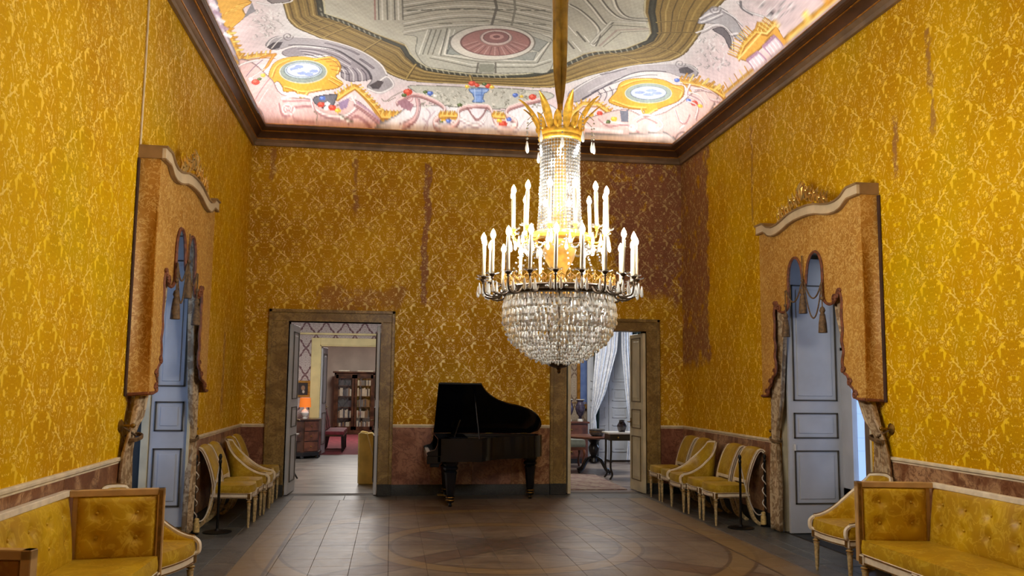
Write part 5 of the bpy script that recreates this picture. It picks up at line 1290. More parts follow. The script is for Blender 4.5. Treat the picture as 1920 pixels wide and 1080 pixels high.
L1 234 232 230 9;6026 10749 6031 10795 6033 10821
L1 156 154 152 9;6037 9895 6059 9917 6062 9951
L1 234 232 230 9;5936 10295 5944 10319 5950 10397
L1 156 154 152 9;6204 10457 6213 10503 6229 10499
L1 234 232 230 9;5845 10115 5839 10175 5853 10173
L1 156 154 152 9;6010 10263 6032 10285 6040 10313
L1 234 232 230 9;5949 10103 5967 10141 5998 10143
L1 156 154 152 9;6139 10405 6137 10481 6149 10495
L1 234 232 230 9;6063 9911 6077 9961 6076 9993
L1 156 154 152 9;5955 10083 5979 10099 5984 10113
L1 234 232 230 9;6172 10191 6186 10227 6212 10207
L1 156 154 152 9;6045 10447 6066 10483 6062 10513
L1 234 232 230 9;5838 10119 5853 10155 5869 10157
L1 156 154 152 9;5835 10085 5842 10115 5839 10181
L1 234 232 230 9;6014 9697 6006 9749 6045 9759
L1 156 154 152 9;6106 10285 6128 10317 6140 10299
L1 234 232 230 9;6048 9875 6077 9871 6073 9927
L1 156 154 152 9;6094 10561 6126 10557 6098 10635
L1 234 232 230 9;6129 10087 6140 10107 6155 10103
L1 156 154 152 9;5977 10391 5991 10409 6024 10423
L1 234 232 230 9;6184 10245 6197 10275 6184 10347
L1 156 154 152 9;6109 10263 6109 10313 6148 10263
L1 234 232 230 9;6018 9927 6037 9965 6047 9937
L1 156 154 152 9;5983 10137 6008 10133 6010 10219
L1 234 232 230 9;5960 10525 5980 10535 5969 10605
L1 156 154 152 9;6083 10665 6101 10673 6119 10677
L1 234 232 230 9;6045 10323 6057 10357 6086 10335
L1 150 148 148 9;6143 8579 6135 8633 6144 8643
L1 234 232 230 9;6115 8769 6139 8773 6129 8813
L1 150 148 148 9;6178 8833 6182 8871 6186 8859
L1 234 232 230 9;6161 8719 6173 8751 6165 8787
L1 150 148 148 9;6181 8575 6189 8585 6195 8591
L1 234 232 230 9;6223 8697 6225 8715 6229 8751
L1 150 148 148 9;6240 8711 6259 8693 6243 8779
L1 234 232 230 9;6225 8757 6217 8807 6246 8767
L1 150 148 148 9;6257 8577 6260 8605 6264 8633
L1 234 232 230 9;6195 8769 6218 8749 6204 8809
L1 150 148 148 9;6172 8449 6181 8479 6176 8511
L1 234 232 230 9;6088 8607 6110 8621 6119 8601
L1 150 148 148 9;6166 8569 6185 8553 6165 8615
L1 234 232 230 9;6177 8853 6183 8887 6194 8907
L1 150 148 148 9;6248 8643 6248 8699 6255 8693
L1 234 232 230 9;6145 8779 6135 8831 6172 8769
L1 150 148 148 9;6190 8817 6184 8883 6220 8829
L1 234 232 230 9;6234 8473 6236 8507 6238 8511
L1 150 148 148 9;6058 8795 6056 8847 6085 8829
L1 234 232 230 9;6139 8607 6155 8603 6151 8651
L1 150 148 148 9;6197 8599 6208 8603 6208 8627
L1 234 232 230 9;6051 8681 6047 8719 6070 8699
L1 150 148 148 9;6202 8407 6221 8403 6207 8443
L1 234 232 230 9;6198 8635 6217 8647 6215 8679
L1 150 148 148 9;6228 8375 6238 8391 6221 8431
L1 234 232 230 9;6206 8529 6230 8533 6219 8543
L1 150 148 148 9;6115 8841 6131 8833 6136 8867
L1 234 232 230 9;6043 8697 6076 8701 6050 8743
L1 150 148 148 9;6057 8749 6061 8787 6072 8793
L1 234 232 230 9;6206 8603 6211 8609 6226 8627
L1 150 148 148 9;6260 8443 6274 8445 6261 8487
L1 234 232 230 9;6049 8749 6051 8767 6047 8825
L1 150 148 148 9;6227 8451 6236 8485 6237 8487
L1 234 232 230 9;6077 8833 6094 8837 6086 8861
L1 150 148 148 9;6214 8663 6206 8719 6218 8737
L1 234 232 230 9;6158 8687 6170 8717 6179 8713
L1 150 148 148 9;6193 8627 6215 8627 6210 8651
L1 234 232 230 9;6154 8699 6145 8747 6184 8719
L1 150 148 148 9;6006 8721 6038 8725 6027 8771
L1 234 232 230 9;6098 8715 6123 8701 6127 8705
L1 150 148 148 9;6205 8639 6198 8677 6215 8675
L1 234 232 230 9;6155 8771 6184 8765 6157 8829
L1 150 148 148 9;6262 8441 6278 8421 6277 8445
L1 234 232 230 9;6242 8461 6245 8479 6243 8525
L1 150 148 148 9;6164 8609 6189 8593 6181 8619
L1 234 232 230 9;6218 8759 6224 8787 6223 8803
L1 150 148 148 9;6123 8645 6143 8647 6155 8647
L1 234 232 230 9;6211 8561 6210 8595 6211 8601
L1 150 148 148 9;6214 8579 6210 8609 6225 8621
L1 234 232 230 9;6128 8703 6136 8725 6139 8741
F 178 174 176;5670 9761 5646 9527 5680 9293 5790 9229 5957 9311 6093 9423 6177 9517 6144 9661 6047 9611 5924 9571 5786 9655
F 120 114 118;5858 9763 5922 9607 6065 9695 6163 9901 6120 9911 6009 9789
L1 226 222 222 30;5735 9987 5791 9835 5840 9633 5938 9569 6074 9679 6167 9891
L1 112 106 110 10;5759 10027 5814 9873 5862 9667 5959 9599 6094 9705 6185 9913
L1 226 222 222 26;5695 9703 5757 9537 5817 9337
L1 112 106 110 10;5719 9741 5780 9573 5838 9369
L1 226 222 222 22;5653 9629 5707 9443 5776 9309
L1 112 106 110 10;5677 9669 5729 9479 5798 9343
L1 226 222 222 26;5788 9263 5948 9289 6058 9339
L1 112 106 110 10;5810 9297 5968 9317 6077 9363
L1 226 222 222 22;6047 9649 6101 9517 6185 9535
L1 112 106 110 10;6067 9677 6121 9543 6203 9557
L1 130 124 126 14;5773 9263 5782 9335 5763 9391 5727 9407 5692 9383 5672 9331 5674 9281 5693 9251 5719 9253 5739 9277 5747 9311 5741 9339 5726 9347 5713 9341 5706 9323 5707 9309
L1 216 212 212 40;5868 8983 5997 9049 6134 8961 6210 8873
L1 120 116 120 26;5878 8937 5942 9057 6059 9057
F 110 104 108;6194 8789 6200 8829 6190 8875 6168 8895 6149 8881 6144 8841 6155 8797 6176 8777
F 224 172 84;6405 10813 6410 9783 6259 9943 6202 9613 6195 9273 6270 9139 6263 8895 6391 8835 6400 7812 6406 7584 6423 7480 6423 7810 6419 8991 6319 9053 6325 9367 6327 9513 6320 9825 6418 9765 6417 10713
L0 222 172 74 46;6026 11351 6205 11105 6395 10787 6404 9787
L0 204 150 62 24;6020 11325 5998 11073
L0 242 208 120 24;6086 11251 6063 11005
L0 204 150 62 24;6147 11167 6127 10927
L0 242 208 120 24;6206 11075 6211 10827
L0 204 150 62 24;6265 11015 6268 10769
L0 242 208 120 24;6318 10941 6320 10697
L0 204 150 62 24;6362 10853 6346 10643
L0 242 208 120 24;6390 10757 6330 10751
L0 204 150 62 24;6392 10585 6334 10581
L0 242 208 120 24;6393 10417 6337 10415
L0 204 150 62 24;6395 10255 6340 10253
L0 242 208 120 24;6397 10097 6343 10097
L0 204 150 62 24;6398 9943 6346 9945
L0 242 208 120 16;6042 11375 6218 11121 6402 10787 6410 9787
L0 170 116 48 14;6058 11413 6232 11151 6410 10799 6417 9795
L0 222 172 74 46;6259 9943 6202 9613 6195 9273
L0 204 150 62 24;6251 9953 6168 10033
L0 242 208 120 24;6242 9901 6158 9977
L0 204 150 62 24;6233 9849 6149 9923
L0 242 208 120 24;6224 9797 6139 9867
L0 204 150 62 24;6216 9747 6129 9813
L0 242 208 120 24;6207 9695 6120 9759
L0 204 150 62 24;6197 9641 6108 9665
L0 242 208 120 24;6192 9585 6105 9575
L0 204 150 62 24;6191 9531 6104 9521
L0 242 208 120 24;6190 9479 6104 9469
L0 204 150 62 24;6189 9427 6104 9417
L0 242 208 120 24;6188 9375 6103 9365
L0 204 150 62 24;6187 9323 6102 9313
L0 242 208 120 16;6269 9953 6213 9625 6205 9283
L0 170 116 48 14;6281 9975 6225 9647 6218 9305
L0 222 172 74 46;6191 9263 6267 9131 6249 8879
L0 204 150 62 24;6186 9247 6151 9099
L0 242 208 120 24;6199 9225 6165 9079
L0 204 150 62 24;6213 9205 6179 9061
L0 242 208 120 24;6225 9183 6192 9041
L0 204 150 62 24;6238 9161 6205 9021
L0 242 208 120 24;6249 9137 6216 9001
L0 204 150 62 24;6258 9133 6181 9163
L0 242 208 120 24;6256 9097 6179 9127
L0 204 150 62 24;6254 9061 6176 9089
L0 242 208 120 24;6251 9025 6174 9053
L0 204 150 62 24;6249 8989 6171 9015
L0 242 208 120 24;6246 8953 6169 8979
L0 204 150 62 24;6243 8917 6167 8943
L0 242 208 120 16;6202 9275 6276 9139 6259 8889
L0 170 116 48 14;6214 9297 6287 9157 6270 8907
L0 222 172 74 46;6387 8825 6394 8265 6401 7668
L0 204 150 62 24;6382 8829 6330 8829
L0 242 208 120 24;6383 8729 6333 8731
L0 204 150 62 24;6384 8631 6335 8633
L0 242 208 120 24;6386 8535 6338 8539
L0 204 150 62 24;6387 8441 6340 8445
L0 242 208 120 24;6389 8349 6343 8355
L0 204 150 62 24;6390 8259 6345 8267
L0 242 208 120 24;6391 8171 6347 8179
L0 204 150 62 24;6393 8085 6347 8091
L0 242 208 120 24;6393 7998 6350 8007
L0 204 150 62 24;6394 7914 6351 7922
L0 242 208 120 24;6395 7832 6353 7842
L0 204 150 62 24;6396 7752 6354 7760
L0 242 208 120 16;6393 8827 6400 8267 6405 7668
L0 170 116 48 14;6399 8835 6407 8275 6412 7676
L0 246 226 150 14;6404 10723 6404 9767
L0 246 226 150 14;6267 9963 6236 9195 6270 9139 6269 8909 6394 8841 6405 7676
F 226 208 216;6320 9825 6327 9513 6420 9417 6422 9775
L0 176 140 168 22;6320 9825 6327 9513 6420 9417 6422 9775 6320 9825
L0 246 240 244 20;6346 9785 6389 9769
L0 246 240 244 20;6347 9703 6389 9683
L0 246 240 244 20;6348 9623 6389 9597
L0 246 240 244 20;6349 9543 6389 9513
F 226 208 216;6325 9367 6322 9043 6426 8975 6421 9285
L0 176 140 168 22;6325 9367 6322 9043 6426 8975 6421 9285 6325 9367
L0 246 240 244 20;6349 9321 6389 9293
L0 246 240 244 20;6348 9239 6391 9215
L0 246 240 244 20;6348 9159 6391 9135
L0 246 240 244 20;6348 9081 6392 9059
L0 232 214 218 50;6417 10713 6422 9775 6423 8999 6423 7810 6423 7480
L0 176 146 178 18;6420 8899 6417 7822
L1 240 226 224 24;6111 11285 6161 11587 6253 11539
L1 172 128 130 10;6129 11297 6179 11595 6269 11541
L1 240 226 224 24;6179 11329 6241 11155 6348 11161 6419 10849
L1 172 128 130 10;6196 11337 6256 11159 6359 11155 6426 10833
L1 240 226 224 24;6215 11131 6392 10911
L1 172 128 130 10;6230 11135 6401 10899
L1 240 226 224 24;6229 11729 6327 11593 6384 11859
L1 172 128 130 10;6245 11733 6340 11589 6395 11847
F 222 208 218;82 8973 142 9155 112 9813 105 10743 80 10475 77 9449
L0 240 234 238 22;93 9101 127 9301
L0 180 156 176 22;92 9283 127 9493
L0 240 234 238 22;92 9473 128 9691
L0 180 156 176 22;91 9671 128 9899
L0 240 234 238 22;90 9879 128 10117"""
def paint_ceiling():
    xs = np.linspace(0, W, 780); ys = np.r_[np.linspace(RY, 8.9, 90, endpoint=False), np.linspace(8.9, D, 330)]
    GX, GY = np.meshgrid(xs, ys); GZ = ceil_z(GX, GY); ny, nx_ = GX.shape
    rs = np.random.RandomState(1)
    lin = lambda c: np.where(c <= .04045, c / 12.92, ((c + .055) / 1.055) ** 2.4)
    C = np.empty((ny, nx_, 3)); C[:] = (206, 202, 200)
    # paler, pinkish ground towards the cornice
    s = np.minimum(np.minimum(GX, W - GX), D - GY); k = np.clip((.75 - s) / .5, 0, 1)[..., None]; C = C * (1 - k) + np.array((226, 206, 206)) * k
    far = GY < 8.9; C[far] = C[far] * .93
    def sub(P, pad):
        x0, x1 = P[:, 0].min() - pad, P[:, 0].max() + pad; y0, y1 = P[:, 1].min() - pad, P[:, 1].max() + pad
        i0, i1 = np.searchsorted(xs, (x0, x1)); j0, j1 = np.searchsorted(ys, (y0, y1)); return slice(j0, j1 + 1), slice(i0, i1 + 1)
    for ln in FRESCO.split('\n'):
        hd, pt = ln.split(';'); h = hd.split(); P = np.array(pt.split(), float).reshape(-1, 2) / 1000; col = np.array([float(x) for x in h[1:4]])
        if h[0] == 'F':
            if len(P) > 5: P = np.array([tuple(v)[:2] for v in smoothpath([(p[0], p[1], 0) for p in P], 4, True)])
            sj, si = sub(P, .02); X, Y = GX[sj, si], GY[sj, si]
            if X.size == 0: continue
            ins = np.zeros(X.shape, bool); Q = np.roll(P, -1, 0)
            for (x0, y0), (x1, y1) in zip(P, Q):
                if y0 == y1: continue
                c = (Y < y0) != (Y < y1); ins ^= c & (X < x0 + (Y - y0) * (x1 - x0) / (y1 - y0))
            a = ins[..., None] * 1.0; d2 = np.full(X.shape, 9.0)
            for (x0, y0), (x1, y1) in zip(P, Q):
                ex, ey = x1 - x0, y1 - y0; L2 = ex * ex + ey * ey + 1e-9; t = np.clip(((X - x0) * ex + (Y - y0) * ey) / L2, 0, 1)
                d2 = np.minimum(d2, (X - x0 - t * ex) ** 2 + (Y - y0 - t * ey) ** 2)
            if max(np.ptp(P[:, 0]), np.ptp(P[:, 1])) > .3: col = col * (1 - .38 * np.clip(1.4 - np.sqrt(d2) / .012, 0, 1))[..., None]      # painted outline
        else:
            w = float(h[4]) / 2000
            if h[0] == 'L1' and len(P) > 2: P = np.array([tuple(v)[:2] for v in smoothpath([(p[0], p[1], 0) for p in P], 5)])
            sj, si = sub(P, w + .02); X, Y = GX[sj, si], GY[sj, si]
            if X.size == 0: continue
            d2 = np.full(X.shape, 9.0)
            for (x0, y0), (x1, y1) in zip(P[:-1], P[1:]):
                ex, ey = x1 - x0, y1 - y0; L2 = ex * ex + ey * ey + 1e-9; t = np.clip(((X - x0) * ex + (Y - y0) * ey) / L2, 0, 1)
                d2 = np.minimum(d2, (X - x0 - t * ex) ** 2 + (Y - y0 - t * ey) ** 2)
            dd = np.sqrt(d2); a = np.clip((w - dd) / .008 + .5, 0, 1)[..., None] * .92
            if w > .011: col = col * (.72 + .40 * np.clip(1 - dd / w, 0, 1))[..., None]      # rounded moulding painted in tone
        C[sj, si] = C[sj, si] * (1 - a) + col * a
    nz = sum(np.sin(GX * rs.uniform(-f, f) + GY * rs.uniform(-f, f) + rs.uniform(0, 6)) for f in (3, 6, 12, 25, 40, 60, 90, 120)) / 8
    C = np.clip(C * (1 + .10 * nz[..., None]) + rs.normal(0, 4, (ny, nx_, 1)), 0, 255)
    me = bpy.data.meshes.new('ceiling'); n = nx_ * ny
    me.vertices.add(n); me.vertices.foreach_set('co', np.stack((GX, GY, GZ), -1).astype(np.float32).ravel())
    i = np.arange(n).reshape(ny, nx_); q = np.stack((i[:-1, :-1], i[1:, :-1], i[1:, 1:], i[:-1, 1:]), -1).reshape(-1, 4); nf = len(q)
    me.loops.add(nf * 4); me.loops.foreach_set('vertex_index', q.ravel().astype(np.int32)); me.polygons.add(nf); me.polygons.foreach_set('loop_start', np.arange(0, nf * 4, 4, dtype=np.int32))
    me.polygons.foreach_set('use_smooth', np.ones(nf, bool)); me.update(calc_edges=True)
    at = me.color_attributes.new('fresco', 'FLOAT_COLOR', 'POINT'); at.data.foreach_set('color', np.concatenate((lin(C / 255) ** 1.10 * .80, np.ones((ny, nx_, 1))), -1).astype(np.float32).ravel())
    m = NM('painted vault'); at_ = m.n('ShaderNodeVertexColor', layer_name='fresco'); me.materials.append(m.fin(at_.outputs[0], .85, 0, .2))
    o = bpy.data.objects.new('ceiling', me); COL.objects.link(o); st(o)
paint_ceiling()
# ---------------------------------------------------------------- curtained window portals
def arc_tassel(m, c, s=1.0):
    c = Vector(c); m.lathe([(.006 * s, .06 * s), (.016 * s, .05 * s), (.022 * s, .03 * s), (.014 * s, .012 * s), (.02 * s, 0), (.028 * s, -.06 * s), (.032 * s, -.13 * s), (.028 * s, -.132 * s)], 10, c)
def curtain(m, f, lv, folds, amp, d0=.08, nu=61, ph=0.0, dlow=None):
    # lv: list of (z, y0, y1) ; cloth with thickness
    zs = [l[0] for l in lv][::-1]; y0s = [l[1] for l in lv][::-1]; y1s = [l[2] for l in lv][::-1]
    nv = 46; w0 = max(l[2] - l[1] for l in lv)
    def fn(u, v):
        z = zs[0] + (zs[-1] - zs[0]) * v; a = float(np.interp(z, zs, y0s)); c = float(np.interp(z, zs, y1s)); w = c - a
        k = min(1.0, .35 + .65 * w / w0)
        d = d0 + amp * k * math.sin(TAU * folds * u + ph + .6 * math.sin(3 * v + ph)) + .012 * math.sin(TAU * folds * 2.3 * u + 5 * v)
        if dlow and z < 1.3: d = d0 + (dlow - d0) * min(1, (1.3 - z) / .3) + (d - d0) * .5
        return f(d, a + w * (u + .018 * math.sin(9 * v + 5 * u)), z)
    A = [fn(i / (nu - 1), j / (nv - 1)) for j in range(nv) for i in range(nu)]
    m.add(A, [(j * nu + i, j * nu + i + 1, (j + 1) * nu + i + 1, (j + 1) * nu + i) for j in range(nv - 1) for i in range(nu - 1)])
def zb(t):   # serpentine lower edge of the pelmet board, t = distance from centre
    a = abs(t); pts = [(0, 3.345), (.15, 3.342), (.3, 3.325), (.45, 3.29), (.58, 3.268), (.7, 3.266), (.8, 3.285), (.87, 3.325), (.92, 3.348), (1.2, 3.348)]
    return float(np.interp(a, [p[0] for p in pts], [p[1] for p in pts]))
def crest_mesh(f, yc, z0, d):
    m = MB(); rs = random.Random(5)
    def sp(cy, cz, r, a0, dr, w):
        m.tube([f(d + .01 * math.sin(k), cy + r * (1 - .045 * k) * math.cos(a0 + dr * k * .42), cz + r * (1 - .045 * k) * math.sin(a0 + dr * k * .42)) for k in range(18)], [w * (1.1 - .045 * k) for k in range(18)], 6)
    for sg in (-1, 1):
        for (cy, cz, r, a0, dr, w) in ((.10, .06, .05, PI, -1, .012), (.2, .035, .045, 0, 1, .011), (.3, .02, .036, PI, -1, .010), (.39, -.005, .03, 0, 1, .009), (.06, .13, .04, -PI / 2, 1, .010), (.46, -.03, .022, PI, -1, .008)):
            sp(yc + sg * cy, z0 + cz, r, a0 if sg > 0 else PI - a0, dr * sg, w)
        for k in range(11):
            y = .05 + .042 * k; zz = z0 + .1 - .012 * k + rs.uniform(-.02, .03); tip = f(d + rs.uniform(0, .03), yc + sg * (y + rs.uniform(.02, .05)), zz + rs.uniform(.03, .07))
            m.tube([f(d, yc + sg * y, zz - .05), f(d + .015, yc + sg * (y + .01), zz), tip], [.012, .014, .003], 5)
            if k % 2: m.sphere(f(d + .02, yc + sg * (y + .02), zz + .01), .014, 7, 5)
    for k in range(5):
        an = PI / 2 + (k - 2) * .42; m.tube([f(d, yc, z0 + .06), f(d + .02, yc + .07 * math.cos(an), z0 + .1 + .06 * math.sin(an)), f(d, yc + .10 * math.cos(an), z0 + .1 + .11 * math.sin(an))], [.014, .018, .004], 6)
    return m
def portal(side):
    R = side == 'R'; f = (lambda d, y, z: (W - d, y, z)) if R else (lambda d, y, z: (d, y, z)); dz = 0 if R else .045; yc = 8.36; HW = 1.11
    wd = 'right' if R else 'left'
    g = thing('pelmet', 'cream serpentine pelmet box with gilded crest on the %s wall' % wd, 'pelmet', f(0, yc, 3.27 + dz))
    n = 60; ts = [-HW + 2 * HW * k / n for k in range(n + 1)]
    lo = [(yc + t, zb(t) + dz) for t in ts]; up = [(yc + t, zb(t) + .088 + dz) for t in ts]
    m = MB(); m.prism(lo + up[::-1], lambda y, z, d: f(d, y, z), .185, .212); m.build('front_board', M_pelmet, g, world=True, smooth=30)
    for t in (-HW, HW):
        m = MB(); a = (yc + t - .012, yc + t + .012); m.prism([(a[0], 3.348 + dz), (a[1], 3.348 + dz), (a[1], 3.436 + dz), (a[0], 3.436 + dz)], lambda y, z, d: f(d, y, z), 0.002, .186); m.build('return_board', M_pelmet2, g, world=True, smooth=0)
    cap = [(yc + t * 1.012, zb(t) + .088 + dz) for t in ts] + [(yc + t * 1.012, zb(t) + .106 + dz) for t in ts[::-1]]
    m = MB(); m.prism(cap, lambda y, z, d: f(d, y, z), .002, .228); m.build('cap_moulding', M_pelmet2, g, world=True, smooth=30)
    m = MB(); m.prism([(y, z - .012) for y, z in lo] + [(y, z + .004) for y, z in lo[::-1]], lambda y, z, d: f(d, y, z), .18, .217); m.build('lower_bead', M_pelmet2, g, world=True, smooth=30)
    crest_mesh(lambda d, y, z: f(d, yc + (y - yc) * 1.12, 3.445 + dz + (z - 3.445 - dz) * 1.35), yc, 3.345 + .1 + dz, .19).build('gilded_crest', M_crest, g, world=True)
    # lambrequin
    q = thing('lambrequin', 'tan gold damask lambrequin with rust scalloped edge and tassels over the %s window' % wd, 'drapery', f(0, yc, 1.46))
    sh = 0 if R else -.1
    inner = [(1.03, 1.49), (.93, 1.505), (.90, 1.58), (.84, 1.62), (.80, 1.70), (.73, 1.74), (.71, 1.84), (.74, 1.93), (.71, 2.03), (.735, 2.13), (.72, 2.28), (.735, 2.40), (.70, 2.50), (.665, 2.52), (.64, 2.47), (.60, 2.415), (.52, 2.395), (.44, 2.41), (.385, 2.46), (.37, 2.55), (.375, 2.70), (.36, 2.82), (.31, 2.91), (.235, 2.95), (.15, 2.93), (.085, 2.86), (.05, 2.76), (.03, 2.66), (0, 2.60)]
    pts = [(yc + sh + y if y < .9 else yc + y, z) for y, z in inner] + [(yc + sh - y if y < .9 else yc - y, z) for y, z in inner[::-1][1:]]
    sm = [tuple(v)[:2] for v in smoothpath([(a, b_, 0) for a, b_ in pts], 4)]
    top = [(yc + t * .992, zb(t) + .02 + dz) for t in ts]
    out_ = top + [(yc + 1.10, 1.49)] + sm + [(yc - 1.10, 1.49)]
    m = MB(); m.prism(out_, lambda y, z, d: f(d + .012 * math.sin(y * 7) * max(0, min(1, (3.2 - z))), y, z), .165, .175); m.build('front_panel', M_lamb, q, world=True, smooth=30)
    for t in (-1, 1):
        m = MB(); m.grid(lambda u, v: f(.004 + .168 * u, yc + t * (1.10 - .05 * math.sin(PI * u) * math.sin(PI * min(1, v * 1.2))), 1.47 + (3.36 + dz - 1.47) * v), 14, 24); m.grid(lambda u, v: f(.004 + .168 * u, yc + t * (1.085 - .05 * math.sin(PI * u) * math.sin(PI * min(1, v * 1.2))), 1.47 + (3.36 + dz - 1.47) * v), 14, 24)
        m.build('side_panel', M_lamb, q, world=True, smooth=60)
        m = MB(); m.box(*sorted((f(.006, 0, 0)[0], f(.016, 0, 0)[0])), yc + t * 1.125 - .02, yc + t * 1.125 + .02, 1.47, 3.34 + dz); m.build('dark_lining', M_lining, q, world=True, smooth=0)
    m = MB(); m.tube([f(.182, y, z) for y, z in [(yc + 1.10, 1.49)] + sm + [(yc - 1.10, 1.49)]], .015, 6); m.tube([f(.02, yc - 1.1, 1.48), f(.175, yc - 1.1, 1.49)], .014, 6); br = m.build('braid_trim', M_rust, q, world=True)
    for (y, z, r) in ((.93, 1.53, .045), (.84, 1.645, .04), (.73, 1.76, .036), (.70, 2.5, .03), (.60, 2.44, .045), (.66, 2.46, .025)):
        for sg in (-1, 1):
            yy_ = yc + sg * y + (sh if y < .9 else 0); m = MB(); P = [f(.19 + .003 * math.sin(k), yy_ + sg * r * (1 - .05 * k) * math.cos(.55 * k), z + r * (1 - .05 * k) * math.sin(.55 * k)) for k in range(17)]; m.tube(P, .011, 6); m.build('scroll_rosette', M_rust, q, world=True)
    for (y, z) in ((0, 2.52), (.40, 2.30), (-.40, 2.30)):
        c = f(.205, yc + sh + y, z); m = MB(); m.tube([(c[0], c[1], z + .06), (c[0], c[1], z + (.42 if y == 0 else .32))], .007, 6); arc_tassel(m, c, 1.35); m.sphere((c[0], c[1], z + .16), .02, 8, 6); m.build('tassel', M_tass, q, world=True)
    for (a, za, c_, zc_, sag) in ((-.385, 2.62, -.03, 2.66, .16), (.385, 2.62, .03, 2.66, .16), (-.385, 2.60, -.03, 2.62, .33)):
        m = MB(); m.tube([f(.20, yc + sh + a + (c_ - a) * t, za + (zc_ - za) * t - sag * 4 * t * (1 - t)) for t in [k / 14 for k in range(15)]], .008, 6); m.build('swag_cord', M_tass, q, world=True)
    # curtains
    far = [(3.25, yc + .62, yc + 1.02), (2.3, yc + .66, yc + 1.03), (1.4, yc + .80, yc + 1.02), (1.02, yc + .93, yc + 1.03), (.92, yc + .90, yc + 1.05), (.5, yc + .84, yc + 1.08), (.02 if R else .07, yc + .85, yc + 1.08)]
    near = [(3.25, yc - .98, yc - .35), (2.3, yc - 1.0, yc - .48), (1.8, yc - 1.01, yc - .68), (1.48, yc - 1.04, yc - .84), (1.36, yc - 1.10, yc - .90), (1.16, yc - 1.18, yc - 1.02), (1.0, yc - 1.22, yc - .98), (.6, yc - 1.28, yc - .92), (.01, yc - 1.3, yc - .90)]
    for lv, fo, wh, nm in ((far, 4, 'far', 'taupe brocade curtain tied at the far side of the %s window'), (near, 6, 'near', 'taupe brocade curtain swept to the near side of the %s window')):
        tz = 1.02 if wh == 'far' else 1.16; ty = np.interp(tz, [l[0] for l in lv][::-1], [(l[1] + l[2]) / 2 for l in lv][::-1])
        e = thing('curtain', nm % wd, 'curtain', f(.08, float(ty), 0), 0, 'brocade window curtains')
        m = MB(); curtain(m, f, lv, fo, .034, .085, 61, .7 if R else 1.9, .04 if wh == 'near' else None); o = m.build('curtain_panel', M_curt, e, world=True, smooth=70)
        md = o.modifiers.new('thickness', 'SOLIDIFY'); md.thickness = .006
        m = MB(); r = .055 if wh == 'far' else .06
        for kz in (0, .014): m.tube([f(.085 + r * math.cos(a), float(ty) + (r + .02) * math.sin(a), tz - .02 + kz + .02 * math.sin(a)) for a in [TAU * k / 20 for k in range(21)]], .010, 6)
        yk = float(ty) + (.09 if wh == 'far' else -.09)
        m.tube([f(.10, float(ty), tz), f(.06, yk, tz + .05), f(.01, yk, tz + .08)], .009, 6); m.build('tieback_cord', M_tass, e, world=True)
        m = MB(); m.tube([f(.0, yk, tz + .08), f(.09, yk, tz + .08)], .010, 6); m.sphere(f(.10, yk, tz + .08), .02, 10, 7); m.lathe([(.045, 0), (.05, .008), (.03, .02), (.0, .03)], 12, f(.004, yk, tz + .08), Matrix.Rotation(PI / 2 * (-1 if R else 1), 4, 'Y')); m.build('holdback', M_brass, e, world=True)
M_crest = plain('bright gilt carving', rgb(224, 186, 104), .25, .85, .25, 30); M_pelmet = plain('cream pelmet paint', rgb(206, 184, 146), .5, 0, .08, 6); M_pelmet2 = plain('tan pelmet moulding', rgb(140, 108, 68), .5, 0, .15, 6)
M_lining = plain('dark brown lining', rgb(58, 34, 22), .8, 0, .2, 6)
portal('R'); portal('L')
m = MB(); m.tube([(.012, 7.24, 3.5), (.014, 7.25, 4.2), (.012, 7.24, 5.0)], .008, 6); tag(m.build('wall_cable', M_rail), 'thin pale cable running up the left wall above the pelmet', 'cable')
# ---------------------------------------------------------------- chairs, armchairs, settees
def legprof(h, r=.02): return [(.011, 0), (.012, .01), (.010, .02), (r * .62, .03), (r * .95, h * .72), (r * 1.1, h * .76), (r * 1.1, h * .78), (r * .7, h * .79), (r * .7, h * .805), (r * 1.25, h * .82), (r * 1.25, h * .85), (r * .75, h * .86), (r * .75, h * .89), (r * 1.1, h * .9), (r * 1.1, h * .915)]
def front_leg(e, x, y, h=.36, r=.021, M=None):
    m = MB(); m.lathe(legprof(h, r), 12, (x, y, 0)); l = m.build('leg', M_leg, e)
    m = MB(); m.lathe([(r * 1.27, h * .822), (r * 1.3, h * .835), (r * 1.27, h * .848)], 12, (x, y, 0)); m.lathe([(r * 1.12, h * .762), (r * 1.15, h * .77), (r * 1.12, h * .778)], 12, (x, y, 0)); m.build('gilt_ring', M_gold, l)
    m = MB(); s = r * 1.25; m.box(x - s, x + s, y - s, y + s, h * .915, h + .045); bk = m.build('leg_block', M_white, e, smooth=0, bevel=.003)
    m = MB(); m.box(x - s * .6, x + s * .6, y + s, y + s + .004, h * .93, h + .035); m.box(x - s - .004, x - s, y - s * .6, y + s * .6, h * .93, h + .035); m.box(x + s, x + s + .004, y - s * .6, y + s * .6, h * .93, h + .035); m.build('gilt_square', M_goldline, bk, smooth=0)
def seat_outline(wf, wb, y0, y1, bow=.03, n=40, rc=.05):
    P = []
    for k in range(9): t = -1 + 2 * k / 8; P.append((t * wf / 2, y1 + bow * (1 - t * t)))
    P += [(wf / 2 + .004, y1 - .05), (wb / 2, y0)]; P += [(-wb / 2, y0), (-wf / 2 - .004, y1 - .05)]
    return P
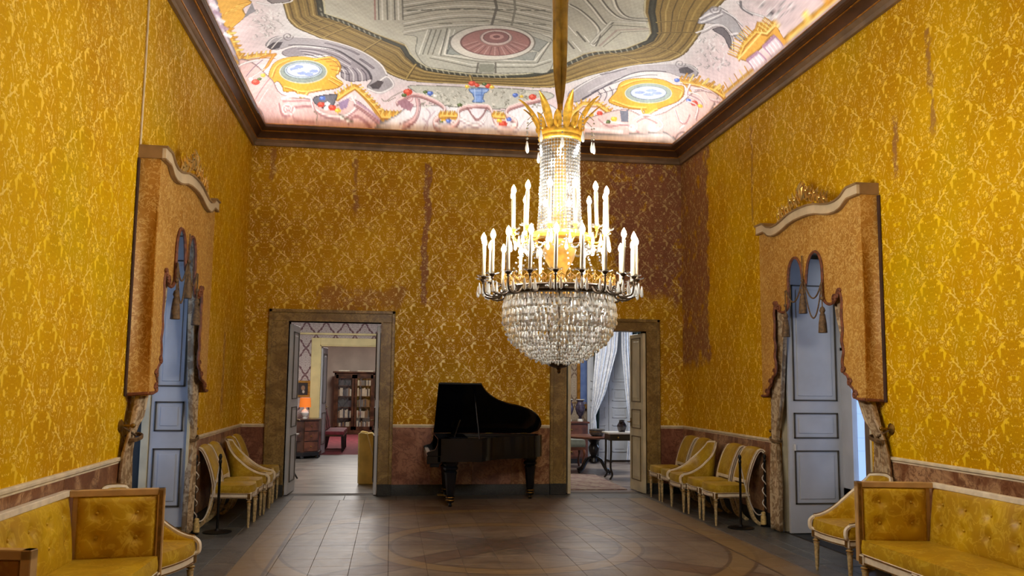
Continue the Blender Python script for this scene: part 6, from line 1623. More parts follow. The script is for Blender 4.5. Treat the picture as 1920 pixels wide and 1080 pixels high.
def cushion(m, out_, z0, z1, dome, n=8):
    P = [Vector((a, c, 0)) for a, c in smoothpath2(out_)]; c = sum(P, Vector()) / len(P); N = len(P); rings = []
    for k in range(5): t = k / 4; rings.append((1 + .02 * math.sin(PI * t), z0 + (z1 - z0) * t))
    for k in range(1, n): t = k / n; rings.append((1 - .06 * t if k < 3 else (1 - t), z1 + dome * (1 - (1 - t) ** 2) ** .8))
    vs_ = []; fs_ = []
    for s, z in rings: vs_ += [(c.x + (p.x - c.x) * s, c.y + (p.y - c.y) * s, z) for p in P]
    for j in range(len(rings) - 1):
        for k in range(N): fs_.append((j * N + k, j * N + (k + 1) % N, (j + 1) * N + (k + 1) % N, (j + 1) * N + k))
    vs_.append((c.x, c.y, z1 + dome)); fs_ += [((len(rings) - 1) * N + k, (len(rings) - 1) * N + (k + 1) % N, len(vs_) - 1) for k in range(N)]; fs_.append(tuple(range(N))[::-1])
    m.add(vs_, fs_)
def smoothpath2(P):
    out_ = []
    for k in range(len(P)):
        a, c = Vector(P[k]), Vector(P[(k + 1) % len(P)]); n = max(1, int((c - a).length / .05)); out_ += [tuple(a + (c - a) * i / n) for i in range(n)]
    return out_
def rail(e, out_, z0, z1, ins=.012):
    m = MB(); c = (sum(p[0] for p in out_) / len(out_), sum(p[1] for p in out_) / len(out_))
    m.prism([(c[0] + (a - c[0]) * 1.015, c[1] + (b_ - c[1]) * 1.015) for a, b_ in out_], lambda a, b_, z: (a, b_, z), z0, z1); r = m.build('seat_rail', M_white, e, smooth=30)
    for zz in (z0 + .008, z1 - .008):
        m = MB(); P = [(c[0] + (a - c[0]) * 1.02, c[1] + (b_ - c[1]) * 1.02, zz) for a, b_ in out_]; m.tube(P + [P[0]], .0045, 5); m.build('gilt_line', M_goldline, r)
def saber(e, x, y, z):
    for sg in (-1, 1):
        m = MB(); m.tube(smoothpath([(sg * x, y, z), (sg * x, y - .02, z - .14), (sg * (x + .005), y - .07, z - .28), (sg * (x + .01), y - .15, 0.0)], 5), .019, 4, True, True); m.build('leg', M_leg, e, smooth=0)
M_leg = plain('ivory and gilt leg', rgb(196, 172, 122), .4, .1, .25, 40)
M_chback = plain('dark chair lining', rgb(46, 32, 20), .8, 0, .2, 12)
def side_chair(label):
    e = thing('side_chair', label, 'chair'); O = seat_outline(.45, .40, -.21, .2)
    m = MB(); cushion(m, O, .37, .43, .045); m.build('seat', M_silk_old, e, smooth=60); rail(e, O, .315, .372)
    for sg in (-1, 1): front_leg(e, sg * .2, .195, .33)
    saber(e, .18, -.2, .35)
    C = smoothpath([(0, -.18, .36), (0, -.19, .48), (0, -.225, .62), (0, -.275, .75), (0, -.325, .835), (0, -.37, .855), (0, -.40, .83)], 5)
    for sg in (-1, 1):
        m = MB(); m.tube([(sg * .2, p.y, p.z) for p in C], .0165, 4, True, True); s = m.build('back_stile', M_white, e, smooth=40)
        m = MB(); m.tube([(sg * .2186, p.y, p.z) for p in C], .004, 5); m.tube([(sg * .2, p.y + .017, p.z + .004) for p in C], .0035, 5); m.build('gilt_line', M_goldline, s)
    C2 = [p for p in C if p.z > .5 or p.y < -.28]; C2 = smoothpath(C2[::2], 2)
    def nrm(i): t = (C2[min(i + 1, len(C2) - 1)] - C2[max(i - 1, 0)]).normalized(); return Vector((0, t.z, -t.y))
    nv = len(C2)
    m = MB(); m.pad(lambda u, v: ((-.185 + .37 * u, C2[round(v * (nv - 1))].y, C2[round(v * (nv - 1))].z), nrm(round(v * (nv - 1))), .012 + .022 * math.sin(PI * u) ** .5 * math.sin(PI * min(1, max(0, v))) ** .4), 11, nv, .008); m.build('backrest', M_silk_old, e, smooth=60)
    m = MB(); m.pad(lambda u, v: ((-.185 + .37 * u, C2[round(v * (nv - 1))].y - .02, C2[round(v * (nv - 1))].z - .01), nrm(round(v * (nv - 1))), .0), 3, nv, .006); m.build('back_lining', M_chback, e, smooth=60)
    p0 = C2[0]; m = MB(); m.box(-.19, .19, p0.y - .014, p0.y + .016, p0.z - .035, p0.z + .004); m.build('lower_back_rail', M_white, e, smooth=0, bevel=.003)
    return e
def armchair(label, silk_m):
    e = thing('tub_armchair', label, 'armchair'); O = seat_outline(.54, .44, -.16, .24, .04)
    m = MB(); cushion(m, O, .36, .43, .05); m.build('seat', silk_m, e, smooth=60); rail(e, O, .30, .362)
    for sg in (-1, 1): front_leg(e, sg * .24, .225, .32, .024)
    saber(e, .19, -.14, .33)
    plan = smoothpath([(-.26, .235, 0), (-.265, .1, 0), (-.262, -.03, 0), (-.235, -.13, 0), (-.14, -.19, 0), (0, -.205, 0), (.14, -.19, 0), (.235, -.13, 0), (.262, -.03, 0), (.265, .1, 0), (.26, .235, 0)], 5); N = len(plan)
    def top(i):
        t = abs(2 * i / (N - 1) - 1); return .47 + .37 * (1 - min(1, max(0, (t - .2) / .76))) ** 1.5 + .02 * max(0, 1 - (t / .25) ** 2) if t > .2 else .84 + .02 * max(0, 1 - (t / .25) ** 2)
    def lean(i): t = abs(2 * i / (N - 1) - 1); return .09 * max(0, 1 - t / .55)
    def nr(i): t = (plan[min(i + 1, N - 1)] - plan[max(i - 1, 0)]).normalized(); return Vector((-t.y, t.x, 0))
    P = lambda u, v: (lambda i: Vector((plan[i].x, plan[i].y - lean(i) * v, .35 + (top(i) - .35) * v)))(round(u * (N - 1)))
    m = MB(); m.pad(lambda u, v: (P(u, v), -nr(round(u * (N - 1))) if nr(round(u * (N - 1))).dot(Vector((0, .1, 0)) - plan[round(u * (N - 1))]) < 0 else nr(round(u * (N - 1))), .012 + .016 * math.sin(PI * v) ** .5), N, 10, .014); m.build('tub_back', silk_m, e, smooth=60)
    m = MB(); m.tube([P(i / (N - 1), 1) + Vector((0, 0, .006)) for i in range(N)], .017, 6, True); fr = m.build('top_frame', M_white, e)
    m = MB(); m.tube([P(i / (N - 1), 1) * 1.0 + Vector((0, 0, .024)) for i in range(N)], .005, 5); m.build('gilt_line', M_goldline, fr)
    for i, sg in ((0, -1), (N - 1, 1)):
        q = P(i / (N - 1), 1); m = MB(); m.tube(smoothpath([q, q + Vector((0, .035, -.03)), q + Vector((0, .035, -.09)), Vector((sg * .245, .24, .36))], 5), [.018] * 15 + [.022], 6); m.build('arm_front', M_white, e)
    return e
GS, GA = 'scroll back side chairs along the walls', 'tub armchairs along the walls'
RX, LX = 6.02, .375; RZR, RZL = PI / 2, -PI / 2
sc0 = side_chair('x'); sc0['group'] = GS; ac0 = armchair('x', M_silk_old); ac0['group'] = GA
used = set()
def put(src, label, x, y, rz):
    if src.name not in used:
        used.add(src.name); src.location = (x, y, 0); src.rotation_euler = (0, 0, rz); src['label'] = label; return src
    return dup(src, label, (x, y, 0), rz)
put(sc0, 'mustard scroll back side chair nearest the right window curtain', RX, 9.99, RZR)
put(sc0, 'second mustard side chair from the right curtain, beside the tub armchair', RX, 10.52, RZR)
put(ac0, 'mustard tub armchair in the middle of the right wall row', RX, 11.06, RZR)
put(sc0, 'mustard side chair between the right tub armchair and the last chair by the cream door', RX, 11.60, RZR)
put(sc0, 'last mustard side chair of the right row, against the cream door leaf', RX, 12.12, RZR)
put(sc0, 'mustard scroll back side chair nearest the left window curtain', LX, 10.22, RZL)
put(sc0, 'second mustard side chair from the left curtain, beside the tub armchair', LX, 10.70, RZL)
put(ac0, 'mustard tub armchair in the middle of the left wall row', LX, 11.22, RZL)
put(sc0, 'mustard side chair between the left tub armchair and the last chair of that row', LX, 11.74, RZL)
put(sc0, 'last mustard side chair of the left row, beside the left doorway', LX, 12.22, RZL)
ac1 = armchair('x', M_silk); ac1['group'] = 'bright yellow tub armchairs behind the settees'
put(ac1, 'bright yellow tub armchair squeezed behind the right settee', 6.07, 7.15, RZR + .05)
put(ac1, 'bright yellow tub armchair squeezed behind the left settee', .40, 6.50, RZL - .25)
for o in (ac1,) + tuple(q for q in COL.objects if q.get('group') == 'bright yellow tub armchairs behind the settees'): o.scale = (1.08, 1.0, .97)
def settee(label, loc, rz):
    # back on -y, faces +y, length along x
    e = thing('settee', label, 'sofa', loc, rz, 'yellow buttoned settees'); L2 = .96; H = .89
    A = lambda sg: (Vector((sg * L2, -.27, 0)), Vector((sg * (L2 + .1), .27, 0)))
    O = [(-L2 - .09, .25), (L2 + .09, .25), (L2, -.26), (-L2, -.26)]
    m = MB(); cushion(m, O, .36, .44, .045, 10); m.build('seat', M_silk, e, smooth=60)
    m = MB(); m.prism(O, lambda a, c, z: (a, c * 1.02, z), .29, .362); r = m.build('seat_rail', M_white, e, smooth=0, bevel=.004)
    for zz in (.298, .354): m = MB(); m.tube([(-L2 - .085, .258, zz), (L2 + .085, .258, zz)], .005, 5); m.build('gilt_line', M_goldline, r)
    for x in (-L2 - .06, -.35, .35, L2 + .06): front_leg(e, x, .235, .31, .026)
    for x in (-L2 + .02, L2 - .02):
        m = MB(); m.tube([(x, -.25, .3), (x, -.27, .15), (x, -.3, 0)], .02, 4, True, True); m.build('leg', M_leg, e, smooth=0)
    def tuft(P0, P1, z0, z1, n, nx_, rows, lean, name):
        d = P1 - P0; Lg = d.length
        def fn(u, v):
            p = P0 + d * u; h = .05 * (math.sin(PI * min(1, max(0, u)))) ** .35 * math.sin(PI * min(1, max(0, v))) ** .35 + .004
            for i in range(nx_):
                for rr in rows:
                    du = (u - (i + .5) / nx_) * Lg; dv = (v - rr) * (z1 - z0); h -= .028 * math.exp(-(du * du + dv * dv) / .0016)
            return (p + Vector((0, 0, z0 + (z1 - z0) * v)) - Vector(n) * lean * v), Vector(n), h
        m = MB(); m.pad(fn, int(Lg / .022) + 4, 22, .02); o = m.build(name, M_silk, e, smooth=60)
        for i in range(nx_):
            for rr in rows:
                p, n_, h = fn((i + .5) / nx_, rr); m = MB(); m.sphere(p + n_ * (h + .004), .011, 8, 5); m.build('button', M_silk, o)
    tuft(Vector((-L2, -.255, 0)), Vector((L2, -.255, 0)), .44, H - .03, (0, 1, 0), 7, (.38, .72), .05, 'backrest')
    for sg in (-1, 1):
        a, c = A(sg); dr = (c - a).normalized(); n = Vector((-sg * dr.y, sg * dr.x, 0)) * 1
        tuft(a + dr * .03, c - dr * .045, .44, H - .04, tuple(n), 2, (.36, .74), 0, 'arm_pad')
        F = lambda s, t, z: a + dr * s + n * t + Vector((0, 0, z)); Lg = (c - a).length
        m = MB(); m.prism([(Lg - .045, .30), (Lg, .30), (Lg, H), (Lg - .045, H)], lambda s, z, t: F(s, t, z), -.035, .02); q = m.build('arm_stile', M_white2, e, smooth=0, bevel=.004)
        m = MB(); m.prism([(Lg - .034, .36), (Lg - .012, .36), (Lg - .012, H - .012), (Lg - .034, H - .012)], lambda s, z, t: F(s, t, z), .0195, .026); m.build('gilt_strip', M_goldline, q, smooth=0)
        m = MB(); m.prism([(-.02, H - .042), (Lg, H - .042), (Lg, H), (-.02, H)], lambda s, z, t: F(s, t, z), -.035, .02); q = m.build('arm_rail', M_white2, e, smooth=0, bevel=.004)
        m = MB(); m.prism([(.02, .31), (Lg - .05, .31), (Lg - .05, H - .045), (.02, H - .045)], lambda s, z, t: F(s, t, z), -.03, -.018); m.build('outer_panel', M_silk_brown, e, smooth=0, bevel=.004)
        m = MB(); m.prism([(.0, .30), (.04, .30), (.04, H), (.0, H)], lambda s, z, t: F(s, t, z), -.035, .0); m.prism([(.0, .30), (Lg, .30), (Lg, .345), (0, .345)], lambda s, z, t: F(s, t, z), -.036, .0); m.build('outer_frame', M_white2, e, smooth=0, bevel=.003)
    m = MB(); m.prism([(-.335, H - .04), (-.285, H - .04), (-.285, H), (-.335, H)], lambda y, z, x: (x, y, z), -L2 - .02, L2 + .02); m.build('back_rail', M_white, e, smooth=0, bevel=.005)
    m = MB(); m.box(-L2, L2, -.325, -.29, .31, H - .03); m.build('back_panel', M_silk_brown, e, smooth=0)
    return e
M_white2 = plain('tan and ivory frame', rgb(190, 152, 96), .42, 0, .1, 10); M_silk_brown = silk('amber brown silk', rgb(150, 100, 30), rgb(128, 80, 20), rgb(170, 124, 50))
settee('yellow buttoned settee against the left wall, both square arms showing', (.36, 5.02, 0), -PI / 2)
settee('yellow buttoned settee at the right edge, standing off the right wall', (5.86, 5.22, 0), PI / 2)
# barrier posts with a slack cord
def barrier(side):
    R = side == 'R'; wd = 'right' if R else 'left'; f = (lambda d, y, z: (W - d, y, z)) if R else (lambda d, y, z: (d, y, z))
    ys_ = (9.60, 9.70) if R else (9.73, 9.62); ds = (.40, .06) if R else (.30, .075)
    for k in (0, 1):
        c = f(ds[k], ys_[k], 0)
        e = thing('barrier_post', ('slim black barrier post in front of the first %s row chair' if k == 0 else 'slim black barrier post with a wound cord behind the first %s row chair') % wd, 'barrier post', c, 0, 'black barrier posts')
        m = MB(); m.lathe([(.15, 0), (.15, .008), (.13, .014), (.03, .02), (.016, .04)] if k == 0 else [(.06, 0), (.06, .01), (.02, .018), (.016, .04)], 20); m.build('base', M_blackm, e)
        m = MB(); m.lathe([(.014, .03), (.014, .72), (.018, .725), (.018, .75), (.012, .76), (.02, .79), (.012, .815), (.003, .82)], 12); m.build('post', M_blackm, e)
        if k == 1:
            sg = -1 if R else 1
            m = MB(); m.tube([(.02 * math.cos(t * 5) * 1.0 + .012 * sg, .02 * math.sin(t * 5), .74 - .11 * t) for t in [i * .16 for i in range(38)]], .006, 6); m.build('wound_cord', M_cord, e)
            m = MB(); m.lathe([(.012, .17), (.026, .16), (.024, .13), (.03, .12), (.034, .03), (.03, .025)], 12, (.04 * sg, -.03, 0)); m.build('cord_tassel', M_cordt, e)
    p0, p1 = Vector(f(ds[0], ys_[0], .74)), Vector(f(ds[1] + .04, ys_[1] - .03, .16))
    m = MB(); m.tube([p0 + (p1 - p0) * t - Vector((0, 0, .22 * 4 * t * (1 - t))) for t in [i / 16 for i in range(17)]], .007, 6); o = m.build('rope', M_cord); tag(o, 'white rope slung between the two black posts beside the %s chairs' % wd, 'rope')
M_cord = plain('white cord', rgb(206, 198, 182), .7); M_cordt = plain('cream tassel', rgb(196, 168, 104), .8, 0, .2, 50)
barrier('R'); barrier('L')
# ---------------------------------------------------------------- grand piano
def piano():
    e = thing('grand_piano', 'black grand piano with raised lid standing between the two doorways', 'piano', (3.4, 11.95, 0)); hy, hz = 12.58, .885
    B_ = lambda m, n, mt=M_black, **k: m.build(n, mt, e, world=True, **k)
    shape = [(2.70, 0), (2.70, 1.25), (3.27, 1.25), (3.36, 1.06), (3.49, .90), (3.65, .79), (3.85, .71), (4.05, .58), (4.18, .40), (4.23, .22), (4.20, .07), (4.10, 0)]
    sm = shape[:2] + [tuple(v)[:2] for v in smoothpath([(a, c, 0) for a, c in shape[2:11]], 5)] + [shape[11]]
    inn = [(3.4 + (a - 3.42) * .96, .6 + (c - .6) * .94) for a, c in sm]
    # rim as a ring
    m = MB(); n = len(sm); zz = (.585, .88)
    V = [(a, hy - c, z) for z in zz for a, c in sm] + [(a, hy - c, z) for z in zz for a, c in inn]; F_ = []
    for k in range(n):
        j = (k + 1) % n; F_ += [(k, j, n + j, n + k), (2 * n + k, 2 * n + j, 3 * n + j, 3 * n + k), (n + k, n + j, 3 * n + j, 3 * n + k), (k, j, 2 * n + j, 2 * n + k)]
    m.add(V, F_); B_(m, 'rim', smooth=40)
    m = MB(); m.prism(inn, lambda a, c, z: (a, hy - c, z), .60, .62); B_(m, 'bottom_board')
    m = MB(); m.prism([(a, c) for a, c in inn if a > 2.9] + [(2.95, .06)], lambda a, c, z: (a, hy - c, z), .80, .812); B_(m, 'soundboard', M_sound)
    m = MB(); m.prism([(3.0, .12), (3.0, 1.1), (3.2, 1.12), (3.35, .85), (3.7, .66), (4.0, .48), (4.1, .25), (3.98, .12)], lambda a, c, z: (a, hy - c, z), .815, .835); B_(m, 'iron_plate', M_brass)
    # keyboard end
    m = MB(); m.box(2.56, 2.74, hy - 1.25, hy, .56, .66); m.box(2.60, 2.72, hy - 1.25, hy, .52, .56); B_(m, 'keybed', smooth=0, bevel=.006)
    for y0, y1 in ((hy - 1.25, hy - 1.19), (hy - .06, hy)):
        m = MB(); P = smoothpath([(2.57, .66, 0), (2.56, .70, 0), (2.60, .72, 0), (2.66, .74, 0), (2.69, .80, 0), (2.70, .88, 0)], 4); m.prism([tuple(v)[:2] for v in P] + [(2.74, .88), (2.74, .66)], lambda a, z, y: (a, y, z), y0, y1); B_(m, 'key_cheek', smooth=40)
    nk = 50; kw = (1.25 - .13) / nk
    for k in range(nk):
        m = MB(); y = hy - 1.188 + k * kw; m.box(2.575, 2.70, y + .0008, y + kw - .0008, .664, .685); B_(m, 'white_key', M_porc, smooth=0)
    for k in range(nk - 1):
        if k % 7 in (2, 6): continue
        m = MB(); y = hy - 1.188 + (k + 1) * kw; m.box(2.62, 2.70, y - .006, y + .006, .685, .697); B_(m, 'black_key', smooth=0)
    m = MB(); m.box(2.70, 2.725, hy - 1.19, hy - .06, .66, .87); B_(m, 'fallboard', smooth=0, bevel=.004)
    # music desk
    m = MB(); M = Matrix.Translation((2.93, 11.95, .885)) @ Matrix.Rotation(math.radians(18), 4, 'Y'); m.box(-.008, .008, -.34, .34, 0, .24, M); B_(m, 'music_desk', smooth=0, bevel=.003)
    m = MB(); m.box(2.86, 3.1, 11.55, 12.35, .872, .886); B_(m, 'desk_tray', smooth=0)
    # lid
    th = math.radians(33); cs, sn = math.cos(th), math.sin(th)
    L = lambda a, s, t: (a, hy - s * cs + t * sn, hz + s * sn + t * cs)
    lidp = [(a, c * 1.02) for a, c in sm]
    m = MB(); m.prism(lidp, lambda a, c, t: L(a, c, t), .0, .022); B_(m, 'lid', smooth=40)
    for x in (2.95, 3.5, 4.0):
        m = MB(); m.tube([(x - .05, hy + .004, hz), (x + .05, hy + .004, hz)], .009, 8); B_(m, 'hinge', M_brass)
    p1 = Vector(L(3.20, 1.02, 0)); m = MB(); m.tube([(3.24, hy - 1.20, .87), tuple(p1)], .010, 8); B_(m, 'lid_prop')
    # flap folded back over the lid
    m = MB(); m.prism([(2.72, .02), (2.72, 1.25), (3.0, 1.25), (3.0, .02)], lambda a, c, t: L(a, c, t), .024, .044); B_(m, 'front_flap', smooth=0)
    # legs
    prof = [(.022, .0), (.026, .02), (.02, .045), (.05, .06), (.055, .085), (.045, .10), (.06, .11), (.06, .13), (.046, .14), (.052, .16), (.075, .40), (.085, .44), (.07, .46), (.095, .48), (.095, .50), (.08, .52), (.10, .55), (.10, .585)]
    for (x, y) in ((2.88, 11.50), (2.88, 12.40), (4.05, 12.25)):
        m = MB(); m.lathe([(r, z + (.0)) for r, z in prof], 8, (x, y, 0)); lg = B_(m, 'leg', smooth=20)
        for z in (.12, .085): m = MB(); m.lathe([(.058, z - .008), (.062, z), (.058, z + .008)], 16, (x, y, 0)); m.build('brass_ring', M_brass, lg, world=True)
        m = MB(); m.lathe([(.001, -.011), (.024, -.011), (.024, .011), (.001, .011)], 12, (x, y, .024), Matrix.Rotation(PI / 2, 4, 'X')); m.build('caster', M_brass, lg, world=True)
    m = MB(); m.tube([(2.86, 11.95, .56), (2.87, 11.95, .12)], .012, 6); m.tube([(2.86, 12.05, .56), (2.87, 12.05, .12)], .012, 6); m.box(2.82, 2.92, 11.9, 12.1, .10, .14); B_(m, 'pedal_lyre')
    for y in (11.96, 12.04): m = MB(); m.box(2.74, 2.86, y - .014, y + .014, .085, .097); B_(m, 'pedal', M_brass, smooth=0)
M_sound = plain('golden spruce soundboard', rgb(186, 140, 84), .4, 0, .15, 5)
piano()
# ---------------------------------------------------------------- chandelier
def chandelier():
    cx, cy = 3.226, 5.905; e = thing('chandelier', 'large gilt and crystal chandelier with lit candle bulbs on a velvet sleeved chain', 'chandelier', (cx, cy, 1.7))
    T = lambda x, y, z: (x, y, z - 1.7)          # heights below are above the floor
    def B_(m, n, mt, parent=None, **k):
        if parent is None: m.v = [(v[0], v[1], v[2] - 1.7) for v in m.v]
        return m.build(n, mt, parent or e, **k)
    ztop = float(ceil_z(cx, cy))
    # velvet sleeve: two lobed gathered tube
    m = MB(); zs = [3.56, 3.66, 3.8, 4.0, 4.3, 4.7, 5.2, 5.7, ztop - .02]; rr = [.016, .03, .042, .05, .054, .056, .056, .056, .056]
    def sl(u, v):
        z = zs[0] + (zs[-1] - zs[0]) * v; r = float(np.interp(z, zs, rr)); a = TAU * u
        q = r * (1 - .42 * math.exp(-((a - 4.75 - .18 * math.sin(z * 4)) / .28) ** 2) + .10 * math.sin(5 * a + z * 3) + .05 * math.sin(9 * a - z * 5)); return (q * math.cos(a), q * math.sin(a), z + .0)
    m.grid(sl, 40, 70, True); B_(m, 'velvet_sleeve', M_velvet_rope, smooth=80)
    m = MB(); m.lathe([(.0, 3.5), (.02, 3.5), (.02, 3.58), (.0, 3.6)], 10); m.lathe([(.06, ztop - .06), (.09, ztop - .03), (.1, ztop + .01)], 16); B_(m, 'ceiling_rose', M_chgold)
    # crown of leaves
    m = MB(); m.lathe([(.135, 3.30), (.15, 3.31), (.155, 3.325), (.15, 3.34), (.158, 3.352), (.158, 3.375), (.15, 3.385), (.14, 3.39)], 32, cap=False); B_(m, 'crown_band', M_chgold)
    def leafmesh(h, w, out_):
        m = MB(); n = 9
        def P(s, u): return Vector((w * u * math.sin(PI * min(1, .12 + s * .88)) ** .7, .0 + out_ * s ** 1.7 + .012 * (1 - u * u) - (.03 * max(0, s - .8) * 5 * 0), h * s - .25 * h * max(0, s - .82) ** 1.2))
        m.grid(lambda u, v: P(v, 2 * u - 1), 7, n); m.grid(lambda u, v: P(v, 2 * u - 1) + Vector((0, .004, 0)), 7, n)
        m.tube([P(v / 8, 0) + Vector((0, -.002, 0)) for v in range(9)], [.006 * (1.1 - v / 9) for v in range(9)], 5)
        return m.mesh('crown_leaf', M_chgold, 60)
    lm, lm2 = leafmesh(.23, .032, .15), leafmesh(.12, .03, .05)
    for k in range(8):
        a = TAU * k / 8 + .1; shared(lm, 'crown_leaf', e, T(.145 * math.sin(a), -.145 * math.cos(a), 3.37), (0, 0, a + PI))
        a += TAU / 16; shared(lm2, 'crown_leaf', e, T(.145 * math.sin(a), -.145 * math.cos(a), 3.37), (0, 0, a + PI))
        m = MB(); m.tube([(.15 * math.cos(a) + .02 * math.cos(a) * math.sin(t) , .15 * math.sin(a) + .02 * math.sin(a) * math.sin(t), 3.40 + .025 * math.cos(t)) for t in [i * .5 for i in range(12)]], .006, 5); B_(m, 'crown_scroll', M_chgold)
    # drops
    def dropmesh(h, r, name='crystal_drop'):
        m = MB(); m.lathe([(.0005, 0), (r * .35, -h * .12), (r * .55, -h * .3), (r, -h * .68), (r * .75, -h * .9), (.0005, -h)], 6, cap=False); return m.mesh(name, M_crys, 25)
    big, mid, sml = dropmesh(.068, .0158), dropmesh(.05, .0125), dropmesh(.036, .0092)
    pend = dropmesh(.085, .013, 'pendant_drop')
    for k in range(10):
        a = TAU * (k + .3) / 10; m = MB(); r0, r1 = .15, .245; L = .10 + .05 * (k % 2)
        P = [((r0 + (r1 - r0) * t) * math.cos(a), (r0 + (r1 - r0) * t) * math.sin(a), 3.44 + .035 * math.sin(PI * t)) for t in [i / 7 for i in range(8)]]; m.tube(P, .0035, 5)
        for i in range(4): m.sphere((r1 * math.cos(a), r1 * math.sin(a), 3.435 - L * (i + .4) / 4), .008, 6, 4)
        B_(m, 'crown_bead_chain', M_crys2); shared(pend, 'pendant_drop', e, T(r1 * math.cos(a), r1 * math.sin(a), 3.435 - L))
    # bead column
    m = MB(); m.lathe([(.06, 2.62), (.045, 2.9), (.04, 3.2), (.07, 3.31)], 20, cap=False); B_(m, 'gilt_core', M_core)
    m = MB(); ns = 40
    for k in range(ns):
        a = TAU * k / ns
        for i in range(28):
            t = i / 27; z = 3.30 - .66 * t; r = .138 - .010 * math.sin(PI * t) + .018 * t
            m.lathe([(.0005, .0130), (.0115, 0), (.0005, -.0130)], 5, (r * math.cos(a), r * math.sin(a), z), cap=False)
    o = B_(m, 'bead_strands', M_crys2, smooth=0, kind='stuff')
    # middle tier
    m = MB(); m.lathe([(.155, 2.60), (.20, 2.605), (.21, 2.625), (.20, 2.645), (.165, 2.66), (.15, 2.65)], 36, cap=False); B_(m, 'upper_ring', M_chgold)
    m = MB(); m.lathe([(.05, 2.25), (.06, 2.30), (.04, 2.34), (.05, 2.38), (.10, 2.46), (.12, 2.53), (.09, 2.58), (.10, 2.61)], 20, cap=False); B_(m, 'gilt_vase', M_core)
    def candle_mesh(h, r):
        m = MB(); m.lathe([(r, 0), (r, h - .01), (r * .8, h)], 10); c = m.mesh('candle', M_candle, 40)
        m = MB(); m.lathe([(.005, 0), (.014, .012), (.018, .028), (.012, .048), (.0005, .068)], 8, cap=False); b_ = m.mesh('bulb', M_bulb, 60); return c, b_
    m = MB(); m.lathe([(.004, -.035), (.012, -.03), (.008, -.02), (.016, -.012), (.022, 0), (.014, .004)], 10); cup_d = m.mesh('candle_cup', M_bronze, 40)
    m = MB(); m.lathe([(.004, -.035), (.012, -.03), (.008, -.02), (.016, -.012), (.022, 0), (.014, .004)], 10); cup_g = m.mesh('candle_cup', M_chgold, 40)
    m = MB()
    nb = 16
    m.grid(lambda u, v: ((.012 + .036 * v) * (1 + .10 * v * math.cos(8 * TAU * u)) * math.cos(TAU * u), (.012 + .036 * v) * (1 + .10 * v * math.cos(8 * TAU * u)) * math.sin(TAU * u), .012 * v + .006 * v * math.cos(8 * TAU * u)), 48, 4, True); bob = m.mesh('drip_dish', M_crys2, 60)
    def tier(n, R, zb_, h, r, a0, cup, r_in, z_in, armM, armr, pends):
        c_, b_ = candle_mesh(h, r)
        for k in range(n):
            a = TAU * (k + a0) / n; ca, sa = math.cos(a), math.sin(a); x, y = R * ca, R * sa
            arm = MB(); P = smoothpath([(r_in * ca, r_in * sa, z_in), ((r_in + (R - r_in) * .35) * ca, (r_in + (R - r_in) * .35) * sa, z_in - .045), ((R - .015) * ca, (R - .015) * sa, z_in - .035), (x, y, zb_ - .035)], 6); arm.tube(P, [armr * (1.2 - .4 * i / len(P)) for i in range(len(P))], 6)
            if armr > .007:
                q = Vector(((r_in + (R - r_in) * .55) * ca, (r_in + (R - r_in) * .55) * sa, z_in - .015)); arm.tube([q + Vector((.022 * math.cos(t) * ca, .022 * math.cos(t) * sa, .022 * math.sin(t))) for t in [i * .6 for i in range(9)]], .006, 5)
            arm.v = [(v[0], v[1], v[2] - 1.7) for v in arm.v]; ao = arm.build('candle_arm', armM, e)
            tl = .0
            shared(cup, 'candle_cup', ao, T(x, y, zb_)); shared(bob, 'drip_dish', ao, T(x, y, zb_ - .006))
            co_ = shared(c_, 'candle', e, T(x, y, zb_), (rn.uniform(-.025, .025), rn.uniform(-.025, .025), 0)); shared(b_, 'bulb', co_, (0, 0, h))
            for j in range(pends):
                aa = TAU * j / pends + k; q = T(x + .038 * math.cos(aa), y + .038 * math.sin(aa), zb_ - .01)
                shared(pend, 'pendant_drop', ao, (q[0], q[1], q[2] - .035)); 
    rn = random.Random(2)
    tier(12, .335, 2.66, .245, .0135, .25, cup_g, .2, 2.62, M_chgold, .0065, 2)
    tier(20, .535, 2.325, .235, .012, .25, cup_d, .385, 2.24, M_bronze, .0075, 3)
    # festoons of beads between the tiers
    m = MB()
    for k in range(12):
        a0, a1 = TAU * k / 12, TAU * (k + 1) / 12
        for i in range(12):
            t = i / 11; a = a0 + (a1 - a0) * t; r = .24; m.sphere((r * math.cos(a), r * math.sin(a), 2.60 - .30 * t * (1 - t) * 1.1), .0085, 6, 4)
        for i in range(9):
            t = i / 8; r = .24 + .13 * t; m.sphere((r * math.cos(a0), r * math.sin(a0), 2.58 - .30 * t), .008, 6, 4)
        shared(pend, 'pendant_drop', e, T(.24 * math.cos(a0), .24 * math.sin(a0), 2.58))
    B_(m, 'bead_festoons', M_crys2, kind='stuff')
    # dark ring with palmette frieze
    m = MB(); m.lathe([(.37, 2.20), (.392, 2.205), (.40, 2.22), (.395, 2.235), (.40, 2.252), (.392, 2.262), (.37, 2.262)], 64, cap=False); m.lathe([(.366, 2.262), (.366, 2.20)], 64, cap=False); B_(m, 'lower_ring', M_bronze)
    m = MB(); m.tube([(.0, 0, 0)] + [(0, 0, .0)], .001, 3) if False else None
    for sg in (-1, 1):
        m.tube([(sg * (.004 + .020 * math.sin(t)), 0, .018 + .045 * t / 3.2) for t in [i * .4 for i in range(9)]], [.0045] * 9, 5)
        m.tube([(sg * .024, 0, .0), (sg * .012, 0, .03), (sg * .026, 0, .05)], .004, 5)
    m.tube([(0, 0, 0), (0, 0, .08)], [.006, .002], 5); m.sphere((0, 0, .082), .006, 6, 4); pal = m.mesh('palmette', M_gold, 50)
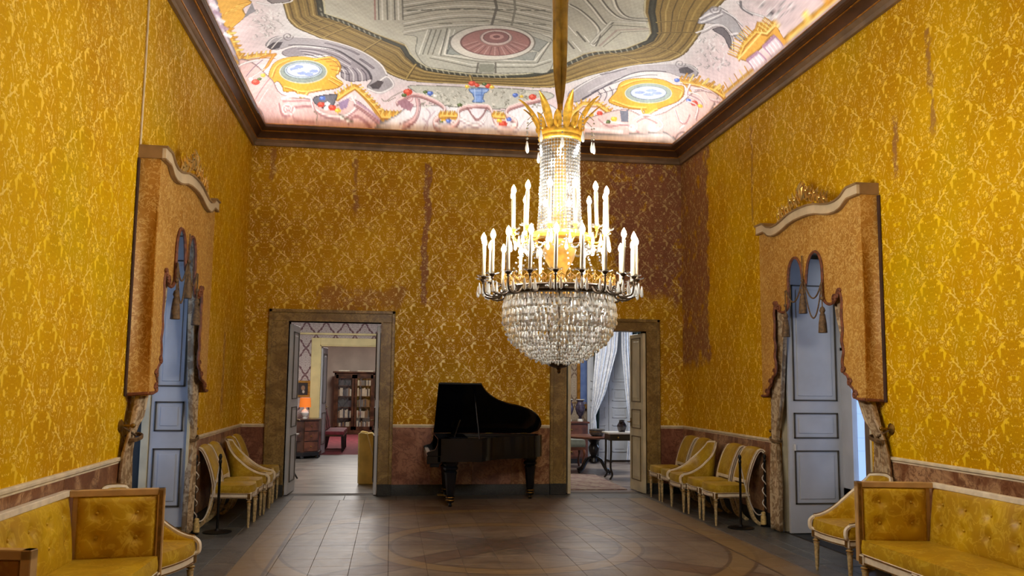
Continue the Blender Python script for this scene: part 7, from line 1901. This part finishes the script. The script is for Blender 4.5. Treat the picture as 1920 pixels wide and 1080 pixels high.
    for k in range(40): a = TAU * k / 40; shared(pal, 'palmette', e, T(.385 * math.cos(a), .385 * math.sin(a), 2.262), (0, 0, a + PI / 2))
    for k in range(20): a = TAU * (k + .75) / 20; m = MB(); m.sphere((.402 * math.cos(a), .402 * math.sin(a), 2.232), .014, 8, 6); B_(m, 'ring_jewel', M_crys2)
    # crystal basket
    rowz = [2.20, 2.150, 2.10, 2.055, 2.012, 1.972, 1.936, 1.902, 1.872, 1.845, 1.82, 1.797, 1.776, 1.758]
    prz = [2.20, 2.15, 2.10, 2.03, 1.97, 1.90, 1.85, 1.80, 1.77, 1.74]; prr = [.372, .384, .386, .378, .36, .32, .275, .205, .15, .08]
    allp = []
    for i, z in enumerate(rowz):
        r = float(np.interp(-z, [-q for q in prz], prr)); sp_ = .030 if i < 4 else (.025 if i < 8 else .019); n = max(14, int(TAU * r / sp_))
        for k in range(n):
            a = TAU * (k + .5 * (i % 2)) / n; r_ = r + rn.uniform(-.006, .004); allp.append((i, r_ * math.cos(a), r_ * math.sin(a), z + rn.uniform(-.012, .010), a))
    allp.sort(key=lambda p: (p[2] > -.02 * 0 + .05, p[0]))
    rest = MB(); geo = {}
    for j, (i, x, y, z, a) in enumerate(allp):
        me = big if i < 4 else (mid if i < 8 else sml)
        if j < 290: shared(me, 'crystal_drop', e, T(x, y, z + .012), (rn.uniform(-.12, .12), rn.uniform(-.12, .12), a))
        else:
            if me.name not in geo: geo[me.name] = ([tuple(v.co) for v in me.vertices], [tuple(p.vertices) for p in me.polygons])
            v_, f_ = geo[me.name]; ca, sa = math.cos(a), math.sin(a); rest.add([(x + q[0] * ca - q[1] * sa, y + q[0] * sa + q[1] * ca, z + .012 + q[2]) for q in v_], f_)
    B_(rest, 'crystal_drops_remaining', M_crys, smooth=0, kind='stuff')
    m = MB()
    for i, z in enumerate(rowz):
        r = float(np.interp(-z, [-q for q in prz], prr)) - .004; m.tube([(r * math.cos(TAU * k / 40), r * math.sin(TAU * k / 40), z + .012) for k in range(41)], .002, 4)
    for k in range(16): a = TAU * k / 16; m.tube([((float(np.interp(-z, [-q for q in prz], prr)) - .004) * math.cos(a), (float(np.interp(-z, [-q for q in prz], prr)) - .004) * math.sin(a), z) for z in rowz], .003, 4)
    B_(m, 'basket_wires', M_bronze)
    m = MB(); m.lathe([(.0, 1.705), (.03, 1.708), (.06, 1.72), (.085, 1.738), (.09, 1.752), (.08, 1.76)], 20); B_(m, 'bottom_plate', M_bronze)
    m = MB(); m.lathe([(.004, 1.67), (.014, 1.68), (.012, 1.695), (.02, 1.706)], 10); B_(m, 'bottom_finial', M_bronze)
    m = MB(); m.lathe([(.012, 1.74), (.012, 2.26)], 8); B_(m, 'centre_stem', M_bronze)
chandelier()
# ---------------------------------------------------------------- rooms beyond the doorways
def damask2(name, axis, base, dk, px, py):
    m = NM(name); p = m.pos(); x, y, z = m.sep(p); u = x if axis == 'x' else y
    a = m.math('ABSOLUTE', m.math('SUBTRACT', m.math('FRACT', m.math('DIVIDE', u, px)), .5)); w = m.math('ABSOLUTE', m.math('SUBTRACT', m.math('FRACT', m.math('DIVIDE', z, py)), .5))
    d = m.math('ABSOLUTE', m.math('SUBTRACT', m.math('ADD', a, w), .5)); nv = m.comb(m.math('MULTIPLY', a, px), m.math('MULTIPLY', w, py), 0.0); n = m.noise(nv, 26, 2)
    og = m.math('SUBTRACT', 1.0, m.ss(m.math('ADD', d, m.math('MULTIPLY', m.math('SUBTRACT', n, .5), .34)), .035, .07))
    l = m.math('SUBTRACT', 1.0, m.ss(m.math('ABSOLUTE', m.math('SUBTRACT', m.noise(nv, 34, 2), .5)), .02, .05))
    return m.fin(m.mix(m.math('MAXIMUM', og, m.math('MULTIPLY', l, .6)), base, dk), .8)
M_wp1 = damask2('rose grey damask', 'x', rgb(200, 188, 180), rgb(112, 80, 82), .42, .58)
M_wp2 = damask2('beige grey damask', 'x', rgb(176, 160, 138), rgb(112, 92, 76), .36, .62)
M_plast = plain('warm grey plaster', rgb(176, 160, 146), .85, 0, .08, 2)
M_creamw = plain('cream door casing', rgb(222, 204, 142), .5, 0, .06, 4)
def roomfloor(name, base, dk):
    m = NM(name); p = m.pos(); n = m.noise(m.scale(p, (.6, 2.2, 1)), 2.5, 4, .6, .6); return m.fin(m.mix(m.ss(n, .35, .65), dk, base), .35)
M_fl2 = roomfloor('pale worn marble floor', rgb(134, 126, 116), rgb(92, 86, 80)); M_fl3 = roomfloor('muted rug and floor', rgb(136, 122, 106), rgb(96, 76, 70))
def box_struct(name, mat, *bx): 
    m = MB()
    for q in bx: m.box(*q)
    return st(m.build(name, mat, smooth=0))
Y1, Y2 = D + .25, 19.5
box_struct('floor_salon', M_fl2, (-1.4, 3.1, Y1, Y2 + .2, -.05, 0)); box_struct('ceiling_salon', M_plast, (-1.4, 3.1, Y1, Y2, 3.6, 3.7))
box_struct('wall_salon_left', M_wp1, (-1.5, -1.4, Y1, Y2, 0, 3.6)); box_struct('wall_salon_right', M_wp1, (3.1, 3.2, Y1, 18.0, 0, 3.6))
IX0, IX1, IH = .52, 1.85, 2.39
box_struct('wall_salon_back', M_wp1, (-1.4, IX0, Y2, Y2 + .2, 0, 3.6), (IX1, 3.1, Y2, Y2 + .2, 0, 3.6), (IX0, IX1, Y2, Y2 + .2, IH, 3.6))
di = thing('door_5', None, None, (1.2, Y2, 0)); st(di); di['label'] = 'cream cased inner doorway leading to the library'
for nm, a, c, z0, z1 in (('casing', IX0 - .19, IX0, 0, IH + .16), ('casing', IX1, IX1 + .19, 0, IH + .16), ('head_casing', IX0, IX1, IH, IH + .16)):
    m = MB(); m.box(a, c, Y2 - .03, Y2 + .0, z0, z1); m.build(nm, M_creamw, di, world=True, smooth=0, bevel=.006)
m = MB(); m.box(IX0 - .01, IX0 + .02, Y2 - .02, Y2 + .22, 0, IH); m.box(IX0, IX1, Y2 - .02, Y2 + .22, IH - .02, IH); m.build('door_lining', M_creamw, di, world=True, smooth=0)
leaf(di, (IX0 + .03, Y2 + .1, .01), (.10, .995, 0), (.995, -.10, 0), .62, 2.34, .045, [(.2, .9), (1.1, 2.2)], M_door, M_doorline)
m = MB(); m.box(-1.4, 3.1, Y2 - .028, Y2 - .001, 2.62, 2.66); o = m.build('trim_picture_rail', M_creamw, smooth=0); st(o)
# library beyond
Y3 = 27.9
box_struct('floor_library', M_redc, (-1.5, 4.0, Y2 + .2, Y3, -.05, 0)); box_struct('ceiling_library', M_plast, (-1.5, 4.0, Y2 + .2, Y3, 3.4, 3.5))
box_struct('wall_library_back', M_plast, (-1.5, 4.0, Y3, Y3 + .1, 0, 3.4)); box_struct('wall_library_left', M_plast, (-1.6, -1.5, Y2 + .2, Y3, 0, 3.4)); box_struct('wall_library_right', M_plast, (4.0, 4.1, Y2 + .2, Y3, 0, 3.4))
ORD = ['', 'first', 'second', 'third', 'fourth', 'fifth', 'sixth', 'seventh', 'eighth', 'ninth', 'tenth', 'eleventh', 'twelfth']
def bookcase():
    x0, x1, y0, y1, H = .36, 1.58, 27.15, 27.6, 1.86
    e = thing('bookcase', 'tall dark walnut bookcase with glazed doors in the room beyond', 'bookcase', ((x0 + x1) / 2, y1, 0))
    B_ = lambda m, n, mt=M_walnut, **k: m.build(n, mt, e, world=True, **k)
    m = MB(); m.box(x0, x0 + .05, y0, y1, .0, H); m.box(x1 - .05, x1, y0, y1, 0, H); m.box(x0, x1, y1 - .03, y1, 0, H); m.box(x0, x1, y0, y1, .0, .14); m.box(x0, x1, y0, y1, H - .05, H); B_(m, 'carcass', smooth=0)
    m = MB(); m.box(x0 - .05, x1 + .05, y0 - .05, y1, H, H + .05); B_(m, 'cornice_top', smooth=0, bevel=.01)
    SZ = [.14, .50, .83, 1.16, 1.48]
    for z in SZ[1:]: m = MB(); m.box(x0 + .05, x1 - .05, y0 + .06, y1 - .03, z - .02, z); B_(m, 'shelf', smooth=0)
    xm = (x0 + x1) / 2
    for a, c in ((x0 + .05, xm - .01), (xm + .01, x1 - .05)):
        m = MB(); 
        for q in ((a, a + .07, .14, H - .05), (c - .07, c, .14, H - .05), (a, c, .14, .24), (a, c, H - .16, H - .05)): m.box(q[0], q[1], y0 - .01, y0 + .02, q[2], q[3])
        d = B_(m, 'glazed_door', smooth=0); m = MB(); m.box(a + .07, c - .07, y0 + .004, y0 + .008, .24, H - .16); m.build('pane', M_glass, d, world=True, smooth=0)
    rs = random.Random(8); cols = [plain('book %s' % n, rgb(*c), .7, 0, .1) for n, c in (('ivory', (196, 184, 160)), ('grey', (110, 110, 106)), ('tan', (128, 98, 66)), ('teal', (44, 56, 60)), ('wine', (84, 40, 38)), ('slate', (70, 72, 76)))]
    wds = {0: 'ivory', 1: 'grey', 2: 'tan', 3: 'teal', 4: 'wine', 5: 'slate'}; rows = ['lowest', 'second', 'third', 'fourth', 'top']
    for si, z in enumerate(SZ):
        for h_, (a, c) in enumerate(((x0 + .13, xm - .09), (xm + .09, x1 - .13))):
            x = a; nb_ = {}
            while x < c - .03:
                w = rs.uniform(.034, .06); ci = rs.choice([0, 1, 0, 2, 5]) if (si, h_) not in ((2, 0), (4, 0)) else rs.choice([3, 5, 3]); hh = rs.uniform(.19, .27)
                m = MB(); m.box(x, x + w - .002, y0 + .08, y0 + .26, z, z + hh); o = m.build('book', cols[ci], smooth=0, bevel=.002)
                nb_[ci] = nb_.get(ci, 0) + 1; tag(o, '%s %s spined book from the left on the %s shelf, %s half of the bookcase' % (ORD[nb_[ci]], wds[ci], rows[si], 'left' if h_ == 0 else 'right'), 'book', 'books in the glazed bookcase'); x += w
    for k, (a, c, hh) in enumerate(((x0 + .12, x0 + .45, .035), (xm + .08, x1 - .05, .03))):
        m = MB(); m.box(a, c, y0 + .05, y0 + .3, H + .05, H + .05 + hh); tag(m.build('paper_stack', cols[0], smooth=0), ('longer' if k == 0 else 'thinner') + ' white paper stack lying on top of the bookcase, %s end' % ('left', 'right')[k], 'papers')
bookcase()
def red_chair(label, x, y, rz):
    e = thing('crimson_chair', label, 'chair', (x, y, 0), rz, 'crimson chairs in the library')
    m = MB(); cushion(m, [(-.23, .22), (.23, .22), (.2, -.2), (-.2, -.2)], .40, .46, .03); m.build('seat', M_red, e, smooth=60)
    m = MB(); m.prism([(-.23, .22), (.23, .22), (.2, -.2), (-.2, -.2)], lambda a, c, z: (a, c, z), .36, .405); m.build('seat_rail', M_walnut, e, smooth=0)
    for sx in (-1, 1):
        m = MB(); m.tube([(sx * .2, .19, .38), (sx * .2, .19, .2), (sx * .2, .2, 0)], [.024, .018, .012], 8); m.build('leg', M_ebon, e)
        m = MB(); m.tube([(sx * .18, -.19, .38), (sx * .19, -.26, 0)], [.02, .014], 8); m.build('leg', M_ebon, e)
        m = MB(); m.tube([(sx * .19, -.19, .38), (sx * .19, -.22, .65), (sx * .19, -.3, .95)], .017, 6); m.build('back_stile', M_walnut, e)
    m = MB(); m.pad(lambda u, v: ((-.18 + .36 * u, -.2 - .1 * v, .5 + .42 * v), Vector((0, 1, .2)), .02 + .02 * math.sin(PI * u) * math.sin(PI * v)), 8, 8, .02); m.build('backrest', M_red, e, smooth=60)
for k, (y, w) in enumerate(((20.45, 'nearest'), (21.05, 'second'), (21.65, 'farthest'))): red_chair('%s crimson upholstered chair along the library wall' % w, .82, y, -PI / 2)
# commode with lamp and picture
def commode():
    e = thing('commode', 'dark walnut chest of drawers with canted corner under the orange lamp', 'chest', (.2, 19.0, 0)); B_ = lambda m, n, mt=M_walnut, **k: m.build(n, mt, e, world=True, **k)
    P = [(-.42, 18.62), (.30, 18.62), (.60, 18.86), (.60, 19.44), (-.42, 19.44)]
    m = MB(); m.prism(P, lambda a, c, z: (a, c, z), .12, .78); B_(m, 'body', smooth=0)
    m = MB(); m.prism([(.09 + (a - .09) * 1.05, 19.03 + (c - 19.03) * 1.06) for a, c in P], lambda a, c, z: (a, min(c, 19.44), z), .78, .81); B_(m, 'top', M_walnut, smooth=0, bevel=.006)
    m = MB(); m.prism([(.09 + (a - .09) * 1.04, 19.03 + (c - 19.03) * 1.05) for a, c in P], lambda a, c, z: (a, min(c, 19.44), z), .05, .13); B_(m, 'plinth', M_ebon, smooth=0, bevel=.006)
    for z0, z1 in ((.15, .34), (.36, .55), (.57, .76)):
        m = MB(); d = Vector((.3, .24, 0)).normalized(); n = Vector((d.y, -d.x, 0)); o = Vector((.30, 18.62, 0)); m.prism([(.03, z0), (.354, z0), (.354, z1), (.03, z1)], lambda s, z, t: o + d * s + n * t + Vector((0, 0, z)), 0, .014); w = B_(m, 'drawer', M_mahog, smooth=0, bevel=.003)
        m = MB(); q = o + d * .19 + n * .018 + Vector((0, 0, (z0 + z1) / 2)); m.sphere(q, .014, 8, 6); m.build('knob', M_brass, w, world=True)
        m = MB(); m.box(-.38, .26, 18.606, 18.622, z0, z1); B_(m, 'front_panel', M_walnut, smooth=0, bevel=.003)
    for x, y in ((-.4, 18.64), (.28, 18.64), (.56, 18.9), (.56, 19.4)): m = MB(); m.lathe([(.03, 0), (.045, .02), (.04, .055)], 10, (x, y, 0)); B_(m, 'bun_foot', M_ebon)
commode()
e = thing('table_lamp', 'white table lamp with a glowing orange drum shade on the chest', 'lamp', (.285, 19.0, .811))
m = MB(); m.lathe([(.05, 0), (.055, .02), (.03, .03), (.07, .07), (.085, .12), (.06, .17), (.02, .2), (.012, .24)], 16); m.build('base', M_porc, e)
M_shade = NM('orange lampshade'); M_shade = M_shade.fin(rgb(214, 110, 34), .8, Emission_Color=(*rgb(214, 110, 34), 1), Emission_Strength=.7)
m = MB(); m.lathe([(.125, .24), (.11, .44)], 24, cap=False); m.lathe([(.122, .24), (.107, .44)], 24, cap=False); m.build('shade', M_shade, e)
m = MB(); m.sphere((0, 0, .32), .03, 10, 7); m.build('bulb', emis('lamp bulb', (1, .7, .4), 30), e)
m = MB(); m.lathe([(.108, .435), (.112, .437), (.108, .442)], 24, cap=False); m.build('shade_rim', M_porc, e)
e = thing('framed_picture', 'small gilt framed dark portrait hanging above the orange lamp', 'picture', (.17, Y2, 1.25))
m = MB(); 
for q in ((-.16, .16, 0, .05), (-.16, .16, .31, .36), (-.16, -.11, .05, .31), (.11, .16, .05, .31)): m.box(q[0], q[1], -.03, -.004, q[2], q[3])
m.build('frame', M_gilt, e, smooth=0, bevel=.005)
def portrait():
    m = NM('dark portrait paint'); x, y, z = m.sep(m.obj()); d = m.math('SQRT', m.math('ADD', m.math('POWER', m.math('DIVIDE', m.math('ADD', x, -.01), .045), 2.0), m.math('POWER', m.math('DIVIDE', m.math('SUBTRACT', z, .2), .06), 2.0)))
    d2 = m.math('SQRT', m.math('ADD', m.math('POWER', m.math('DIVIDE', m.math('ADD', x, -.02), .03), 2.0), m.math('POWER', m.math('DIVIDE', m.math('SUBTRACT', z, .12), .04), 2.0)))
    c = m.mix(m.noise(m.obj(), 20, 2), rgb(30, 24, 20), rgb(52, 40, 32)); c = m.mix(m.math('SUBTRACT', 1.0, m.ss(d, .7, 1.1)), c, rgb(150, 118, 88)); c = m.mix(m.math('SUBTRACT', 1.0, m.ss(d2, .5, 1.1)), c, rgb(196, 186, 168)); return m.fin(c, .4)
m = MB(); m.box(-.11, .11, -.014, -.004, .05, .31); m.build('canvas', portrait(), e, smooth=0)
e = thing('armchair', 'pale yellow slip covered armchair cut off by the left doorway', 'armchair', (2.03, 14.35, 0))
M_slip = plain('pale yellow slipcover', rgb(206, 176, 92), .8, 0, .1, 6); M_slipp = plain('cream piping', rgb(226, 206, 140), .7)
m = MB(); m.prism([(-.42, 0), (.42, 0), (.42, .42), (-.20, .42), (-.30, .78), (-.40, .80), (-.43, .78)], lambda a, z, y: (a, y, z), -.32, -.18); m.build('side_wing', M_slip, e, smooth=20, bevel=.01)
m = MB(); m.prism([(-.42, 0), (.42, 0), (.42, .42), (-.20, .42), (-.30, .78), (-.40, .80), (-.43, .78)], lambda a, z, y: (a, y, z), .18, .32); m.build('side_wing', M_slip, e, smooth=20, bevel=.01)
m = MB(); m.box(-.43, -.30, -.18, .18, .02, .77); m.build('back', M_slip, e, smooth=0, bevel=.02)
m = MB(); cushion(m, [(-.3, -.17), (.4, -.17), (.4, .17), (-.3, .17)], .2, .42, .05); m.build('seat_cushion', M_slip, e, smooth=60)
m = MB(); m.pad(lambda u, v: ((-.28 + .08 * (1 - v), -.17 + .34 * u, .44 + .34 * v), Vector((1, 0, .1)), .05 + .06 * math.sin(PI * u) ** .4 * math.sin(PI * v) ** .4), 10, 10, .02); m.build('back_cushion', M_slip, e, smooth=60)
m = MB(); m.tube([(-.42, -.322, .02), (-.43, -.322, .78), (-.40, -.322, .80), (-.30, -.322, .78), (-.20, -.322, .43), (.4, -.322, .43)], .012, 6); m.build('piping', M_slipp, e)
e = thing('side_table', 'slim dark table with curved legs half hidden by the left door leaf', 'table', (.42, 14.6, 0))
m = MB(); m.box(-.5, .16, -.35, .35, .70, .74); m.build('table_top', M_ebon, e, smooth=0, bevel=.004)
for x, y in ((.12, -.3), (.12, .3), (-.46, -.3), (-.46, .3)): m = MB(); m.tube(smoothpath([(x, y, .70), (x + .01, y, .4), (x - .02, y, .15), (x + .05, y, 0)], 5), .014, 6); m.build('leg', M_ebon, e)
m = MB(); m.box(-.48, .14, -.33, .33, .62, .70); m.build('apron', M_ebon, e, smooth=0)
m = MB(); m.lathe([(.0, .741), (.09, .741), (.12, .752), (.125, .76), (.1, .756), (0, .75)], 20, (.52, 14.42, 0)); tag(m.build('china_dish', M_porc), 'white china dish at the edge of the slim dark table', 'dish')
# ---- right hand room
Z1, Z2 = D + .25, 18.2
box_struct('floor_cabinet', M_fl3, (3.3, 8.6, Z1, Z2, -.05, 0)); box_struct('ceiling_cabinet', M_plast, (3.3, 8.6, Z1, Z2, 3.6, 3.7)); box_struct('wall_cabinet_back', M_wp2, (3.3, 8.6, Z2, Z2 + .1, 0, 3.6)); box_struct('wall_cabinet_left', M_wp2, (3.22, 3.3, Z1, Z2, 0, 3.6)); box_struct('wall_cabinet_right', M_wp2, (8.6, 8.7, Z1, Z2, 0, 3.6))
def rug():
    m = NM('faded patterned rug'); p = m.pos(); x, y, z = m.sep(p); n = m.noise(p, 9, 3, .6, 1); d = m.math('ABSOLUTE', m.math('SUBTRACT', m.math('FRACT', m.math('MULTIPLY', m.math('ADD', x, y), 1.6)), .5))
    c = m.mix(m.ss(n, .4, .6), rgb(126, 100, 90), rgb(148, 130, 112)); return m.fin(m.mix(m.math('MULTIPLY', m.ss(d, .38, .45), .6), c, rgb(96, 56, 54)), .95)
m = MB(); m.box(4.55, 5.7, 13.15, 15.4, 0, .012); tag(m.build('rug', rug(), smooth=0), 'faded red grey rug on the floor of the right hand room', 'rug')
def pedestal_table():
    c = (5.80, 15.80); e = thing('pedestal_table', 'round dark mahogany pedestal table with splayed feet', 'table', (c[0], c[1], 0))
    m = MB(); m.lathe([(.0, .62), (.48, .62), (.52, .63), (.52, .655), (.50, .665), (0, .665)], 48); m.build('table_top', M_mahog, e)
    m = MB(); m.lathe([(.05, .16), (.12, .2), (.11, .26), (.06, .3), (.09, .38), (.10, .45), (.06, .52), (.12, .59), (.16, .62)], 20); m.build('pedestal', M_ebon, e)
    for k in range(4): a = TAU * k / 4 + .6; m = MB(); m.tube(smoothpath([(.06 * math.cos(a), .06 * math.sin(a), .26), (.18 * math.cos(a), .18 * math.sin(a), .22), (.3 * math.cos(a), .3 * math.sin(a), .07), (.4 * math.cos(a), .4 * math.sin(a), .025)], 5), .028, 8); m.build('foot', M_ebon, e)
pedestal_table()
e = thing('tureen', 'grey stoneware bowl standing on the round table', 'bowl', (5.80, 15.55, .665)); M_stone = plain('grey stoneware', rgb(96, 96, 94), .4, 0, .25, 20)
m = MB(); m.lathe([(.08, 0), (.11, .015), (.14, .06), (.14, .11), (.148, .125), (.137, .13), (.125, .11), (.1, .03), (0, .022)], 28); m.build('bowl', M_stone, e)
m = MB(); m.lathe([(.14, .08), (.146, .085), (.14, .09)], 28, cap=False); m.build('relief_band', M_gold, e)
e = thing('stool', 'grey upholstered stool tucked under the round table', 'stool', (5.56, 16.75, 0)); M_greyf = plain('grey green cloth', rgb(116, 118, 104), .8, 0, .12, 9)
m = MB(); cushion(m, [(-.24, -.24), (.24, -.24), (.24, .24), (-.24, .24)], .40, .50, .07); m.build('seat', M_greyf, e, smooth=60); m = MB(); m.box(-.24, .24, -.24, .24, .34, .40); m.build('apron', M_mahog, e, smooth=0)
for x in (-.2, .2):
    for y in (-.2, .2): m = MB(); m.tube(smoothpath([(x, y, .38), (x * 1.15, y * 1.15, .28), (x, y, .12), (x * 1.1, y * 1.1, 0)], 4), [.03] * 5 + [.02] * 8, 8); m.build('leg', M_mahog, e)
e = thing('chest', 'reddish mahogany chest under the gilt mirror', 'chest', (5.62, 17.8, 0))
m = MB(); m.box(-.62, .46, -.28, .3, .1, .80); m.build('body', M_mahog, e, smooth=0); m = MB(); m.box(-.66, .49, -.32, .32, .80, .84); m.build('top', M_mahog, e, smooth=0, bevel=.006)
for z0, z1 in ((.13, .33), (.35, .55), (.57, .78)): m = MB(); m.box(-.58, .42, -.295, -.28, z0, z1); d = m.build('drawer', M_mahog, e, smooth=0, bevel=.004); [MB().sphere((x, -.305, (z0 + z1) / 2), .018).build('knob', M_brass, d) for x in (-.35, .12)]
m = MB(); m.box(-.6, .44, -.27, .29, 0, .1); m.build('plinth', M_ebon, e, smooth=0)
M_urn = plain('blue brown porcelain', rgb(74, 66, 84), .25, 0, .4, 14)
for k, x in enumerate((5.71, 5.95)):
    e = thing('urn_vase', ('left' if k == 0 else 'right') + ' blue and brown porcelain urn on the mahogany chest', 'vase', (x, 17.66, .84), 0, 'porcelain urns')
    m = MB(); m.lathe([(.055, 0), (.055, .03), (.03, .05), (.03, .10), (.07, .15), (.10, .24), (.10, .30), (.07, .36), (.06, .40), (.09, .44)], 20); m.build('body', M_urn, e)
    m = MB(); m.lathe([(.06, 0), (.06, .03), (.032, .05)], 20); m.lathe([(.088, .435), (.093, .445), (.088, .45)], 20); m.build('gilt_mounts', M_porc, e)
    for sg in (-1, 1): m = MB(); m.tube([(sg * .07, 0, .38), (sg * .12, 0, .38), (sg * .12, 0, .3), (sg * .10, 0, .27)], .008, 6); m.build('handle', M_gold, e)
e = thing('wall_mirror', 'tall gilt framed mirror above the mahogany chest', 'mirror', (6.20, Z2, 1.08))
m = MB(); m.box(-.21, -.14, -.06, -.01, 0, 1.25); m.box(.14, .21, -.06, -.01, 0, 1.25); m.box(-.14, .14, -.06, -.01, 0, .1); m.box(-.14, .14, -.06, -.01, 1.15, 1.25); m.build('frame', M_gilt, e, smooth=0, bevel=.01)
def mirrormat():
    m = NM('clouded blue mirror'); n = m.noise(m.obj(), 5, 3); return m.fin(m.mix(n, rgb(70, 96, 170), rgb(150, 176, 226)), .12, .25)
m = MB(); m.box(-.14, .14, -.03, -.02, .1, 1.15); m.build('mirror_glass', mirrormat(), e, smooth=0)
# white and green window hangings
fr = lambda d, y, z: (y, 17.55 - d, z)
for k, (lv, fo, mt, lab) in enumerate((([(3.3, 6.28, 6.74), (2.3, 6.22, 6.68), (1.4, 6.16, 6.42), (.95, 6.12, 6.22), (.8, 6.12, 6.24), (.02, 6.1, 6.26)], 5, M_sheer, 'white voile curtain swept to the left in the right hand room'), ([(3.3, 6.76, 7.0), (2.3, 6.77, 7.0), (1.3, 6.86, 7.04), (.9, 6.92, 7.04), (.02, 6.86, 7.06)], 4, M_sheer, 'white voile curtain falling to the right in the right hand room'), ([(3.3, 6.2, 6.36), (.02, 6.2, 6.30)], 4, M_green, 'dark green drape left of the white voile'), ([(3.3, 6.98, 7.5), (.02, 7.0, 7.5)], 5, M_green, 'dark green drape right of the white voile'))):
    m = MB(); curtain(m, fr, lv, fo, .03, .1 if mt == M_sheer else .02); o = m.build('window_curtain', mt, smooth=70); tag(o, lab, 'curtain'); md = o.modifiers.new('thickness', 'SOLIDIFY'); md.thickness = .004
dw = thing('door_6', None, None, (6.6, 17.8, 0)); st(dw); dw['label'] = 'pale blue panelled shutter behind the voile'
for x in (6.14, 6.60): leaf(dw, (x, 17.85, .01), (1, 0, 0), (0, -1, 0), .45, 3.0, .04, [(.2, .75), (.9, 1.12), (1.25, 1.5), (1.65, 2.8)], M_door, M_doorline if False else M_door, .07, handle=False)
def console():
    e = thing('console_table', 'black console table with white marble top beside the cream door leaf', 'table', (6.19, 14.75, 0))
    m = MB(); m.box(-.44, .44, -.24, .24, .76, .79); m.build('marble_top', M_porc, e, smooth=0, bevel=.004); m = MB(); m.box(-.40, .40, -.2, .2, .65, .76); a = m.build('apron', M_ebon, e, smooth=0)
    for x in (-.26, 0, .26): m = MB(); m.sphere((x, -.204, .705), .016, 8, 6); m.build('gilt_boss', M_gold, a)
    for x in (-.38, .38):
        for y in (-.18, .18): m = MB(); m.tube(smoothpath([(x, y, .67), (x, y, .45), (x * 1.02, y, .2), (x * .94, y, .08), (x * 1.06, y * 1.1, 0)], 4), .018, 6); m.build('leg', M_ebon, e)
    m = MB(); m.box(-.38, .38, -.012, .012, .28, .31); m.box(-.38, -.36, -.18, .18, .28, .31); m.box(.36, .38, -.18, .18, .28, .31); m.build('stretcher', M_ebon, e, smooth=0)
console()
e = thing('faceted_vase', 'small dark faceted vase on the marble console', 'vase', (6.04, 14.72, .79)); M_dv = plain('dark patterned glaze', rgb(50, 42, 46), .25, 0, .6, 30)
m = MB(); m.lathe([(.05, 0), (.06, .01), (.085, .09), (.085, .11), (.05, .17), (.045, .19), (.055, .2)], 8); m.build('body', M_dv, e, smooth=0); m = MB(); m.lathe([(.052, .198), (.058, .203), (.05, .207)], 8); m.build('rim', M_ebon, e)
# unseen fill lights added to brighten the far rooms, no fittings behind them
area('salon_ceiling_fill', (1.0, 16.2, 3.5), (0, 0, 0), 1.2, 1.2, 125, (1, .97, .93)); area('library_ceiling_fill', (1.2, 24.5, 3.3), (0, 0, 0), 1.0, 1.0, 150, (1, .95, .9)); area('cabinet_ceiling_fill', (5.6, 15.6, 3.5), (0, 0, 0), 1.0, 1.0, 90, (1, .97, .92))
area('cabinet_daylight_fill', (8.4, 16.8, 1.9), (0, PI / 2, 0), 2.2, 1.2, 60, (.55, .72, 1))  # added bluish area light standing in for daylight, no window modelled there
